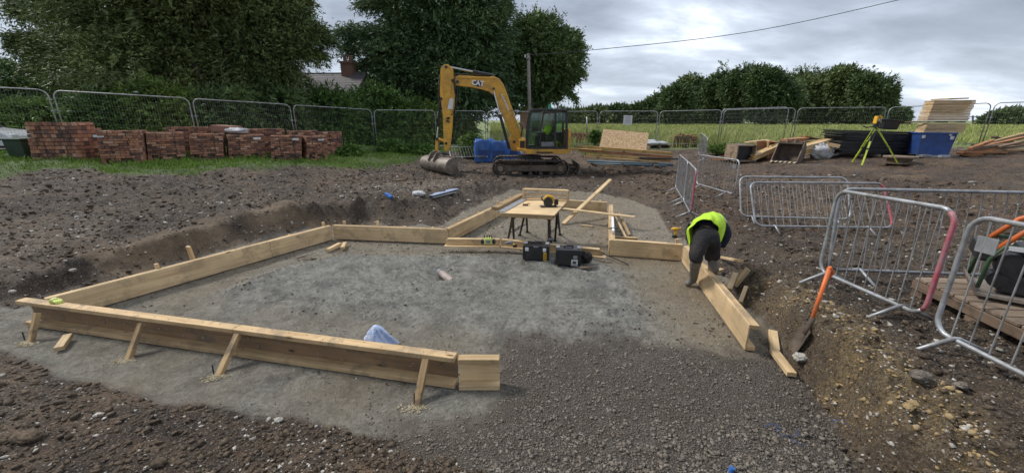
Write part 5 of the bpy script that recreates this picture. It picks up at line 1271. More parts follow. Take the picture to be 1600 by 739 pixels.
# ================================================================== BRICK PACKS
_t = MB().box((0, 0, 0), (.213, .100, .064)); BRM = bpy.data.meshes.new('brick'); BRM.from_pydata(_t.v, [], _t.f); BRM.update(); BRM.materials.append(MATS['brick'])
def brick_pack(lb, pl, pr, ptop, dep=.95, holes=(.22, .68), nbr=(.22, .0745), slump=.11, label=None, back=False, strap=True, ntop=True):
    A, B = PG(*pl), PG(*pr); A.z = B.z = min(A.z, B.z)-.02
    x = (B-A); Ln = x.length; x.normalize(); y = V3((-x.y, x.x, 0)); 
    top = PY(pl[0], ptop, A.y).z; H = max(.4, top-A.z)
    t = thing('brick_pack', lb, 'brick pack', (A+B)/2, 0, 'packs of reclaimed bricks')
    R = Matrix((x, y, up)).transposed(); nx = max(2, round(Ln/nbr[0])); nz = max(3, round(H/nbr[1])); ny = max(2, round(dep/nbr[0]))
    ux, uz, uy = Ln/nx, H/nz, dep/ny
    rr = random.Random(int(pl[0]*7))
    Ti = wm(t).inverted(); cnt = 0
    def put(c, sx, sy, sz, yaw):
        o = bpy.data.objects.new('brick', BRM); COL.objects.link(o)
        Rm = R @ Matrix.Rotation(yaw+rr.gauss(0, .018), 3, 'Z')
        o.matrix_basis = Matrix.Translation(c) @ Rm.to_4x4() @ Matrix.Diagonal((sx, sy, sz, 1))
        o.parent = t; o.matrix_parent_inverse = Ti
    for k in range(nz):
        z = A.z+(k+.5)*uz; off = (k % 2)*.5; sl = slump*(k/nz)
        cols = [(i+.5) for i in range(nx)] if not off else [.25]+[i+1. for i in range(nx-1)]+[nx-.25]
        for i in cols:
            w_ = .5 if off and (i < .5 or i > nx-.5) else 1
            u = i/nx
            if k in (1, 2) and holes and any(abs(u-h_) < .13 for h_ in holes): continue
            put(A+x*(i*ux+sl)+y*(.05+rr.gauss(0, .013))+up*(z-A.z), ux*w_/.213*.955, 1., uz/.064*.85, 0)
        for s in (0, 1):
            for j in range(ny):
                put(A+x*((.05 if s == 0 else Ln-.05)+sl)+y*((j+.5)*uy+.06)+up*(z-A.z+.001), uy/.213*.93, 1., uz/.064*.93, math.pi/2)
    n2 = max(3, round(dep/.105))
    if ntop:
        for i in range(nx-0):
            for j in range(1, n2):
                put(A+x*((i+.5)*ux+slump)+y*((j+.5)*dep/n2)+up*(H-uz*.48+rr.gauss(0, .004)), ux/.213*.95, dep/n2/.1*.93, .95, 0)
    MB().box(A+x*(Ln/2+slump*.5)+y*(dep/2)+up*(H/2-.03), (Ln-.20, dep-.20, H-.14), R).build('core_bricks', 'timber_old', t)
    if strap:
        for u in (.30, .74):
            b = MB(); b.box(A+x*(Ln*u+slump*.5)+y*(-.006)+up*(H/2), (.02, .004, H), R); b.box(A+x*(Ln*u+slump)+y*(dep/2)+up*(H+.004), (.02, dep, .004), R); b.build('strap', 'black_plastic', t)
    if label: MB().box(A+x*(Ln*label)+y*(-.012)+up*(H*.86), (.24, .006, .07), R).build('label_sheet', 'label_white', t)
    return t, A, B, H
brick_pack('tall leftmost brick pack leaning beside the green bin', (50, 249), (126, 251), 191, .55, holes=None, nbr=(.155, .115), slump=.16)
brick_pack('dark brick pack in the gap behind the tall leftmost pack', (134, 246), (152, 246), 201, .5, holes=None, strap=False)
brick_pack('brick pack with a white paper label at its top left, second from the left', (158, 256), (221, 257), 205, .95, label=.13)
brick_pack('brick pack third from the left in the front row', (232, 252), (291, 250), 208, .95)
brick_pack('brick pack fourth from the left, just left of the white sack', (298, 249), (350, 249), 210, .95)
brick_pack('brick pack fifth from the left, labelled at its top right', (358, 249), (415, 248), 212, .95, label=.86)
brick_pack('brick pack sixth from the left, labelled at its top right', (424, 250), (472, 250), 213, .9, label=.88)
brick_pack('narrow labelled brick pack near the right end of the row', (480, 250), (512, 249), 214, .9, label=.8)
brick_pack('low brick pack at the right end of the row, set back', (508, 241), (536, 239), 207, .9, holes=None)
brick_pack('brick pack in the rear row behind the third and fourth packs', (262, 240), (322, 239), 199, .9, holes=None, strap=False)
brick_pack('brick pack in the rear row behind the fifth and sixth packs', (392, 240), (446, 239), 202, .9, holes=None, strap=False)
brick_pack('rear row brick pack behind the narrow labelled pack', (452, 240), (498, 239), 205, .9, holes=None, strap=False)
q = PG(362, 240); 
t = thing('covered_bundle', 'bundle of red tiles half wrapped in white film on top of the brick packs', 'bundle', q)
zt = PY(362, 207, q.y).z
MB().box((PY(352, 200, q.y).x, q.y+.1, zt+.13), (.75, .7, .24), Matrix.Rotation(.08, 3, 'Y')).build('tile_bundle', 'wall_brick', t, bev=.01)
lumpy('film', (PY(372, 203, q.y).x, q.y-.1, zt+.06), .34, 'white_film', 4, (1.25, .8, .35), 26, 16, .35, t)
# ------------------------------------------------------------------ green bin and white car at the far left
A, B = PG(10, 247), PG(41, 248); A.z = B.z = min(A.z, B.z); H = PY(10, 217, A.y).z-A.z; x = (B-A).normalized(); y = V3((-x.y, x.x, 0)); R = Matrix((x, y, up)).transposed(); Ln = (B-A).length
t = thing('wheelie_bin', 'dark green lidded bin standing in the grass left of the brick packs', 'bin', (A+B)/2)
MB().box((A+B)/2+y*.3+up*H*.46, (Ln*.84, .5, H*.92), R, 1.14).build('body', 'green_bin', t, bev=.02)
MB().box((A+B)/2+y*.3+up*(H*.96), (Ln*1.03, .62, .06), R).build('lid', 'green_bin', t, bev=.015)
MB().cyl(A+y*.62+up*(H*.94)+x*.05, B+y*.62+up*(H*.94)-x*.05, .02, 8).build('handle', 'black_plastic', t)
for e in (A+x*.06, B-x*.06): MB().cyl(e+y*.52+up*.1-x*.02, e+y*.52+up*.1+x*.02, .1, 14).build('wheel', 'rubber', t)
c = V3((-21.6, 15.6, 0)); c.z = GZ(c.x, c.y)
t = thing('parked_car', 'white hatchback parked beyond the fence at the far left', 'car', c)
Rz_ = Matrix.Rotation(math.radians(20), 3, 'Z')
def cw(x, y, z): return c+Rz_@V3((x, y, z))
side = [(-2.05, .35), (-2.08, .72), (-1.95, .92), (-1.5, 1.02), (-.95, 1.40), (.35, 1.44), (1.05, 1.02), (1.85, .90), (2.1, .70), (2.1, .35)]
b = MB(); b.prism([cw(x_, -.85, z_) for x_, z_ in side], Rz_@V3((0, 1.7, 0))); b.build('body', 'white_car', t, bev=.05)
for s in (-.86, .86):
    MB().prism([cw(-1.35, s, 1.02), cw(-.88, s, 1.33), cw(-.1, s, 1.36), cw(-.1, s, 1.02)], Rz_@V3((0, .01 if s > 0 else -.01, 0))).build('side_window', 'black_metal', t)
    MB().prism([cw(-.04, s, 1.02), cw(-.04, s, 1.36), cw(.32, s, 1.36), cw(.92, s, 1.02)], Rz_@V3((0, .01 if s > 0 else -.01, 0))).build('side_window', 'black_metal', t)
    for x_ in (-1.3, 1.35):
        w_ = MB().cyl(cw(x_, s*.8, .32), cw(x_, s*1.02, .32), .32, 20).build('wheel', 'rubber', t, auto=True); MB().cyl(cw(x_, s*1.0, .32), cw(x_, s*1.04, .32), .2, 14).build('rim', 'aluminium', w_, auto=True)
MB().prism([cw(.42, -.72, 1.42), cw(1.02, -.76, 1.05), cw(1.02, .76, 1.05), cw(.42, .72, 1.42)], Rz_@V3((.03, 0, .03))).build('windscreen', 'black_metal', t)
for s in (-.6, .6): MB().box(cw(2.06, s, .72), (.10, .34, .14), Rz_).build('headlight', 'label_white', t, bev=.02)
# ================================================================== TIMBER STACK, SHEETS, PALLETS (centre right)
def bm(lb, a, b, w_, h_, m, Y, Y2=None, nm='beam', par=None):
    p, q = PY(*a, Y), PY(*b, Y2 or Y); return board(nm, p, q, w_, h_, m, par, label=lb)
YS = 15.2
lay = [((903, 229), (1049, 240), .22, .10, 'timber_yellow', 15.3, 'topmost yellow beam of the long timber stack, below the chipboard sheet', 'timber'),
       ((906, 235), (1050, 246), .20, .09, 'timber_orange', 15.35, 'dark brown plank second from top in the long timber stack', 'timber'),
       ((889, 233), (940, 236), .22, .08, 'timber_yellow', 15.9, 'short yellow beam end showing beside the excavator counterweight', 'timber'),
       ((915, 241), (1046, 251), .24, .08, 'timber_yellow', 15.2, 'third beam of the long timber stack, pale yellow with mud', 'timber'),
       ((912, 245), (1028, 254), .16, .07, 'timber_muddy', 14.9, 'lowest muddy beam at the front of the long timber stack', 'timber'),
       ((1000, 247), (1072, 249), .14, .05, 'mat_black', 15.0, 'dark strip poking out right of the long timber stack', 'strip')]
for a, b, w_, h_, m, Y, lb, cat in lay: tag(bm(None, a, b, w_, h_, m, Y), lb, cat)
for k in range(3):
    p = PY(930+50*k, 256+1.5*k, 15.0); tag(board('bearer', p+V3((0, -.2, -.06)), p+V3((0, .6, -.06)), .10, .08, 'timber_old'), ['left', 'middle', 'right'][k]+' bearer block under the long timber stack', 'bearer')
for k, (a, b, r_, lb) in enumerate([((918, 251), (1052, 257), .050, 'upper blue-grey pipe lying in front of the timber stack'), ((928, 255), (1040, 259), .05, 'middle blue-grey pipe lying in front of the timber stack')]):
    p, q = PG(a[0], a[1]+3), PG(b[0], b[1]+3); tag(MB().tube([p+up*.06, q+up*.06], r_, 10).build('plastic_pipe', 'blue_pipe', smooth=True), lb, 'pipe')
p, q = PG(925, 259), PG(1006, 264); tag(board('grey_batten', p+up*.04, q+up*.04, .07, .05, 'plank_grey'), 'thin grey batten on the mud in front of the blue pipes', 'batten')
cs = [PY(943, 202, 16.3), PY(1014, 208, 16.3), PY(1010, 237, 15.6), PY(936, 232, 15.6)]
nn_ = (cs[1]-cs[0]).cross(cs[3]-cs[0]).normalized(); nn_ = nn_ if nn_.y > 0 else -nn_
cs[2] = cs[1]+(cs[3]-cs[0])
tag(MB().prism(cs, nn_*.022).build('chipboard_sheet', 'osb', bev=.002), 'orange chipboard sheet leaning behind the long timber stack', 'board')
# sawhorse-like stack it leans on
t = thing('pallet', 'old pallet standing on edge behind the chipboard sheet', 'pallet', PG(940, 236))
for k in range(4): board('plank', PY(938, 216+5*k, 16.5), PY(1008, 218+5*k, 16.5), .04, .09, 'timber_old', t)
for px in (941, 974, 1006): board('post', PY(px, 214, 16.6), PY(px, 239, 16.6), .08, .09, 'timber_old', t)
def pallet(lb, A, B, dep, mat='timber_old', n=7, h=.14, nm='pallet', zlift=0.):
    """A, B front ground corners"""
    A, B = V3(A), V3(B); x = (B-A); Ln = x.length; x.normalize(); y = V3((-x.y, x.x, 0)); z = x.cross(y)
    t = thing(nm, lb, 'pallet', (A+B)/2)
    for j in range(n):
        v = (j+.5)/n*dep; board('plank', A+y*v+z*(h-.011), B+y*v+z*(h-.011), dep/n*.88, .022, mat, t)
    for u in (.04, .5, .96):
        board('bearer', A+x*Ln*u+z*(h*.5-.012), A+x*Ln*u+y*dep+z*(h*.5-.012), .10, h-.050, mat, t)
    for j in (0, n//2, n-1):
        v = (j+.5)/n*dep; board('bottom_plank', A+y*v+z*.011, B+y*v+z*.011, .09, .02, mat, t)
    return t, x, y, z, Ln
p, q = PG(1014, 233), PG(1048, 232); q.z = p.z
pt, x, y, z, Ln = pallet('grey pallet under the white sacks beside the chipboard sheet', p, q, 1.0, 'plank_grey', 6, .2)
for i, (u, v, s_) in enumerate([(.28, .3, .30), (.72, .35, .30), (.5, .7, .34), (.35, .55, .26)]):
    tag(lumpy('cement_sack', p+x*Ln*u+y*v+up*(.29+.10*(i == 3)), s_, 'white_film', 20+i, (1.25, .9, .38), 22, 12, .25), ['left front', 'right front', 'rear', 'topmost'][i]+' white sack on the grey pallet', 'sack')
p, q = PG(1053, 231), PG(1087, 231); q.z = p.z
pt, x, y, z, Ln = pallet('pallet crate frame under the stack of brown tiles', p, q, .95, 'timber_old', 6, .16)
t = thing('tile_stack', 'stack of brown roof tiles piled on a pallet before the grey road', 'tiles', (p+q)/2+up*.16)
rr = random.Random(4)
for k in range(6):
    for i in range(4):
        c_ = p+x*Ln*((i+.5)/4)+y*(.12+.0*k)+up*(.20+.085*k)
        for j in range(2):
            cc = c_+y*(.4*j)+x*rr.uniform(-.02, .02)
            board('tile', cc-x*Ln*.118+up*rr.uniform(-.015, .015), cc+x*Ln*.118, .36, .055, 'timber_orange' if rr.random() > .4 else 'timber_old', t, bev=0)
for i in range(5):
    cc = p+x*Ln*(.15+.18*i)+y*(.3)+up*(.72+.05*math.sin(i*1.9)); board('tile', cc-x*.16+up*.03*(i % 2), cc+x*.16-up*.03*(i % 2), .5, .05, 'timber_orange', t, bev=0)
for u in (-.01, 1.01): board('post', p+x*Ln*u+up*.1, p+x*Ln*u+up*.66, .07, .05, 'plank_grey', t, up=y)
# blue bulk bags
for i, (px, py, w_, h_, lb) in enumerate([(757, 239, .95, .98, 'left blue bulk bag standing behind the excavator boom'), (779, 240, 1.05, .92, 'middle blue bulk bag, the widest, behind the excavator boom'), (800, 238, .8, .90, 'right blue bulk bag half hidden by the boom foot')]):
    c_ = PG(px, py+1); c_ = PY(px, py, 18.8+.15*i); c_.z = GZ(c_.x, c_.y)
    b = MB(); nu, nv = 36, 14; vs = []
    for j in range(nv+1):
        v = j/nv
        for k in range(nu):
            a = 2*math.pi*k/nu; sq = 1/max(abs(math.cos(a)), abs(math.sin(a)))**.92
            r_ = w_/2*sq*(.94+.04*math.sin(v*math.pi))*(1+.05*math.sin(5*a+7*v+i)+.035*math.sin(11*a-9*v))*(1-.06*max(0, v-.8)*4)
            vs.append(c_+V3((r_*math.cos(a), r_*math.sin(a)*.9, h_*v*(1+.05*math.sin(3*a)*v))))
    fs = [(j*nu+k, j*nu+(k+1) % nu, (j+1)*nu+(k+1) % nu, (j+1)*nu+k) for j in range(nv) for k in range(nu)]+[tuple(nv*nu+k for k in range(nu))]
    t = thing('bulk_bag', lb, 'bag', c_, 0, 'blue bulk bags'); b.add(vs, fs).build('bag', 'blue_plastic', t, smooth=True)
    MB().box(c_+V3((.02, -w_*.485, h_*.42)), (w_*.55, .02, h_*.30)).build('printed_panel', 'light_blue_film' if False else 'blue_skip', t, bev=.004)
    for s in (-1, 1): MB().tube([c_+V3((s*w_*.36, -w_*.3, h_*.93)), c_+V3((s*w_*.30, -w_*.28, h_*1.16)), c_+V3((s*w_*.16, -w_*.3, h_*.95))], .022, 6).build('lifting_loop', 'blue_plastic', t, smooth=True)
p, q = PG(778, 243), PG(812, 241); 
tag(lumpy('white_sheeting', (p+q)/2+V3((0, .5, .08)), .55, 'white_film', 33, (1.2, .5, .18), 24, 12, .4), 'crumpled white sheeting on the ground between bulk bags and tracks', 'sheeting')
# ================================================================== OPEN BOX, PLANK BUNDLES, TOOTHED BUCKET
def crate(lb, pxs, Y, dep, outer, nm='timber_box'):
    x0_, x1_, yt, yb = pxs; a = PY(x0_, yb, Y); b_ = PY(x1_, yb, Y); tp = PY(x0_, yt, Y); H = tp.z-a.z; W_ = b_.x-a.x
    t = thing(nm, lb, 'box', a); c_ = V3(((a.x+b_.x)/2, Y, a.z))
    board('side_panel', c_+V3((-W_/2, .0, H/2)), c_+V3((-W_/2, dep, H/2)), .05, H, outer, t); board('side_panel', c_+V3((W_/2, 0, H/2)), c_+V3((W_/2, dep, H/2)), .05, H, outer, t)
    board('top_panel', c_+V3((-W_/2, dep/2, H)), c_+V3((W_/2, dep/2, H)), dep, .05, outer, t); board('bottom_panel', c_+V3((-W_/2-.08, dep/2, .03)), c_+V3((W_/2+.08, dep/2, .03)), dep+.08, .06, outer, t)
    MB().box(c_+V3((0, dep-.03, H/2)), (W_, .03, H)).build('back_panel', 'black_plastic', t)
    MB().box(c_+V3((0, dep*.25, H/2)), (W_-.06, .02, H-.06)).build('black_sheet', 'black_plastic', t)  # black sheet across the box, well short of its back panel
    return t
Yc = PG(1165, 253).y
crate('open timber box with a black inside, left of the toothed bucket', (1150, 1178, 228, 253), Yc, 1.0, 'plank_grey')
# pale framed box of bricks behind
p = PY(1179, 246, Yc+.9); 
t = thing('framed_box', 'pale timber frame box with brick-coloured sides behind the black open box', 'frame', p)
board('side_panel', PY(1180, 234, Yc+.6), PY(1222, 234, Yc+1.4), .03, .75, 'timber_orange', t)
board('top_rail', PY(1166, 223, Yc+.4), PY(1200, 219, Yc+1.6), .18, .06, 'timber_pale', t); board('top_rail', PY(1200, 220, Yc+.6), PY(1224, 224, Yc+1.4), .18, .06, 'timber_pale', t)
for px in (1181, 1200, 1221): board('post', PY(px, 222, Yc+.55), PY(px, 247, Yc+.55), .07, .05, 'timber_pale', t, up=V3((0, 1, 0)))
def bundle(lb, a, b, Ya, Yb, n, m, mats, w_=.10, h_=.045, dn=(0, 0), grp=None):
    """stack of planks: n layers, m side by side"""
    t = thing('plank_bundle', lb, 'planks', PG((a[0]+b[0])/2, max(a[1], b[1])+2)); rr = random.Random(int(a[0]))
    for k in range(n):
        for j in range(m):
            p = PY(*a, Ya)+V3((rr.uniform(-.08, .08), j*w_*1.04, -k*h_*1.12)); q = PY(*b, Yb)+V3((rr.uniform(-.08, .08), j*w_*1.04, -k*h_*1.12))
            board('plank', p, q, w_, h_, mats[rr.randrange(len(mats))], t, bev=.002)
    return t
bundle('bundle of yellow planks slanting up behind the left rim of the toothed bucket', (1180, 244), (1229, 223), Yc-.1, Yc+.6, 3, 4, ['timber_yellow', 'timber_pale'], .12, .07)
bundle('bundle of yellow planks slanting up to the right of the toothed bucket', (1250, 232), (1300, 218), Yc-.2, Yc+.4, 6, 4, ['timber_yellow', 'timber_pale', 'timber_yellow'], .12, .062)
t = thing('brown_boards', 'long dark brown boards lying behind the plank bundles', 'boards', PY(1250, 224, Yc+2))
board('board', PY(1227, 221, Yc+1.6), PY(1256, 218, Yc+2), .5, .20, 'timber_orange', t); board('board', PY(1228, 224, Yc+1.5), PY(1285, 220, Yc+1.5), .3, .06, 'timber_old', t)
board('board', PY(1255, 213, Yc+2.1), PY(1283, 219, Yc+2.1), .3, .06, 'timber_orange', t); board('board', PY(1250, 219, Yc+2.2), PY(1283, 216, Yc+2.1), .3, .05, 'timber_old', t)
c_ = PG(1296, 250); tag(lumpy('wrapped_bundle', c_+V3((0, .5, .28)), .52, 'white_film', 41, (1.0, .6, .72), 30, 18, .35), 'white plastic-wrapped bundle between the yellow planks and the black mats', 'bundle')
t = thing('timber_offcut', 'pale timber with a bright sawn end on top of the wrapped bundle', 'timber', c_)
board('timber', PY(1296, 226, c_.y-.1), PY(1312, 229, c_.y-.3), .12, .14, 'timber_pale', t); board('timber', PY(1293, 222, c_.y), PY(1300, 236, c_.y-.2), .10, .05, 'timber_muddy', t)
# scrap boards left of the black box
t = thing('scrap_boards', 'flat scrap boards on the mud left of the black open box', 'boards', PG(1128, 250))
for a, b in (((1108, 249), (1146, 252)), ((1122, 247), (1148, 248)), ((1112, 252), (1138, 253))): board('board', PG(*a)+up*.06, PG(*b)+up*.08, .20, .04, 'timber_orange', t)
# toothed digging bucket lying on its back
c_ = PG(1228, 262); 
t = thing('digger_bucket', 'muddy toothed digging bucket lying on its back on the ground', 'bucket', c_)
A = PY(1214, 262, c_.y+.35); A.z = GZ(A.x, A.y)+.02
ax = V3((.66, -.75, 0)).normalized(); fw = V3((-.75, -.66, 0)).normalized()
O_ = PG(1201, 255)-fw*.42; O_.z = GZ(O_.x, O_.y)+.02; Wd = .95
prof = []
for k in range(13):
    a = math.radians(-100-170*k/12); prof.append((-.42+.40*math.cos(a)*1., .42+.42*math.sin(a)))
prof = [(.28, .02)]+prof
def bw(u, x_, z_): return O_+ax*u+fw*x_+up*z_
vs = []; m_ = len(prof)
for u in (0, Wd):
    for x_, z_ in prof: vs.append(bw(u, x_, z_))
for u in (0, Wd):
    for x_, z_ in prof: vs.append(bw(u, x_*.95-.01, z_*.95+.03))
fs = [(k, k+1, m_+k+1, m_+k) for k in range(m_-1)]+[(2*m_+k+1, 2*m_+k, 3*m_+k, 3*m_+k+1) for k in range(m_-1)]
fs += [(0, m_, 3*m_, 2*m_), (m_-1, 2*m_-1, 4*m_-1, 3*m_-1)]+[(s+k, s+k+1, 2*m_+s+k+1, 2*m_+s+k) for s in (0, m_) for k in range(m_-1)]
MB().add(vs, fs).build('shell', 'rusty_steel', t, auto=True)
for u in (0., Wd-.03): MB().prism([bw(u, x_, z_) for x_, z_ in prof], ax*.03).build('side_plate', 'rusty_steel', t)
for k in range(6): 
    u = .06+k*(Wd-.12)/5; MB().prism([bw(u-.03, .24, .0), bw(u-.03, .24, .07), bw(u-.03, .46, .02)], ax*.07).build('tooth', 'sand_pile', t)
for u in (.3, .58): MB().prism([bw(u, -.60, .72), bw(u, -.30, .80), bw(u, -.36, .96), bw(u, -.62, .92)], ax*.05).build('ear', 'rusty_steel', t)
MB().beam(bw(.0, -.1, .79), bw(Wd, -.1, .79), .12, .05).build('rim_bar', 'rusty_steel', t)
# ================================================================== BLACK MATS, TRIPOD, SKIP
Ym = PG(1370, 247).y+.4
p0 = PY(1309, 245, Ym); p1 = PY(1432, 244, Ym); zt = PY(1370, 203, Ym).z; zb = GZ((p0.x+p1.x)/2, Ym)
t = thing('mat_stack', 'tall stack of black rubber ground mats behind the tripod', 'mats', V3(((p0.x+p1.x)/2, Ym, zb)))
rr = random.Random(8); n_m = 22; th_ = (zt-zb-.12)/n_m
for k in range(n_m):
    f = k/n_m; l_ = rr.uniform(-.12, .12)-(.0 if f < .5 else -.05); r_ = rr.uniform(-.15, .12)-(.35*(f-.5) if f > .5 else 0)
    z_ = zb+.12+th_*(k+.5)
    board('mat', V3((p0.x+l_, Ym+.6, z_)), V3((p1.x+r_, Ym+.6, z_-.10*f)), 1.2+rr.uniform(-.1, .1), th_*.82, 'mat_black', t, bev=.006)
for px in (1345, 1372, 1400): pp = PY(px, 247, Ym); board('bearer', V3((pp.x, Ym-.05, zb+.05)), V3((pp.x, Ym+1.2, zb+.05)), .12, .10, 'plank_grey', t)
q = PY(1388, 196, Ym+.4); q.z = zt+.0
t = thing('black_crate', 'black plastic crate tipped on top of the rubber mats', 'crate', q)
MB().box(q+V3((0, .1, .20)), (.62, .5, .36), Matrix.Rotation(.10, 3, 'Y'), 1.15).build('body', 'black_plastic', t, bev=.02)
MB().box(q+V3((-.02, .1, .39)), (.78, .62, .04), Matrix.Rotation(.10, 3, 'Y')).build('rim', 'black_plastic', t, bev=.01)
# tripod with surveying instrument
feet = [PG(1331, 255), PG(1346, 260), PG(1404, 258)]
Ytr = sum(f.y for f in feet)/3; hub = PY(1369, 197, Ytr-.05)
t = thing('survey_tripod', 'lime yellow surveying tripod standing in front of the black mats', 'tripod', V3((hub.x, hub.y, min(f.z for f in feet))))
MB().cyl(hub-up*.04, hub+up*.03, .10, 20).build('head_plate', 'black_metal', t, auto=True)
for k, f in enumerate(feet):
    d_ = (hub-f); side = d_.cross(up).normalized()
    b = MB()
    for s in (-1, 1): b.tube([hub+side*s*.05-up*.02, f+d_*.42+side*s*.035], .014, 7)
    lg = b.build('leg', 'black_metal' if k == 1 else 'lime_paint', t)
    MB().beam(f+d_*.02, f+d_*.62, .055, .035).build('lower_leg', 'lime_paint', lg, bev=.004)
    MB().box(f+d_*.44, (.09, .06, .05)).build('clamp', 'black_metal', lg, bev=.006)
    MB().tube([f+d_*.03, f-d_*.02], [.018, .004], 8).build('spike', 'black_metal', lg)
t2 = thing('survey_instrument', 'yellow surveying instrument mounted on the lime tripod', 'instrument', hub+up*.03)
MB().cyl(hub+up*.03, hub+up*.08, .085, 16).build('base', 'black_plastic', t2, auto=True)
for s in (-1, 1): MB().box(hub+V3((s*.075, 0, .20)), (.05, .15, .25)).build('side_arm', 'yellow_tool', t2, bev=.02)
MB().cyl(hub+V3((0, -.12, .20)), hub+V3((0, .12, .20)), .055, 14).build('telescope', 'grey_plastic', t2, auto=True); MB().box(hub+V3((0, 0, .335)), (.19, .12, .03)).build('carry_handle', 'yellow_tool', t2, bev=.008)
MB().box(hub+V3((0, -.08, .10)), (.13, .02, .07)).build('keypad', 'black_plastic', t2, bev=.003)
p = hub-up*.12; t3 = thing('tripod_strap', 'dark strap and bag hanging off the tripod head to the left', 'strap', p)
MB().tube([hub-V3((0, 0, .03)), hub+V3((-.12, 0, -.02)), hub+V3((-.35, 0, -.06)), hub+V3((-.48, 0, -.01))], .022, 7).build('strap', 'black_plastic', t3, smooth=True)
# round wooden reel on the ground
c_ = PG(1418, 257); c_.y += .35; zt = .28
t = thing('cable_drum', 'low round wooden cable drum lying beside the tripod leg', 'drum', c_)
MB().cyl(c_+up*.22, c_+up*.27, .50, 32).build('top_disc', 'plank_grey', t, auto=True); MB().cyl(c_+up*.0, c_+up*.05, .46, 32).build('bottom_disc', 'timber_old', t, auto=True); MB().cyl(c_+up*.04, c_+up*.23, .36, 24).build('core', 'timber_old', t, auto=True)
# blue skip: a tapered open steel box on fork skids
A = PG(1431, 246); B = PY(1484, 246, A.y-.42); A.z = B.z = min(A.z, B.z)+.10; Ys = A.y; H = PY(1460, 209, Ys).z-A.z; x = (B-A).normalized(); y = V3((-x.y, x.x, 0)); Ln = (B-A).length
t = thing('steel_skip', 'dark blue steel site skip with white stickers, boards stacked on top', 'skip', (A+B)/2)
cs_b = [A+x*.02, B-x*.06, B-x*.06+y*1.0, A+x*.02+y*1.0]; cs_t = [A-x*.03+up*H, B+x*.02+up*H, B+x*.02+y*1.15+up*H, A-x*.03+y*1.15+up*H]
MB().add(cs_b+cs_t, [(3, 2, 1, 0), (4, 5, 6, 7), (0, 1, 5, 4), (1, 2, 6, 5), (2, 3, 7, 6), (3, 0, 4, 7)]).build('body', 'blue_skip', t, bev=.01)
for a, b_ in ((0, 1), (1, 2), (2, 3), (3, 0)): MB().beam(cs_t[a]+up*.02, cs_t[b_]+up*.02, .07, .06).build('rim', 'aluminium' if a == 1 else 'blue_skip', t, bev=.005)
MB().beam(A-up*.04-y*.02, B-up*.04-y*.02, .06, .06).build('skid', 'steel_galv', t, bev=.004)
for u in (.22, .80): MB().box(A+x*Ln*u-up*.03-y*.06, (.34, .16, .10)).build('fork_pocket', 'steel_galv', t, bev=.01)
def skf(u, v): return (cs_b[0].lerp(cs_b[1], u)).lerp(cs_t[0].lerp(cs_t[1], u), v)-y*.008
for u, v, ww, hh in ((.10, .86, .20, .12), (.92, .82, .22, .12), (.84, .95, .16, .06)): MB().box(skf(u, v), (ww, .008, hh)).build('sticker', 'label_white', t)
# board packs on top
def board_pack(lb, pxl, pxr, yb, yt, Y, n, lean=0.):
    a = PY(pxl, yb, Y); b = PY(pxr, yb, Y-.40); b.z = a.z; H = PY(pxl, yt, Y).z-a.z; t = thing('board_pack', lb, 'boards', (a+b)/2); rr = random.Random(n)
    for k in range(n):
        z_ = H*(k+.5)/n; dx_ = lean*k/n+rr.uniform(-.02, .02)
        board('board', a+V3((dx_+.12, .28, z_)), b+V3((dx_+.12+rr.uniform(-.02, .02), .28, z_)), .62, H/n*.86, ['timber_pale', 'plywood', 'timber'][rr.randrange(3)], t, bev=.002)
    return t, H
t1_, h1 = board_pack('lower pack of pale boards resting on the blue skip', 1441, 1503, 208, 193, Ys+.25, 6, .10)
a = PY(1449, 191, Ys+.25); b = PY(1512, 191, Ys+.25)
for k, px in enumerate((1452, 1480, 1508)):
    q = PY(px, 191, Ys+.2); tag(board('bearer', q, q+V3((0, 1., 0)), .08, .055, 'timber_old'), ['left', 'middle', 'right'][k]+' spacer block between the two board packs', 'bearer')
board_pack('upper pack of pale boards on spacers above the blue skip', 1447, 1511, 189, 157, Ys+.25, 13, .06)
tag(board('top_board', PY(1468, 155.5, Ys+.4), PY(1499, 154.5, Ys+.4), .7, .05, 'timber'), 'short board lying on top of the upper board pack', 'board')
# demolition timber heap at the right edge
t0 = PG(1550, 243); rr = random.Random(21)
spec = [((1498, 240), (1560, 232)), ((1502, 236), (1580, 224)), ((1512, 242), (1600, 240)), ((1530, 230), (1600, 215)), ((1500, 241), (1535, 243)), ((1540, 240), (1620, 226)), ((1550, 222), (1600, 209)), ((1515, 233), (1550, 220)),
        ((1575, 238), (1640, 236)), ((1560, 230), (1640, 212)), ((1570, 217), (1640, 204)), ((1585, 226), (1660, 228)), ((1505, 238), (1570, 238)), ((1552, 214), (1580, 222))]
for k, (a, b) in enumerate(spec):
    Y = t0.y+rr.uniform(0, 1.3)+(.5 if a[1] < 230 else 0); p, q = PY(*a, Y), PY(*b, Y+rr.uniform(-.4, .4))
    g_ = GZ(p.x, p.y)+.04; p.z = max(p.z, g_); q.z = max(q.z, GZ(q.x, q.y)+.04)
    ds = ['end nearest the skip', 'near the skip, crossing others', 'lowest in front', 'halfway up the heap', 'short stub by the skip', 'slanting in the middle', 'high on the heap', 'pale one standing proud', 'bottom right', 'upper right', 'topmost at the edge', 'right edge, nearly level', 'flat on the ground', 'short one poking up'][k]
    tag(board('reclaimed_timber', p, q, rr.uniform(.14, .24), rr.uniform(.06, .11), ['timber_orange', 'timber_old', 'timber_muddy', 'timber_orange'][k % 4]), 'reclaimed timber in the heap right of the skip, '+ds, 'timber', 'reclaimed timbers heaped right of the skip')
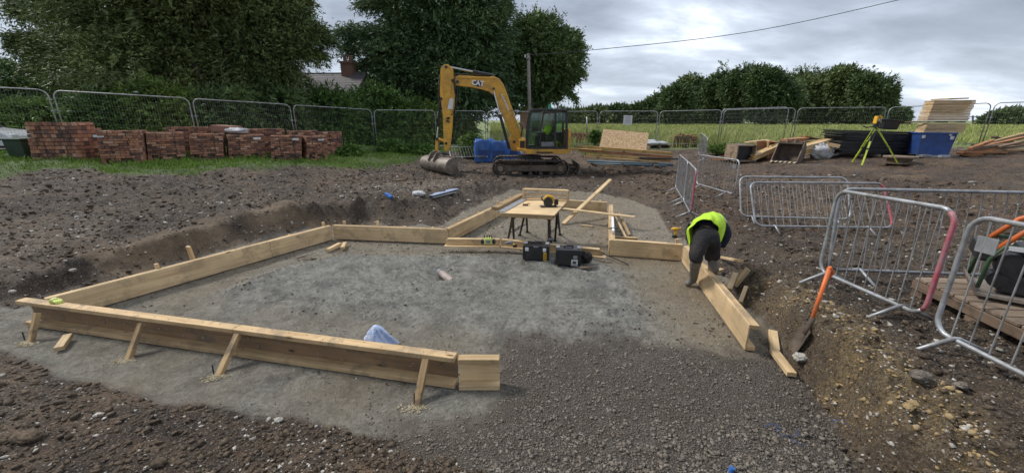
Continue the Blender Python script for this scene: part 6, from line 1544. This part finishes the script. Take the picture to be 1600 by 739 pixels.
# ================================================================== PALLET AND COMPACTOR (right foreground)
A = PG(1420, 462); B = PG(1560, 528); A2 = B+(B-A).normalized()*.55
z_ = A.z; B = V3((A2.x, A2.y, z_-.02)); A.z = z_
t = thing('timber_deck', 'brown boarded pallet carrying the plate compactor', 'pallet', A)
x = (B-A); Ln = x.length; x.normalize(); y = V3((-x.y, x.x, 0)); 
if y.x < 0: y = -y
# boards run along y, seen as long receding planks
nP = 10; wP = Ln/nP; D = 1.15
for j in range(nP):
    p = A+x*(wP*(j+.5)); board('plank', p+up*.21, p+y*D+up*.21, wP*.92, .028, 'plank_grey', t)
for v in (.04, D/2, D-.04): board('bearer', A+y*v+up*.145, B+y*v+up*.145, .10, .09, 'timber_old', t)
for j in (0, 4, 9): p = A+x*(wP*(j+.5)); board('block', p+up*.05-y*.0, p+y*D+up*.05, wP*.9, .09, 'timber_old', t)
c0 = PG(1572, 470); 
c_ = P(1588, 466, A.z+.225)
t = thing('plate_compactor', 'muddy plate compactor with an orange hoop handle and green frame', 'compactor', c_)
def cwp(x_, y_, z_): return c_+V3((x_, y_, z_))
b = MB(); sec = [(-.30, .10), (-.26, .02), (.26, .02), (.32, .12), (.32, .14), (.25, .05), (-.25, .05), (-.30, .13)]
b.prism([cwp(x_, -.22, z_) for x_, z_ in sec], (0, .44, 0)); b.build('base_plate', 'bucket_steel', t, bev=.006)
MB().box(cwp(.02, 0, .13), (.34, .34, .14)).build('exciter', 'black_metal', t, bev=.02)
MB().box(cwp(.05, 0, .30), (.30, .30, .20)).build('engine', 'black_plastic', t, bev=.03)
MB().box(cwp(.08, -.02, .44), (.18, .20, .07)).build('fuel_tank', 'orange_paint', t, bev=.03)
MB().cyl(cwp(-.13, -.12, .27), cwp(-.13, -.20, .27), .085, 18).build('recoil_cover', 'black_plastic', t, auto=True)
MB().cyl(cwp(.18, -.05, .28), cwp(.26, -.05, .28), .06, 14).build('muffler', 'timber_old', t, auto=True)
MB().cyl(cwp(-.17, -.10, .16), cwp(-.17, -.20, .16), .06, 16).build('belt_cover', 'black_plastic', t, auto=True)
for s in (-.21, .21):
    MB().tube([cwp(-.26, s, .08), cwp(-.25, s, .30), cwp(-.20, s, .40), cwp(.14, s, .42), cwp(.26, s, .36), cwp(.29, s, .10)], .014, 8).build('frame_tube', 'green_paint', t, smooth=True)
MB().tube([cwp(-.24, -.19, .36), cwp(-.10, -.19, .55), cwp(.12, -.19, .68), cwp(.30, -.18, .70), cwp(.30, .18, .70), cwp(.12, .19, .68), cwp(-.10, .19, .55), cwp(-.24, .19, .36)], .019, 8).build('handle', 'orange_paint', t, smooth=True)
MB().box(cwp(-.27, 0, .33), (.10, .40, .11)).build('water_tank', 'black_plastic', t, bev=.02)
MB().box(cwp(-.12, -.235, .40), (.12, .006, .03)).build('label_sheet', 'label_white', t)
t.rotation_euler = (0, 0, math.radians(-42)); t.scale = (1.15, 1.15, 1.3)
# ================================================================== GROUND CLUTTER
for k, (a, b, w_, lb) in enumerate([((672, 309), (713, 299), .16, 'upper bright metal strip lying on the mud behind the formwork'), ((676, 312), (712, 304), .07, 'narrow metal strip lying just below the wider one behind the formwork')]):
    p, q = PG(*a)+up*.05, PG(*b)+up*.07; tag(MB().beam(p, q, w_, .02).build('metal_strip', 'light_blue_film' if k == 0 else 'aluminium'), lb, 'strip')
tag(lumpy('white_rag', PG(654, 306)+up*.05, .13, 'white_film', 51, (1.2, .8, .5), 18, 12, .5), 'white crumpled rag on the mud left of the metal strips', 'rag')
p, q = PG(603, 306)+up*.05, PG(612, 312)+up*.05; tag(MB().beam(p, q, .10, .06).build('blue_offcut', 'spray_blue', bev=.01), 'small blue plastic offcut on the mud behind the back formwork', 'offcut')
p, q = PG(616, 285)+up*.04, PG(632, 283)+up*.05; tag(board('mud_board', p, q, .2, .05, 'timber_old'), 'short dark board half sunk in mud below the excavator bucket', 'board')
def rock(lb, px, py, r, mat='stone_pale', seed=1, sc=(1.2, .9, .6)):
    g = PG(px, py); r *= g.y; tag(lumpy('rock', g+up*r*.25, r, mat, seed, sc, 20, 14, .5), lb, 'rock')
rock('pale rough stone on the soil left of the front beam end', 436, 658, .012, seed=3)
rock('brown rough stone near the bottom edge of the photo', 250, 724, .018, 'clod', 7)
rock('dark clod half buried at the lower left', 42, 686, .030, 'clod', 9, (1.5, .8, .5))
rock('pale stone on the left bank, behind the corner with the green glove', 115, 424, .007, seed=12)
rock('whitish stone at the left, low on the bank', 20, 458, .007, seed=14)
rock('pale stone beneath the shovel blade', 1252, 563, .020, 'stone_pale', 16)
rock('dark round clod below the nearest barrier foot', 1438, 590, .024, 'stone_grey', 18)
rock('flat grey stone lying right of the dark round clod', 1500, 605, .016, 'stone_grey', 24)
g = PG(1141, 737); t = thing('bottle_top', 'small blue plastic cap lying in the gravel at the bottom edge', 'cap', g)
MB().cyl(g, g+V3((.01, 0, .035)), .018, 14).build('cap', 'spray_blue', t, auto=True)
rng = np.random.default_rng(9)
for k, (px, py, lb, n_) in enumerate([(1232, 684, 'blue twine scrap tangled in the gravel at lower right', 5), (1357, 690, 'blue twine scrap at the foot of the right bank', 3)]):
    g = PG(px, py); t = thing('twine', lb, 'twine', g)
    for j in range(n_):
        a = rng.uniform(0, 6.28); s_ = rng.uniform(.03, .07); q = g+V3((rng.normal()*.035, rng.normal()*.04, .012))
        MB().tube([q, q+V3((math.cos(a)*s_, math.sin(a)*s_, .012)), q+V3((math.cos(a+.7)*s_*1.8, math.sin(a+.7)*s_*1.8, .0))], .0022, 5).build('strand', 'blue_skip', t, smooth=True)
# ================================================================== TREES, HEDGES, GRASS
def leaves(centres, axes, n_per, length, lw, ll, rng, droop=.25, spread=.5):
    """sprays: each is n_per leaf triangles strung along an axis. centres (n,3), axes (n,3) unit"""
    n = len(centres); t = rng.uniform(0, 1, (n, n_per)); ax = axes[:, None, :]
    base = centres[:, None, :]+ax*(t*length[:, None])[..., None]
    base[..., 2] -= droop*length[:, None]*t**2
    d = ax+spread*rng.normal(size=(n, n_per, 3)); d[..., 2] -= .2; d /= np.linalg.norm(d, axis=-1, keepdims=True)
    s = np.cross(d, rng.normal(size=d.shape)); s /= np.linalg.norm(s, axis=-1, keepdims=True)+1e-9
    L_ = (ll*rng.uniform(.6, 1.3, (n, n_per)))[..., None]; W_ = (lw*rng.uniform(.7, 1.3, (n, n_per)))[..., None]
    base = base+spread*.35*length[:, None, None]*rng.normal(size=base.shape)*.5
    a = base-s*W_*.5; b = base+s*W_*.5; c = base+d*L_
    V = np.stack([a, b, c], 2).reshape(-1, 3); F = np.arange(len(V)).reshape(-1, 3); return V, F
def blob_points(blobs, n, rng, inner=.5, lump=.28, seed=0):
    B = np.array(blobs, float); area = B[:, 3]*B[:, 4]+B[:, 3]*B[:, 5]; k = rng.choice(len(B), n, p=area/area.sum())
    d = rng.normal(size=(n, 3)); d /= np.linalg.norm(d, axis=1, keepdims=True)
    q = d*2.2+B[k, :3]*.35
    lum = 1+lump*fbm(q[:, 0]+q[:, 2]*.8, q[:, 1]-q[:, 2]*.6, 4, 100+seed)*1.5
    r = (inner**3+(1-inner**3)*rng.uniform(0, 1, n)**.8)**(1/3)*lum
    return B[k, :3]+d*B[k, 3:6]*r[:, None], d, r
def tree(name, lb, base, trunk_h, trunk_r, blobs, mat, n=5000, n_per=12, leaf=(.09, .2), spray=.6, seed=1, droop=.25, flat=.0, cat='tree', group=None, core=True, bark='bark', inner=.45, limbs=14, lump=.28, bare=0, zmin=None, flowers=0):
    rng = np.random.default_rng(seed); base = V3(base); t = thing(name, lb, cat, base, 0, group)
    C_, d, r = blob_points(blobs, n, rng, inner, lump, seed)
    ax = d*1.0+rng.normal(size=d.shape)*.35; ax[:, 2] *= (1-flat); ax[:, 2] += -.05; ax /= np.linalg.norm(ax, axis=1, keepdims=True)
    if zmin is not None: k = C_[:, 2] > zmin; C_, ax = C_[k], ax[k]
    V, F = leaves(C_, ax, n_per, spray*rng.uniform(.5, 1.3, len(C_)), leaf[0], leaf[1], rng, droop)
    if core:   # coarse inner foliage that closes the depth of the crown
        C2, d2, _ = blob_points([(b[0], b[1], b[2], b[3]*.72, b[4]*.72, b[5]*.72) for b in blobs], n//4, rng, .3, lump, seed)
        V2, F2 = leaves(C2, d2, 8, np.full(len(C2), spray), leaf[0]*3.2, leaf[1]*2.4, rng, droop); F2 = F2+len(V); V = np.vstack([V, V2]); F = np.vstack([F, F2])
    cr = npmesh('crown', V, F, mat, t, origin=tuple(base))
    b = MB(); B = np.array(blobs)
    top = V3((B[:, 0].mean(), B[:, 1].mean(), base.z+trunk_h))
    pts = [base-up*.2, base+up*trunk_h*.3+V3((rng.normal()*.05, rng.normal()*.05, 0))*trunk_h*.2, base.lerp(top, .65), top]
    b.tube(pts, [trunk_r*1.25, trunk_r, trunk_r*.8, trunk_r*.4], 10)
    for i in range(limbs):
        k = rng.integers(len(B)); c_ = V3(B[k, :3]); dd = V3(rng.normal(size=3)).normalized(); e = c_+V3((dd.x*B[k, 3], dd.y*B[k, 4], dd.z*B[k, 5]*.7))*.85
        s = pts[1].lerp(pts[3], rng.uniform(.2, 1)); m = s.lerp(e, .5)+up*rng.uniform(-.1, .35)*(e-s).length*.3
        b.tube([s, m, e], [trunk_r*.42, trunk_r*.24, trunk_r*.05], 6)
    b.build('trunk', bark, t, smooth=True)
    if bare:
        tw = MB()
        for i in range(bare):
            j = rng.integers(len(C_)); p = V3(C_[j]); a = V3(ax[j]); tw.tube([p-a*.5, p+a*.3+up*.02, p+a*.9-up*.05], [.018, .010, .003], 4, caps=False)
        tag(tw.build('twigs', bark, t), kind='stuff')
    if flowers:
        k = rng.choice(len(C_), flowers); fl = MB()
        for i in k:
            p = V3(C_[i])+V3((0, -.15, .03)); fl.ball(p, rng.uniform(.07, .14), 6, 4, (1.3, .8, .4))
        tag(fl.build('blossoms', 'flower_white', t), kind='stuff')
    return t
def W(px, py, Y): return PY(px, py, Y)
def bl(px, py, Y, rx, rz, ry=None):
    """blob from pixel centre and pixel radii at depth Y"""
    c_ = PY(px, py, Y); k = (PY(px+10, py, Y)-c_).length/10
    return (c_.x, c_.y, c_.z, rx*k, (ry*k if ry else rx*k*.8), rz*k)
# great yew at the left, wide tiers of feathery branches
Y0 = 24.
tree('yew_tree', 'huge dark yew with drooping feathery branches above the brick packs', (W(255, 190, Y0).x, Y0, GZ(-18, 22)), 7., .75,
     [bl(270, 95, Y0, 150, 75), bl(218, 30, Y0, 102, 58), bl(330, 10, Y0, 130, 60), bl(150, 70, Y0, 52, 40), bl(400, 70, Y0, 70, 55), bl(300, -50, Y0, 170, 60), bl(190, -40, Y0, 95, 48), bl(395, -30, Y0, 62, 46), bl(320, 130, Y0, 110, 45), bl(405, 112, Y0, 38, 28), bl(180, 110, Y0, 75, 35)],
     'leaf_yew', n=12500, n_per=13, leaf=(.05, .19), spray=1.1, seed=2, droop=.38, flat=.7, limbs=60, lump=.62, inner=.25)
def sprays(parent_name, lb, Y, lines, seed, mat='leaf_yew', dens=30, wid=.45, leaf=(.065, .22)):
    pass
# outreaching limbs of the yew: long branches with hanging foliage (children of the yew)
yew = bpy.data.objects['yew_tree']
def limb(par, a, b, Y, seed, wid=.5, n=260, sag=.15, mat='leaf_yew', leaf=(.07, .22), Yb=None):
    rng = np.random.default_rng(seed); p, q = PY(*a, Y), PY(*b, Yb or Y); Ln = (q-p).length
    t = rng.uniform(0, 1, n)**.8; P0, Q0 = np.array(p), np.array(q); d = (Q0-P0)/Ln
    C_ = P0+(Q0-P0)*t[:, None]; C_[:, 2] += sag*Ln*np.sin(t*np.pi)*.4
    w_ = wid*(1-t*.75)
    C_ = C_+rng.normal(size=(n, 3))*(w_[:, None]*np.array([.4, .6, .35]))
    ax = d*1.1+rng.normal(size=(n, 3))*.5; ax[:, 2] -= .25; ax /= np.linalg.norm(ax, axis=1, keepdims=True)
    V, F = leaves(C_, ax, 11, (.35+.55*wid)*rng.uniform(.5, 1.2, n), leaf[0], leaf[1], rng, .3)
    o = npmesh('branch', V, F, mat, par, origin=tuple(p))
    MB().tube([p, p.lerp(q, .5)+up*sag*Ln*.4, q], [.07, .045, .012], 6).build('bough', 'bark', o, smooth=True)
for k, (a, b) in enumerate([((380, 60), (516, 62)), ((400, 84), (500, 84)), ((380, 30), (480, 2)), ((120, 70), (22, 60)), ((110, 30), (22, 12)), ((130, 100), (50, 98)), ((400, 22), (470, 22)), ((380, 108), (452, 112)), ((140, 10), (28, -6)), ((430, 62), (498, 46)), ((100, 90), (30, 72)), ((360, 130), (430, 128))]):
    limb(yew, a, b, Y0-1.0+.3*(k % 3), 40+k, .75, 330)
# the big central conifer
Y1 = 31.
tree('conifer_tree', 'tall dark conifer rising behind the excavator arm', (W(722, 190, Y1).x, Y1, .9), 10., .6,
     [bl(700, 110, Y1, 80, 45), bl(690, 60, Y1, 78, 50), bl(700, 10, Y1, 75, 50), bl(640, 90, Y1, 55, 38), bl(720, -45, Y1, 62, 50), bl(645, 40, Y1, 34, 36), bl(655, 0, Y1, 55, 35), bl(630, 130, Y1, 50, 26), bl(745, 60, Y1, 48, 45), bl(720, 150, Y1, 60, 25)],
     'leaf_conifer', n=10500, n_per=11, leaf=(.08, .25), spray=1.1, seed=5, droop=.35, flat=.5, limbs=44, lump=.6, inner=.3)
con = bpy.data.objects['conifer_tree']
for k, (a, b) in enumerate([((640, 55), (532, 48)), ((630, 75), (540, 78)), ((640, 20), (565, 5)), ((620, 100), (552, 104)), ((760, 40), (788, 10)), ((760, -10), (785, -30)), ((620, 62), (548, 60)), ((640, 0), (575, -15))]):
    limb(con, a, b, Y1-.8, 70+k, .9, 330, mat='leaf_conifer', leaf=(.07, .24))
Y2 = 34.
tree('broad_tree', 'dark round-headed tree right of the conifer, behind the telegraph pole', (W(838, 180, Y2).x, Y2, .9), 6., .38,
     [bl(845, 100, Y2, 52, 50), bl(835, 62, Y2, 38, 30), bl(875, 80, Y2, 28, 28), bl(870, 115, Y2, 32, 22), bl(810, 100, Y2, 28, 42), bl(800, 145, Y2, 22, 22), bl(850, 140, Y2, 28, 16)],
     'leaf_dark', n=5200, n_per=11, leaf=(.09, .2), spray=.75, seed=8, droop=.1, limbs=30, bare=120, inner=.25, lump=.4)
brd = bpy.data.objects['broad_tree']
for k, (a, b) in enumerate([((870, 100), (908, 88)), ((870, 130), (897, 152)), ((870, 70), (905, 70)), ((850, 60), (862, 33)), ((820, 60), (812, 38)), ((880, 110), (910, 112))]):
    limb(brd, a, b, Y2-.5, 90+k, .55, 110, mat='leaf_dark', leaf=(.09, .2))
# trees far left, behind the fence
Y3 = 30.
tree('ash_tree', 'grey-green tree at the far left beyond the yew', (W(20, 190, Y3).x, Y3, 1.2), 5., .3, [bl(10, 140, Y3, 52, 36), bl(-50, 130, Y3, 55, 42), bl(62, 155, Y3, 42, 30), bl(20, 168, Y3, 60, 28)], 'leaf_dark', n=3800, n_per=10, leaf=(.11, .22), spray=.7, seed=12, droop=.1)
# pale bare trunk seen through the fence
b = PY(122, 205, 20.5); tp = PY(120, 140, 20.5); b.z = GZ(b.x, b.y)
t = thing('tree_stump', 'pale bare tree trunk standing behind the fence under the yew', 'trunk', b)
MB().tube([b-up*.1, b.lerp(tp, .5)+V3((.05, 0, 0)), tp], [.22, .17, .13], 10).build('trunk', 'pale_bark', t, smooth=True); MB().tube([b.lerp(tp, .7), tp+V3((.5, .1, .5))], [.08, .02], 6).build('limb', 'pale_bark', t, smooth=True)
# shrubs and hedge behind the fence
sh = [('bush under the yew at the far left, bright green', 60, 190, 18.5, 60, 26, 'leaf_bush', 0), ('bush of light foliage behind the second fence panel', 175, 185, 19.5, 55, 42, 'leaf_bush', 0), ('flowering elder bush with white blossom behind the brick packs', 255, 175, 20., 55, 46, 'leaf_bush', 42),
      ('dark shrub below the yew behind the white sack', 345, 185, 21., 60, 45, 'leaf_dark', 12), ('broad dark shrub between the yew and the house', 430, 178, 23., 56, 44, 'leaf_dark', 0), ('rounded green bush below the house roof', 510, 180, 25., 60, 40, 'leaf_bush', 0),
      ('large bush left of the excavator arm, in front of the house', 592, 175, 27., 58, 40, 'leaf_bush', 0), ('bush at the foot of the conifer', 650, 190, 28., 45, 30, 'leaf_bush', 0), ('bush seen through the fence left of the telegraph pole', 700, 195, 30., 40, 22, 'leaf_dark', 0)]
for k, (lb, px, py, Y, rx, rz, m, fl) in enumerate(sh):
    c_ = PY(px, py, Y); q = bl(px, py, Y, rx, rz); g_ = GZ(c_.x, min(Y, 24))
    tree('bush', lb, (c_.x, Y, g_), max(.5, (c_.z-g_)*.9), .08, [(q[0], q[1], max(q[2]-.0, g_+.4), q[3], q[3]*.6, q[5]), bl(px-rx*.5, py+rz*.4, Y, rx*.55, rz*.6), bl(px+rx*.5, py+rz*.45, Y, rx*.55, rz*.55), bl(px, py+rz*.8, Y, rx*.9, rz*.4)],
         m, n=2600, n_per=10, leaf=(.075, .14), spray=.4, seed=150+k, droop=.15, cat='bush', group='bushes behind the mesh fence', limbs=8, lump=.4, zmin=g_-.1, flowers=fl)
# weeds in front of the fence
wd = [('leafy weed clump between the excavator arm and the blue bags', 738, 228, 19.5, 20, 16), ('leafy weed clump left of the arm at the fence foot', 612, 232, 19., 22, 12), ('low green weeds by the open timber box', 1130, 232, 19.5, 26, 3),
      ('weed clump at the right end of the brick packs', 548, 243, 17.6, 16, 8), ('dark bramble clump left of the chipboard sheet', 930, 213, 20.8, 6, 5), ('nettles at the foot of the digger fence panel', 655, 236, 19.5, 26, 9), ('weeds below the first brick packs', 150, 252, 14.2, 12, 5)]
for k, (lb, px, py, Y, rx, rz) in enumerate(wd):
    q = bl(px, py, Y, rx, rz); g_ = GZ(q[0], Y)
    tree('weed_clump', lb, (q[0], Y, g_), .3, .015, [(q[0], q[1], max(q[2], g_+.15), q[3], q[3]*.6, q[5])], 'leaf_weed', n=500, n_per=8, leaf=(.045, .11), spray=.16, seed=200+k, droop=.2, cat='weeds', group='weed clumps', limbs=10, core=False, inner=.1, bark='green_paint', zmin=g_)
# far wood across the field: separate crowns of different height
fw_ = [(1058, 160, 24, 26, 'leftmost small dark tree of the far wood'), (1092, 157, 30, 32, 'second tree from the left in the far wood'), (1130, 150, 30, 34, 'third tree from the left in the far wood'), (1160, 147, 32, 34, 'tall tree left of centre in the far wood'),
       (1208, 152, 42, 35, 'centre tree of the far wood, behind the joined fence posts'), (1250, 152, 42, 36, 'tree right of centre in the far wood'), (1287, 151, 40, 35, 'tallest tree of the far wood'), (1328, 151, 38, 35, 'second tallest tree at the right of the far wood'), (1362, 155, 28, 30, 'rightmost tree of the far wood with a ragged edge'), (1395, 182, 16, 10, 'low bush at the right foot of the far wood')]
YF = 105.
for k, (px, py, rx, rz, lb) in enumerate(fw_):
    Y = YF+6*((k*3) % 4)-8; q = bl(px, py, Y, rx, rz)
    rr_ = np.random.default_rng(300+k)
    bs = [q]+[bl(px+rr_.uniform(-.7, .7)*rx, py+rr_.uniform(-.7, .75)*rz, Y, rx*.55, rz*.5) for _ in range(6)]
    tree('woodland_tree', lb, (q[0], Y, .75), max(2, q[2]-1), .5, bs, 'leaf_far', n=4200, n_per=10, leaf=(.24, .5), spray=1.3, seed=310+k, droop=.1, group='trees of the far wood', limbs=12, lump=.42, inner=.45)
hg = [(898, 186, 26, 9), (935, 183, 24, 11), (965, 181, 22, 11), (1000, 180, 24, 13), (1028, 173, 22, 18), (1560, 188, 16, 6), (1580, 185, 24, 10), (1610, 188, 22, 7), (870, 186, 24, 10)]
hl = ['hedgerow tree just right of the excavator cab', 'low hedgerow tree left of the white notice', 'hedgerow tree behind the white notice', 'hedgerow tree right of the white notice', 'taller hedgerow tree next to the far wood', 'small bush on the horizon right of the board packs', 'dark round tree on the horizon at far right', 'tree cut off by the right edge on the horizon', 'hedgerow tree hidden partly by the excavator cab']
for k, (px, py, rx, rz) in enumerate(hg):
    Y = 120.; q = bl(px, py, Y, rx, rz)
    tree('hedgerow_tree', hl[k], (q[0], Y, .7), max(1, q[2]-.6), .3, [q, bl(px-rx*.5, py+2, Y, rx*.6, rz*.8), bl(px+rx*.4, py-2, Y, rx*.5, rz*.8)], 'leaf_far', n=1500, n_per=8, leaf=(.34, .75), spray=1.4, seed=400+k, group='hedgerow trees across the field', limbs=6, lump=.35)
# ------------------------------------------------------------------ grass blades
def blades(name, lb, cat, X, Y, h, w_, mat, rng, lean=.35, head=False):
    n = len(X); Z = ground(X, Y, True) if np.max(Y) < 60 else np.full(n, .75)
    a = rng.uniform(0, 2*np.pi, n); dx, dy = np.cos(a)*w_/2, np.sin(a)*w_/2; lx, ly = rng.normal(size=n)*lean*h, rng.normal(size=n)*lean*h
    B = np.stack([X, Y, Z-.02], -1); o1 = np.stack([dx, dy, 0*dx], -1); tip = B+np.stack([lx, ly, h], -1); mid = B+np.stack([lx*.35, ly*.35, h*.6], -1)
    V = np.stack([B-o1, B+o1, mid+o1*.7, mid-o1*.7, tip, tip], 1)[:, :5]; V = V.reshape(-1, 3); i = np.arange(n)*5
    F = np.concatenate([np.stack([i, i+1, i+2], -1), np.stack([i, i+2, i+3], -1), np.stack([i+3, i+2, i+4], -1)])
    o = npmesh(name, V, F, mat); tag(o, lb, cat, kind='stuff'); return o
rng = np.random.default_rng(77)
X = rng.uniform(-30, 6, 330000); Y = rng.uniform(8, 27, 330000); m = sdf(GRASS, X, Y)+.9*fbm(X*.8, Y*.8, 5, 79)
near = (Y < 24.5+.0*X) & (np.abs(X) < Y*1.45)
k = np.where((m > .0) & near & (rng.uniform(0, 1, len(X)) < .25+.75*sst(-.3, .3, fbm(X*1.2, Y*1.2, 3, 88))))[0][:85000]
X, Y = X[k], Y[k]; h = rng.uniform(.035, .12, len(X))*(1+.5*sst(.0, .5, fbm(X*.5, Y*.5, 3, 89))+.5*sst(0, 2, m[k]))
blades('verge_grass', 'short bright green grass along the brick packs and fence', 'grass', X, Y, h, .020, 'grass_blade', rng)
# tall seeding field grass, dense near the fence and thinning into distance
n = 110000; t_ = np.radians(rng.uniform(-3, 63, n)); r = 23.5*(150/23.5)**(rng.uniform(0, 1, n)**1.0); X = r*np.sin(t_); Y = r*np.cos(t_)
k = (sdf(ROADP, X, Y) < -.1) & (Y > 22.9-np.where(X > 9, (X-9)*.28, 0)+.6) & ((X > 3.2) | (Y > 26)); X, Y, r = X[k], Y[k], r[k]
o = blades('field_grass', 'tall seeding meadow grass filling the field beyond the fence', 'grass', X, Y, rng.uniform(.35, .8, len(X))*(1+.0*r), .022*(r/14), 'field_grass', rng, .22)
# ================================================================== HOUSE, HUT, POLES, WIRE
def gable_house(lb, c, L_, D, eaves, ridge, rot, wallm, roofm, chim=(), nm='house', wins=()):
    c = V3(c); R = Matrix.Rotation(rot, 3, 'Z'); t = thing(nm, lb, 'house', c)
    def w_(x, y, z): return c+R@V3((x, y, z))
    b = MB(); b.prism([w_(-L_/2, -D/2, 0), w_(-L_/2, -D/2, eaves), w_(-L_/2, 0, ridge-.1), w_(-L_/2, D/2, eaves), w_(-L_/2, D/2, 0)], R@V3((L_, 0, 0))); b.build('wall', wallm, t)
    for s in (-1, 1):
        e0_ = w_(-L_/2-.3, s*(D/2+.4), eaves-.25); e1_ = w_(L_/2+.3, s*(D/2+.4), eaves-.25); r0 = w_(-L_/2-.3, 0, ridge); r1 = w_(L_/2+.3, 0, ridge)
        nrm = (e1_-e0_).cross(r0-e0_).normalized(); nrm = nrm if nrm.z > 0 else -nrm
        rf = MB().prism([e0_, e1_, r1, r0], nrm*.10).build('roof', roofm, t)
        if s == -1:
            # slate courses
            nC = 14
            for k in range(nC):
                a = e0_.lerp(r0, k/nC)+nrm*.115; b_ = e1_.lerp(r1, k/nC)+nrm*.115; a2 = e0_.lerp(r0, (k+1.05)/nC)+nrm*.105; b2 = e1_.lerp(r1, (k+1.05)/nC)+nrm*.105
                MB().prism([a, b_, b2, a2], nrm*.02).build('slate_course', roofm, rf)
    MB().beam(w_(-L_/2-.3, 0, ridge+.08), w_(L_/2+.3, 0, ridge+.08), .25, .12).build('ridge_tile', roofm, t)
    for x_, hh in chim:
        ch = MB().box(w_(x_, 0, ridge+hh/2-.3), (.75, .8, hh+.6), R).build('chimney', 'wall_brick', t); MB().box(w_(x_, 0, ridge+hh+.02), (.88, .95, .12), R).build('cap', 'wall_brick', ch)
        for dx_ in (-.2, .2): MB().cyl(w_(x_+dx_, 0, ridge+hh+.08), w_(x_+dx_, 0, ridge+hh+.5), .13, 12, .11).build('chimney_pot', 'wall_brick', ch)
    for x_, z_ in wins:
        f = MB().box(w_(x_, -D/2-.02, z_), (1.1, .08, 1.1), R).build('window', 'white_paint', t)
        for sx_ in (-.25, .25): MB().box(w_(x_+sx_, -D/2-.07, z_), (.42, .02, .9), R).build('pane', 'black_plastic', f)
    return t
YH = 28.5
xr = PY(562, 120, YH).x; rz_ = PY(541, 115, YH).z-.9
gable_house('stone house with a grey slate roof and brick chimney behind the yew', (xr-4.6, YH+1.2, .9), 9., 6., rz_-2.2, rz_, math.radians(-4), 'wall_render', 'slate', chim=[(3.55, .75)], wins=[(-3, 2.0), (0, 2.0), (3, 2.0)])
c_ = V3((PY(838, 185, 46).x, 46., .8)); rz_ = PY(838, 160, 46).z-.8
gable_house('small brown-roofed outbuilding seen above the excavator cab', c_, 2.2, 3., rz_-1.1, rz_, math.radians(60), 'wall_brick', 'timber_old', nm='outbuilding')
c_ = V3((PY(776, 195, 40).x, 40., .8))
# log pile beyond the fence right of the cab
g = PY(905, 208, 26.5); g.z = GZ(3.5, 24)
t = thing('log_pile', 'pile of brown logs in the long grass right of the excavator cab', 'logs', g); rr = random.Random(3)
for k in range(24):
    i, j = k % 8, k//8; q = g+V3((-.9+.26*i+.13*(j % 2), 0, .25+.2*j)); MB().cyl(q-V3((0, .5, 0)), q+V3((.05, .5, 0)), .11+rr.uniform(-.02, .02), 10).build('log', 'timber_orange', t, auto=True)
Yp_ = 27.
base = PY(829, 188, Yp_); base.z = .8; tp = PY(825.5, 84, Yp_)
t = thing('telegraph_pole', 'grey wooden telegraph pole standing behind the excavator', 'pole', base)
MB().tube([base, tp], [.125, .10], 12).build('pole', 'pole_wood', t, smooth=True)
MB().box(tp+V3((0, -.1, -.3)), (.3, .08, .08)).build('crossarm', 'pole_wood', t); MB().cyl(tp+V3((-.2, -.1, -.25)), tp+V3((-.2, -.1, -.08)), .05, 8).build('insulator', 'label_white', t)
# wire: from the pole top away over the camera's right
e = PY(1500, -16, 26.); s_ = tp+V3((0, -.1, -.1)); wp = []
m1 = PY(912, 80, 27.0); m2 = PY(1160, 52, 26.4); m3 = PY(1406, 0, 25.3)
MBw = MB(); pp = [s_, m1]
def bez(t, a, b, c, d): return a*(1-t)**3*1+b*3*t*(1-t)**2+c*3*t*t*(1-t)+d*t**3
P0_, P3_ = s_, PY(1700, -75, 23.5)
def cat(P, k):  # catmull-rom through surveyed points
    out = []
    for i in range(len(P)-1):
        p0, p1, p2, p3 = P[max(0, i-1)], P[i], P[i+1], P[min(len(P)-1, i+2)]
        for j in range(k):
            t = j/k; out.append(.5*((2*p1)+(p2-p0)*t+(2*p0-5*p1+4*p2-p3)*t*t+(3*p1-p0-3*p2+p3)*t**3))
    return out+[P[-1]]
tag(MBw.tube(cat([s_, m1, m2, m3, P3_], 8), .018, 6).build('overhead_wire', 'black_metal', smooth=True), 'single overhead wire crossing the sky from the telegraph pole', 'wire')
for k, (px, py0, py1, Y, lb) in enumerate([(1520, 194, 181, 130, 'distant power pole with a crossarm on the horizon')]):
    b_ = PY(px, py0, Y); t_p = PY(px, py1, Y); t = thing('power_pole', lb, 'pole', b_); MB().tube([b_, t_p], .22, 8).build('pole', 'pole_wood', t); MB().box(t_p-up*.3, (4.2, .2, .2)).build('crossarm', 'pole_wood', t)
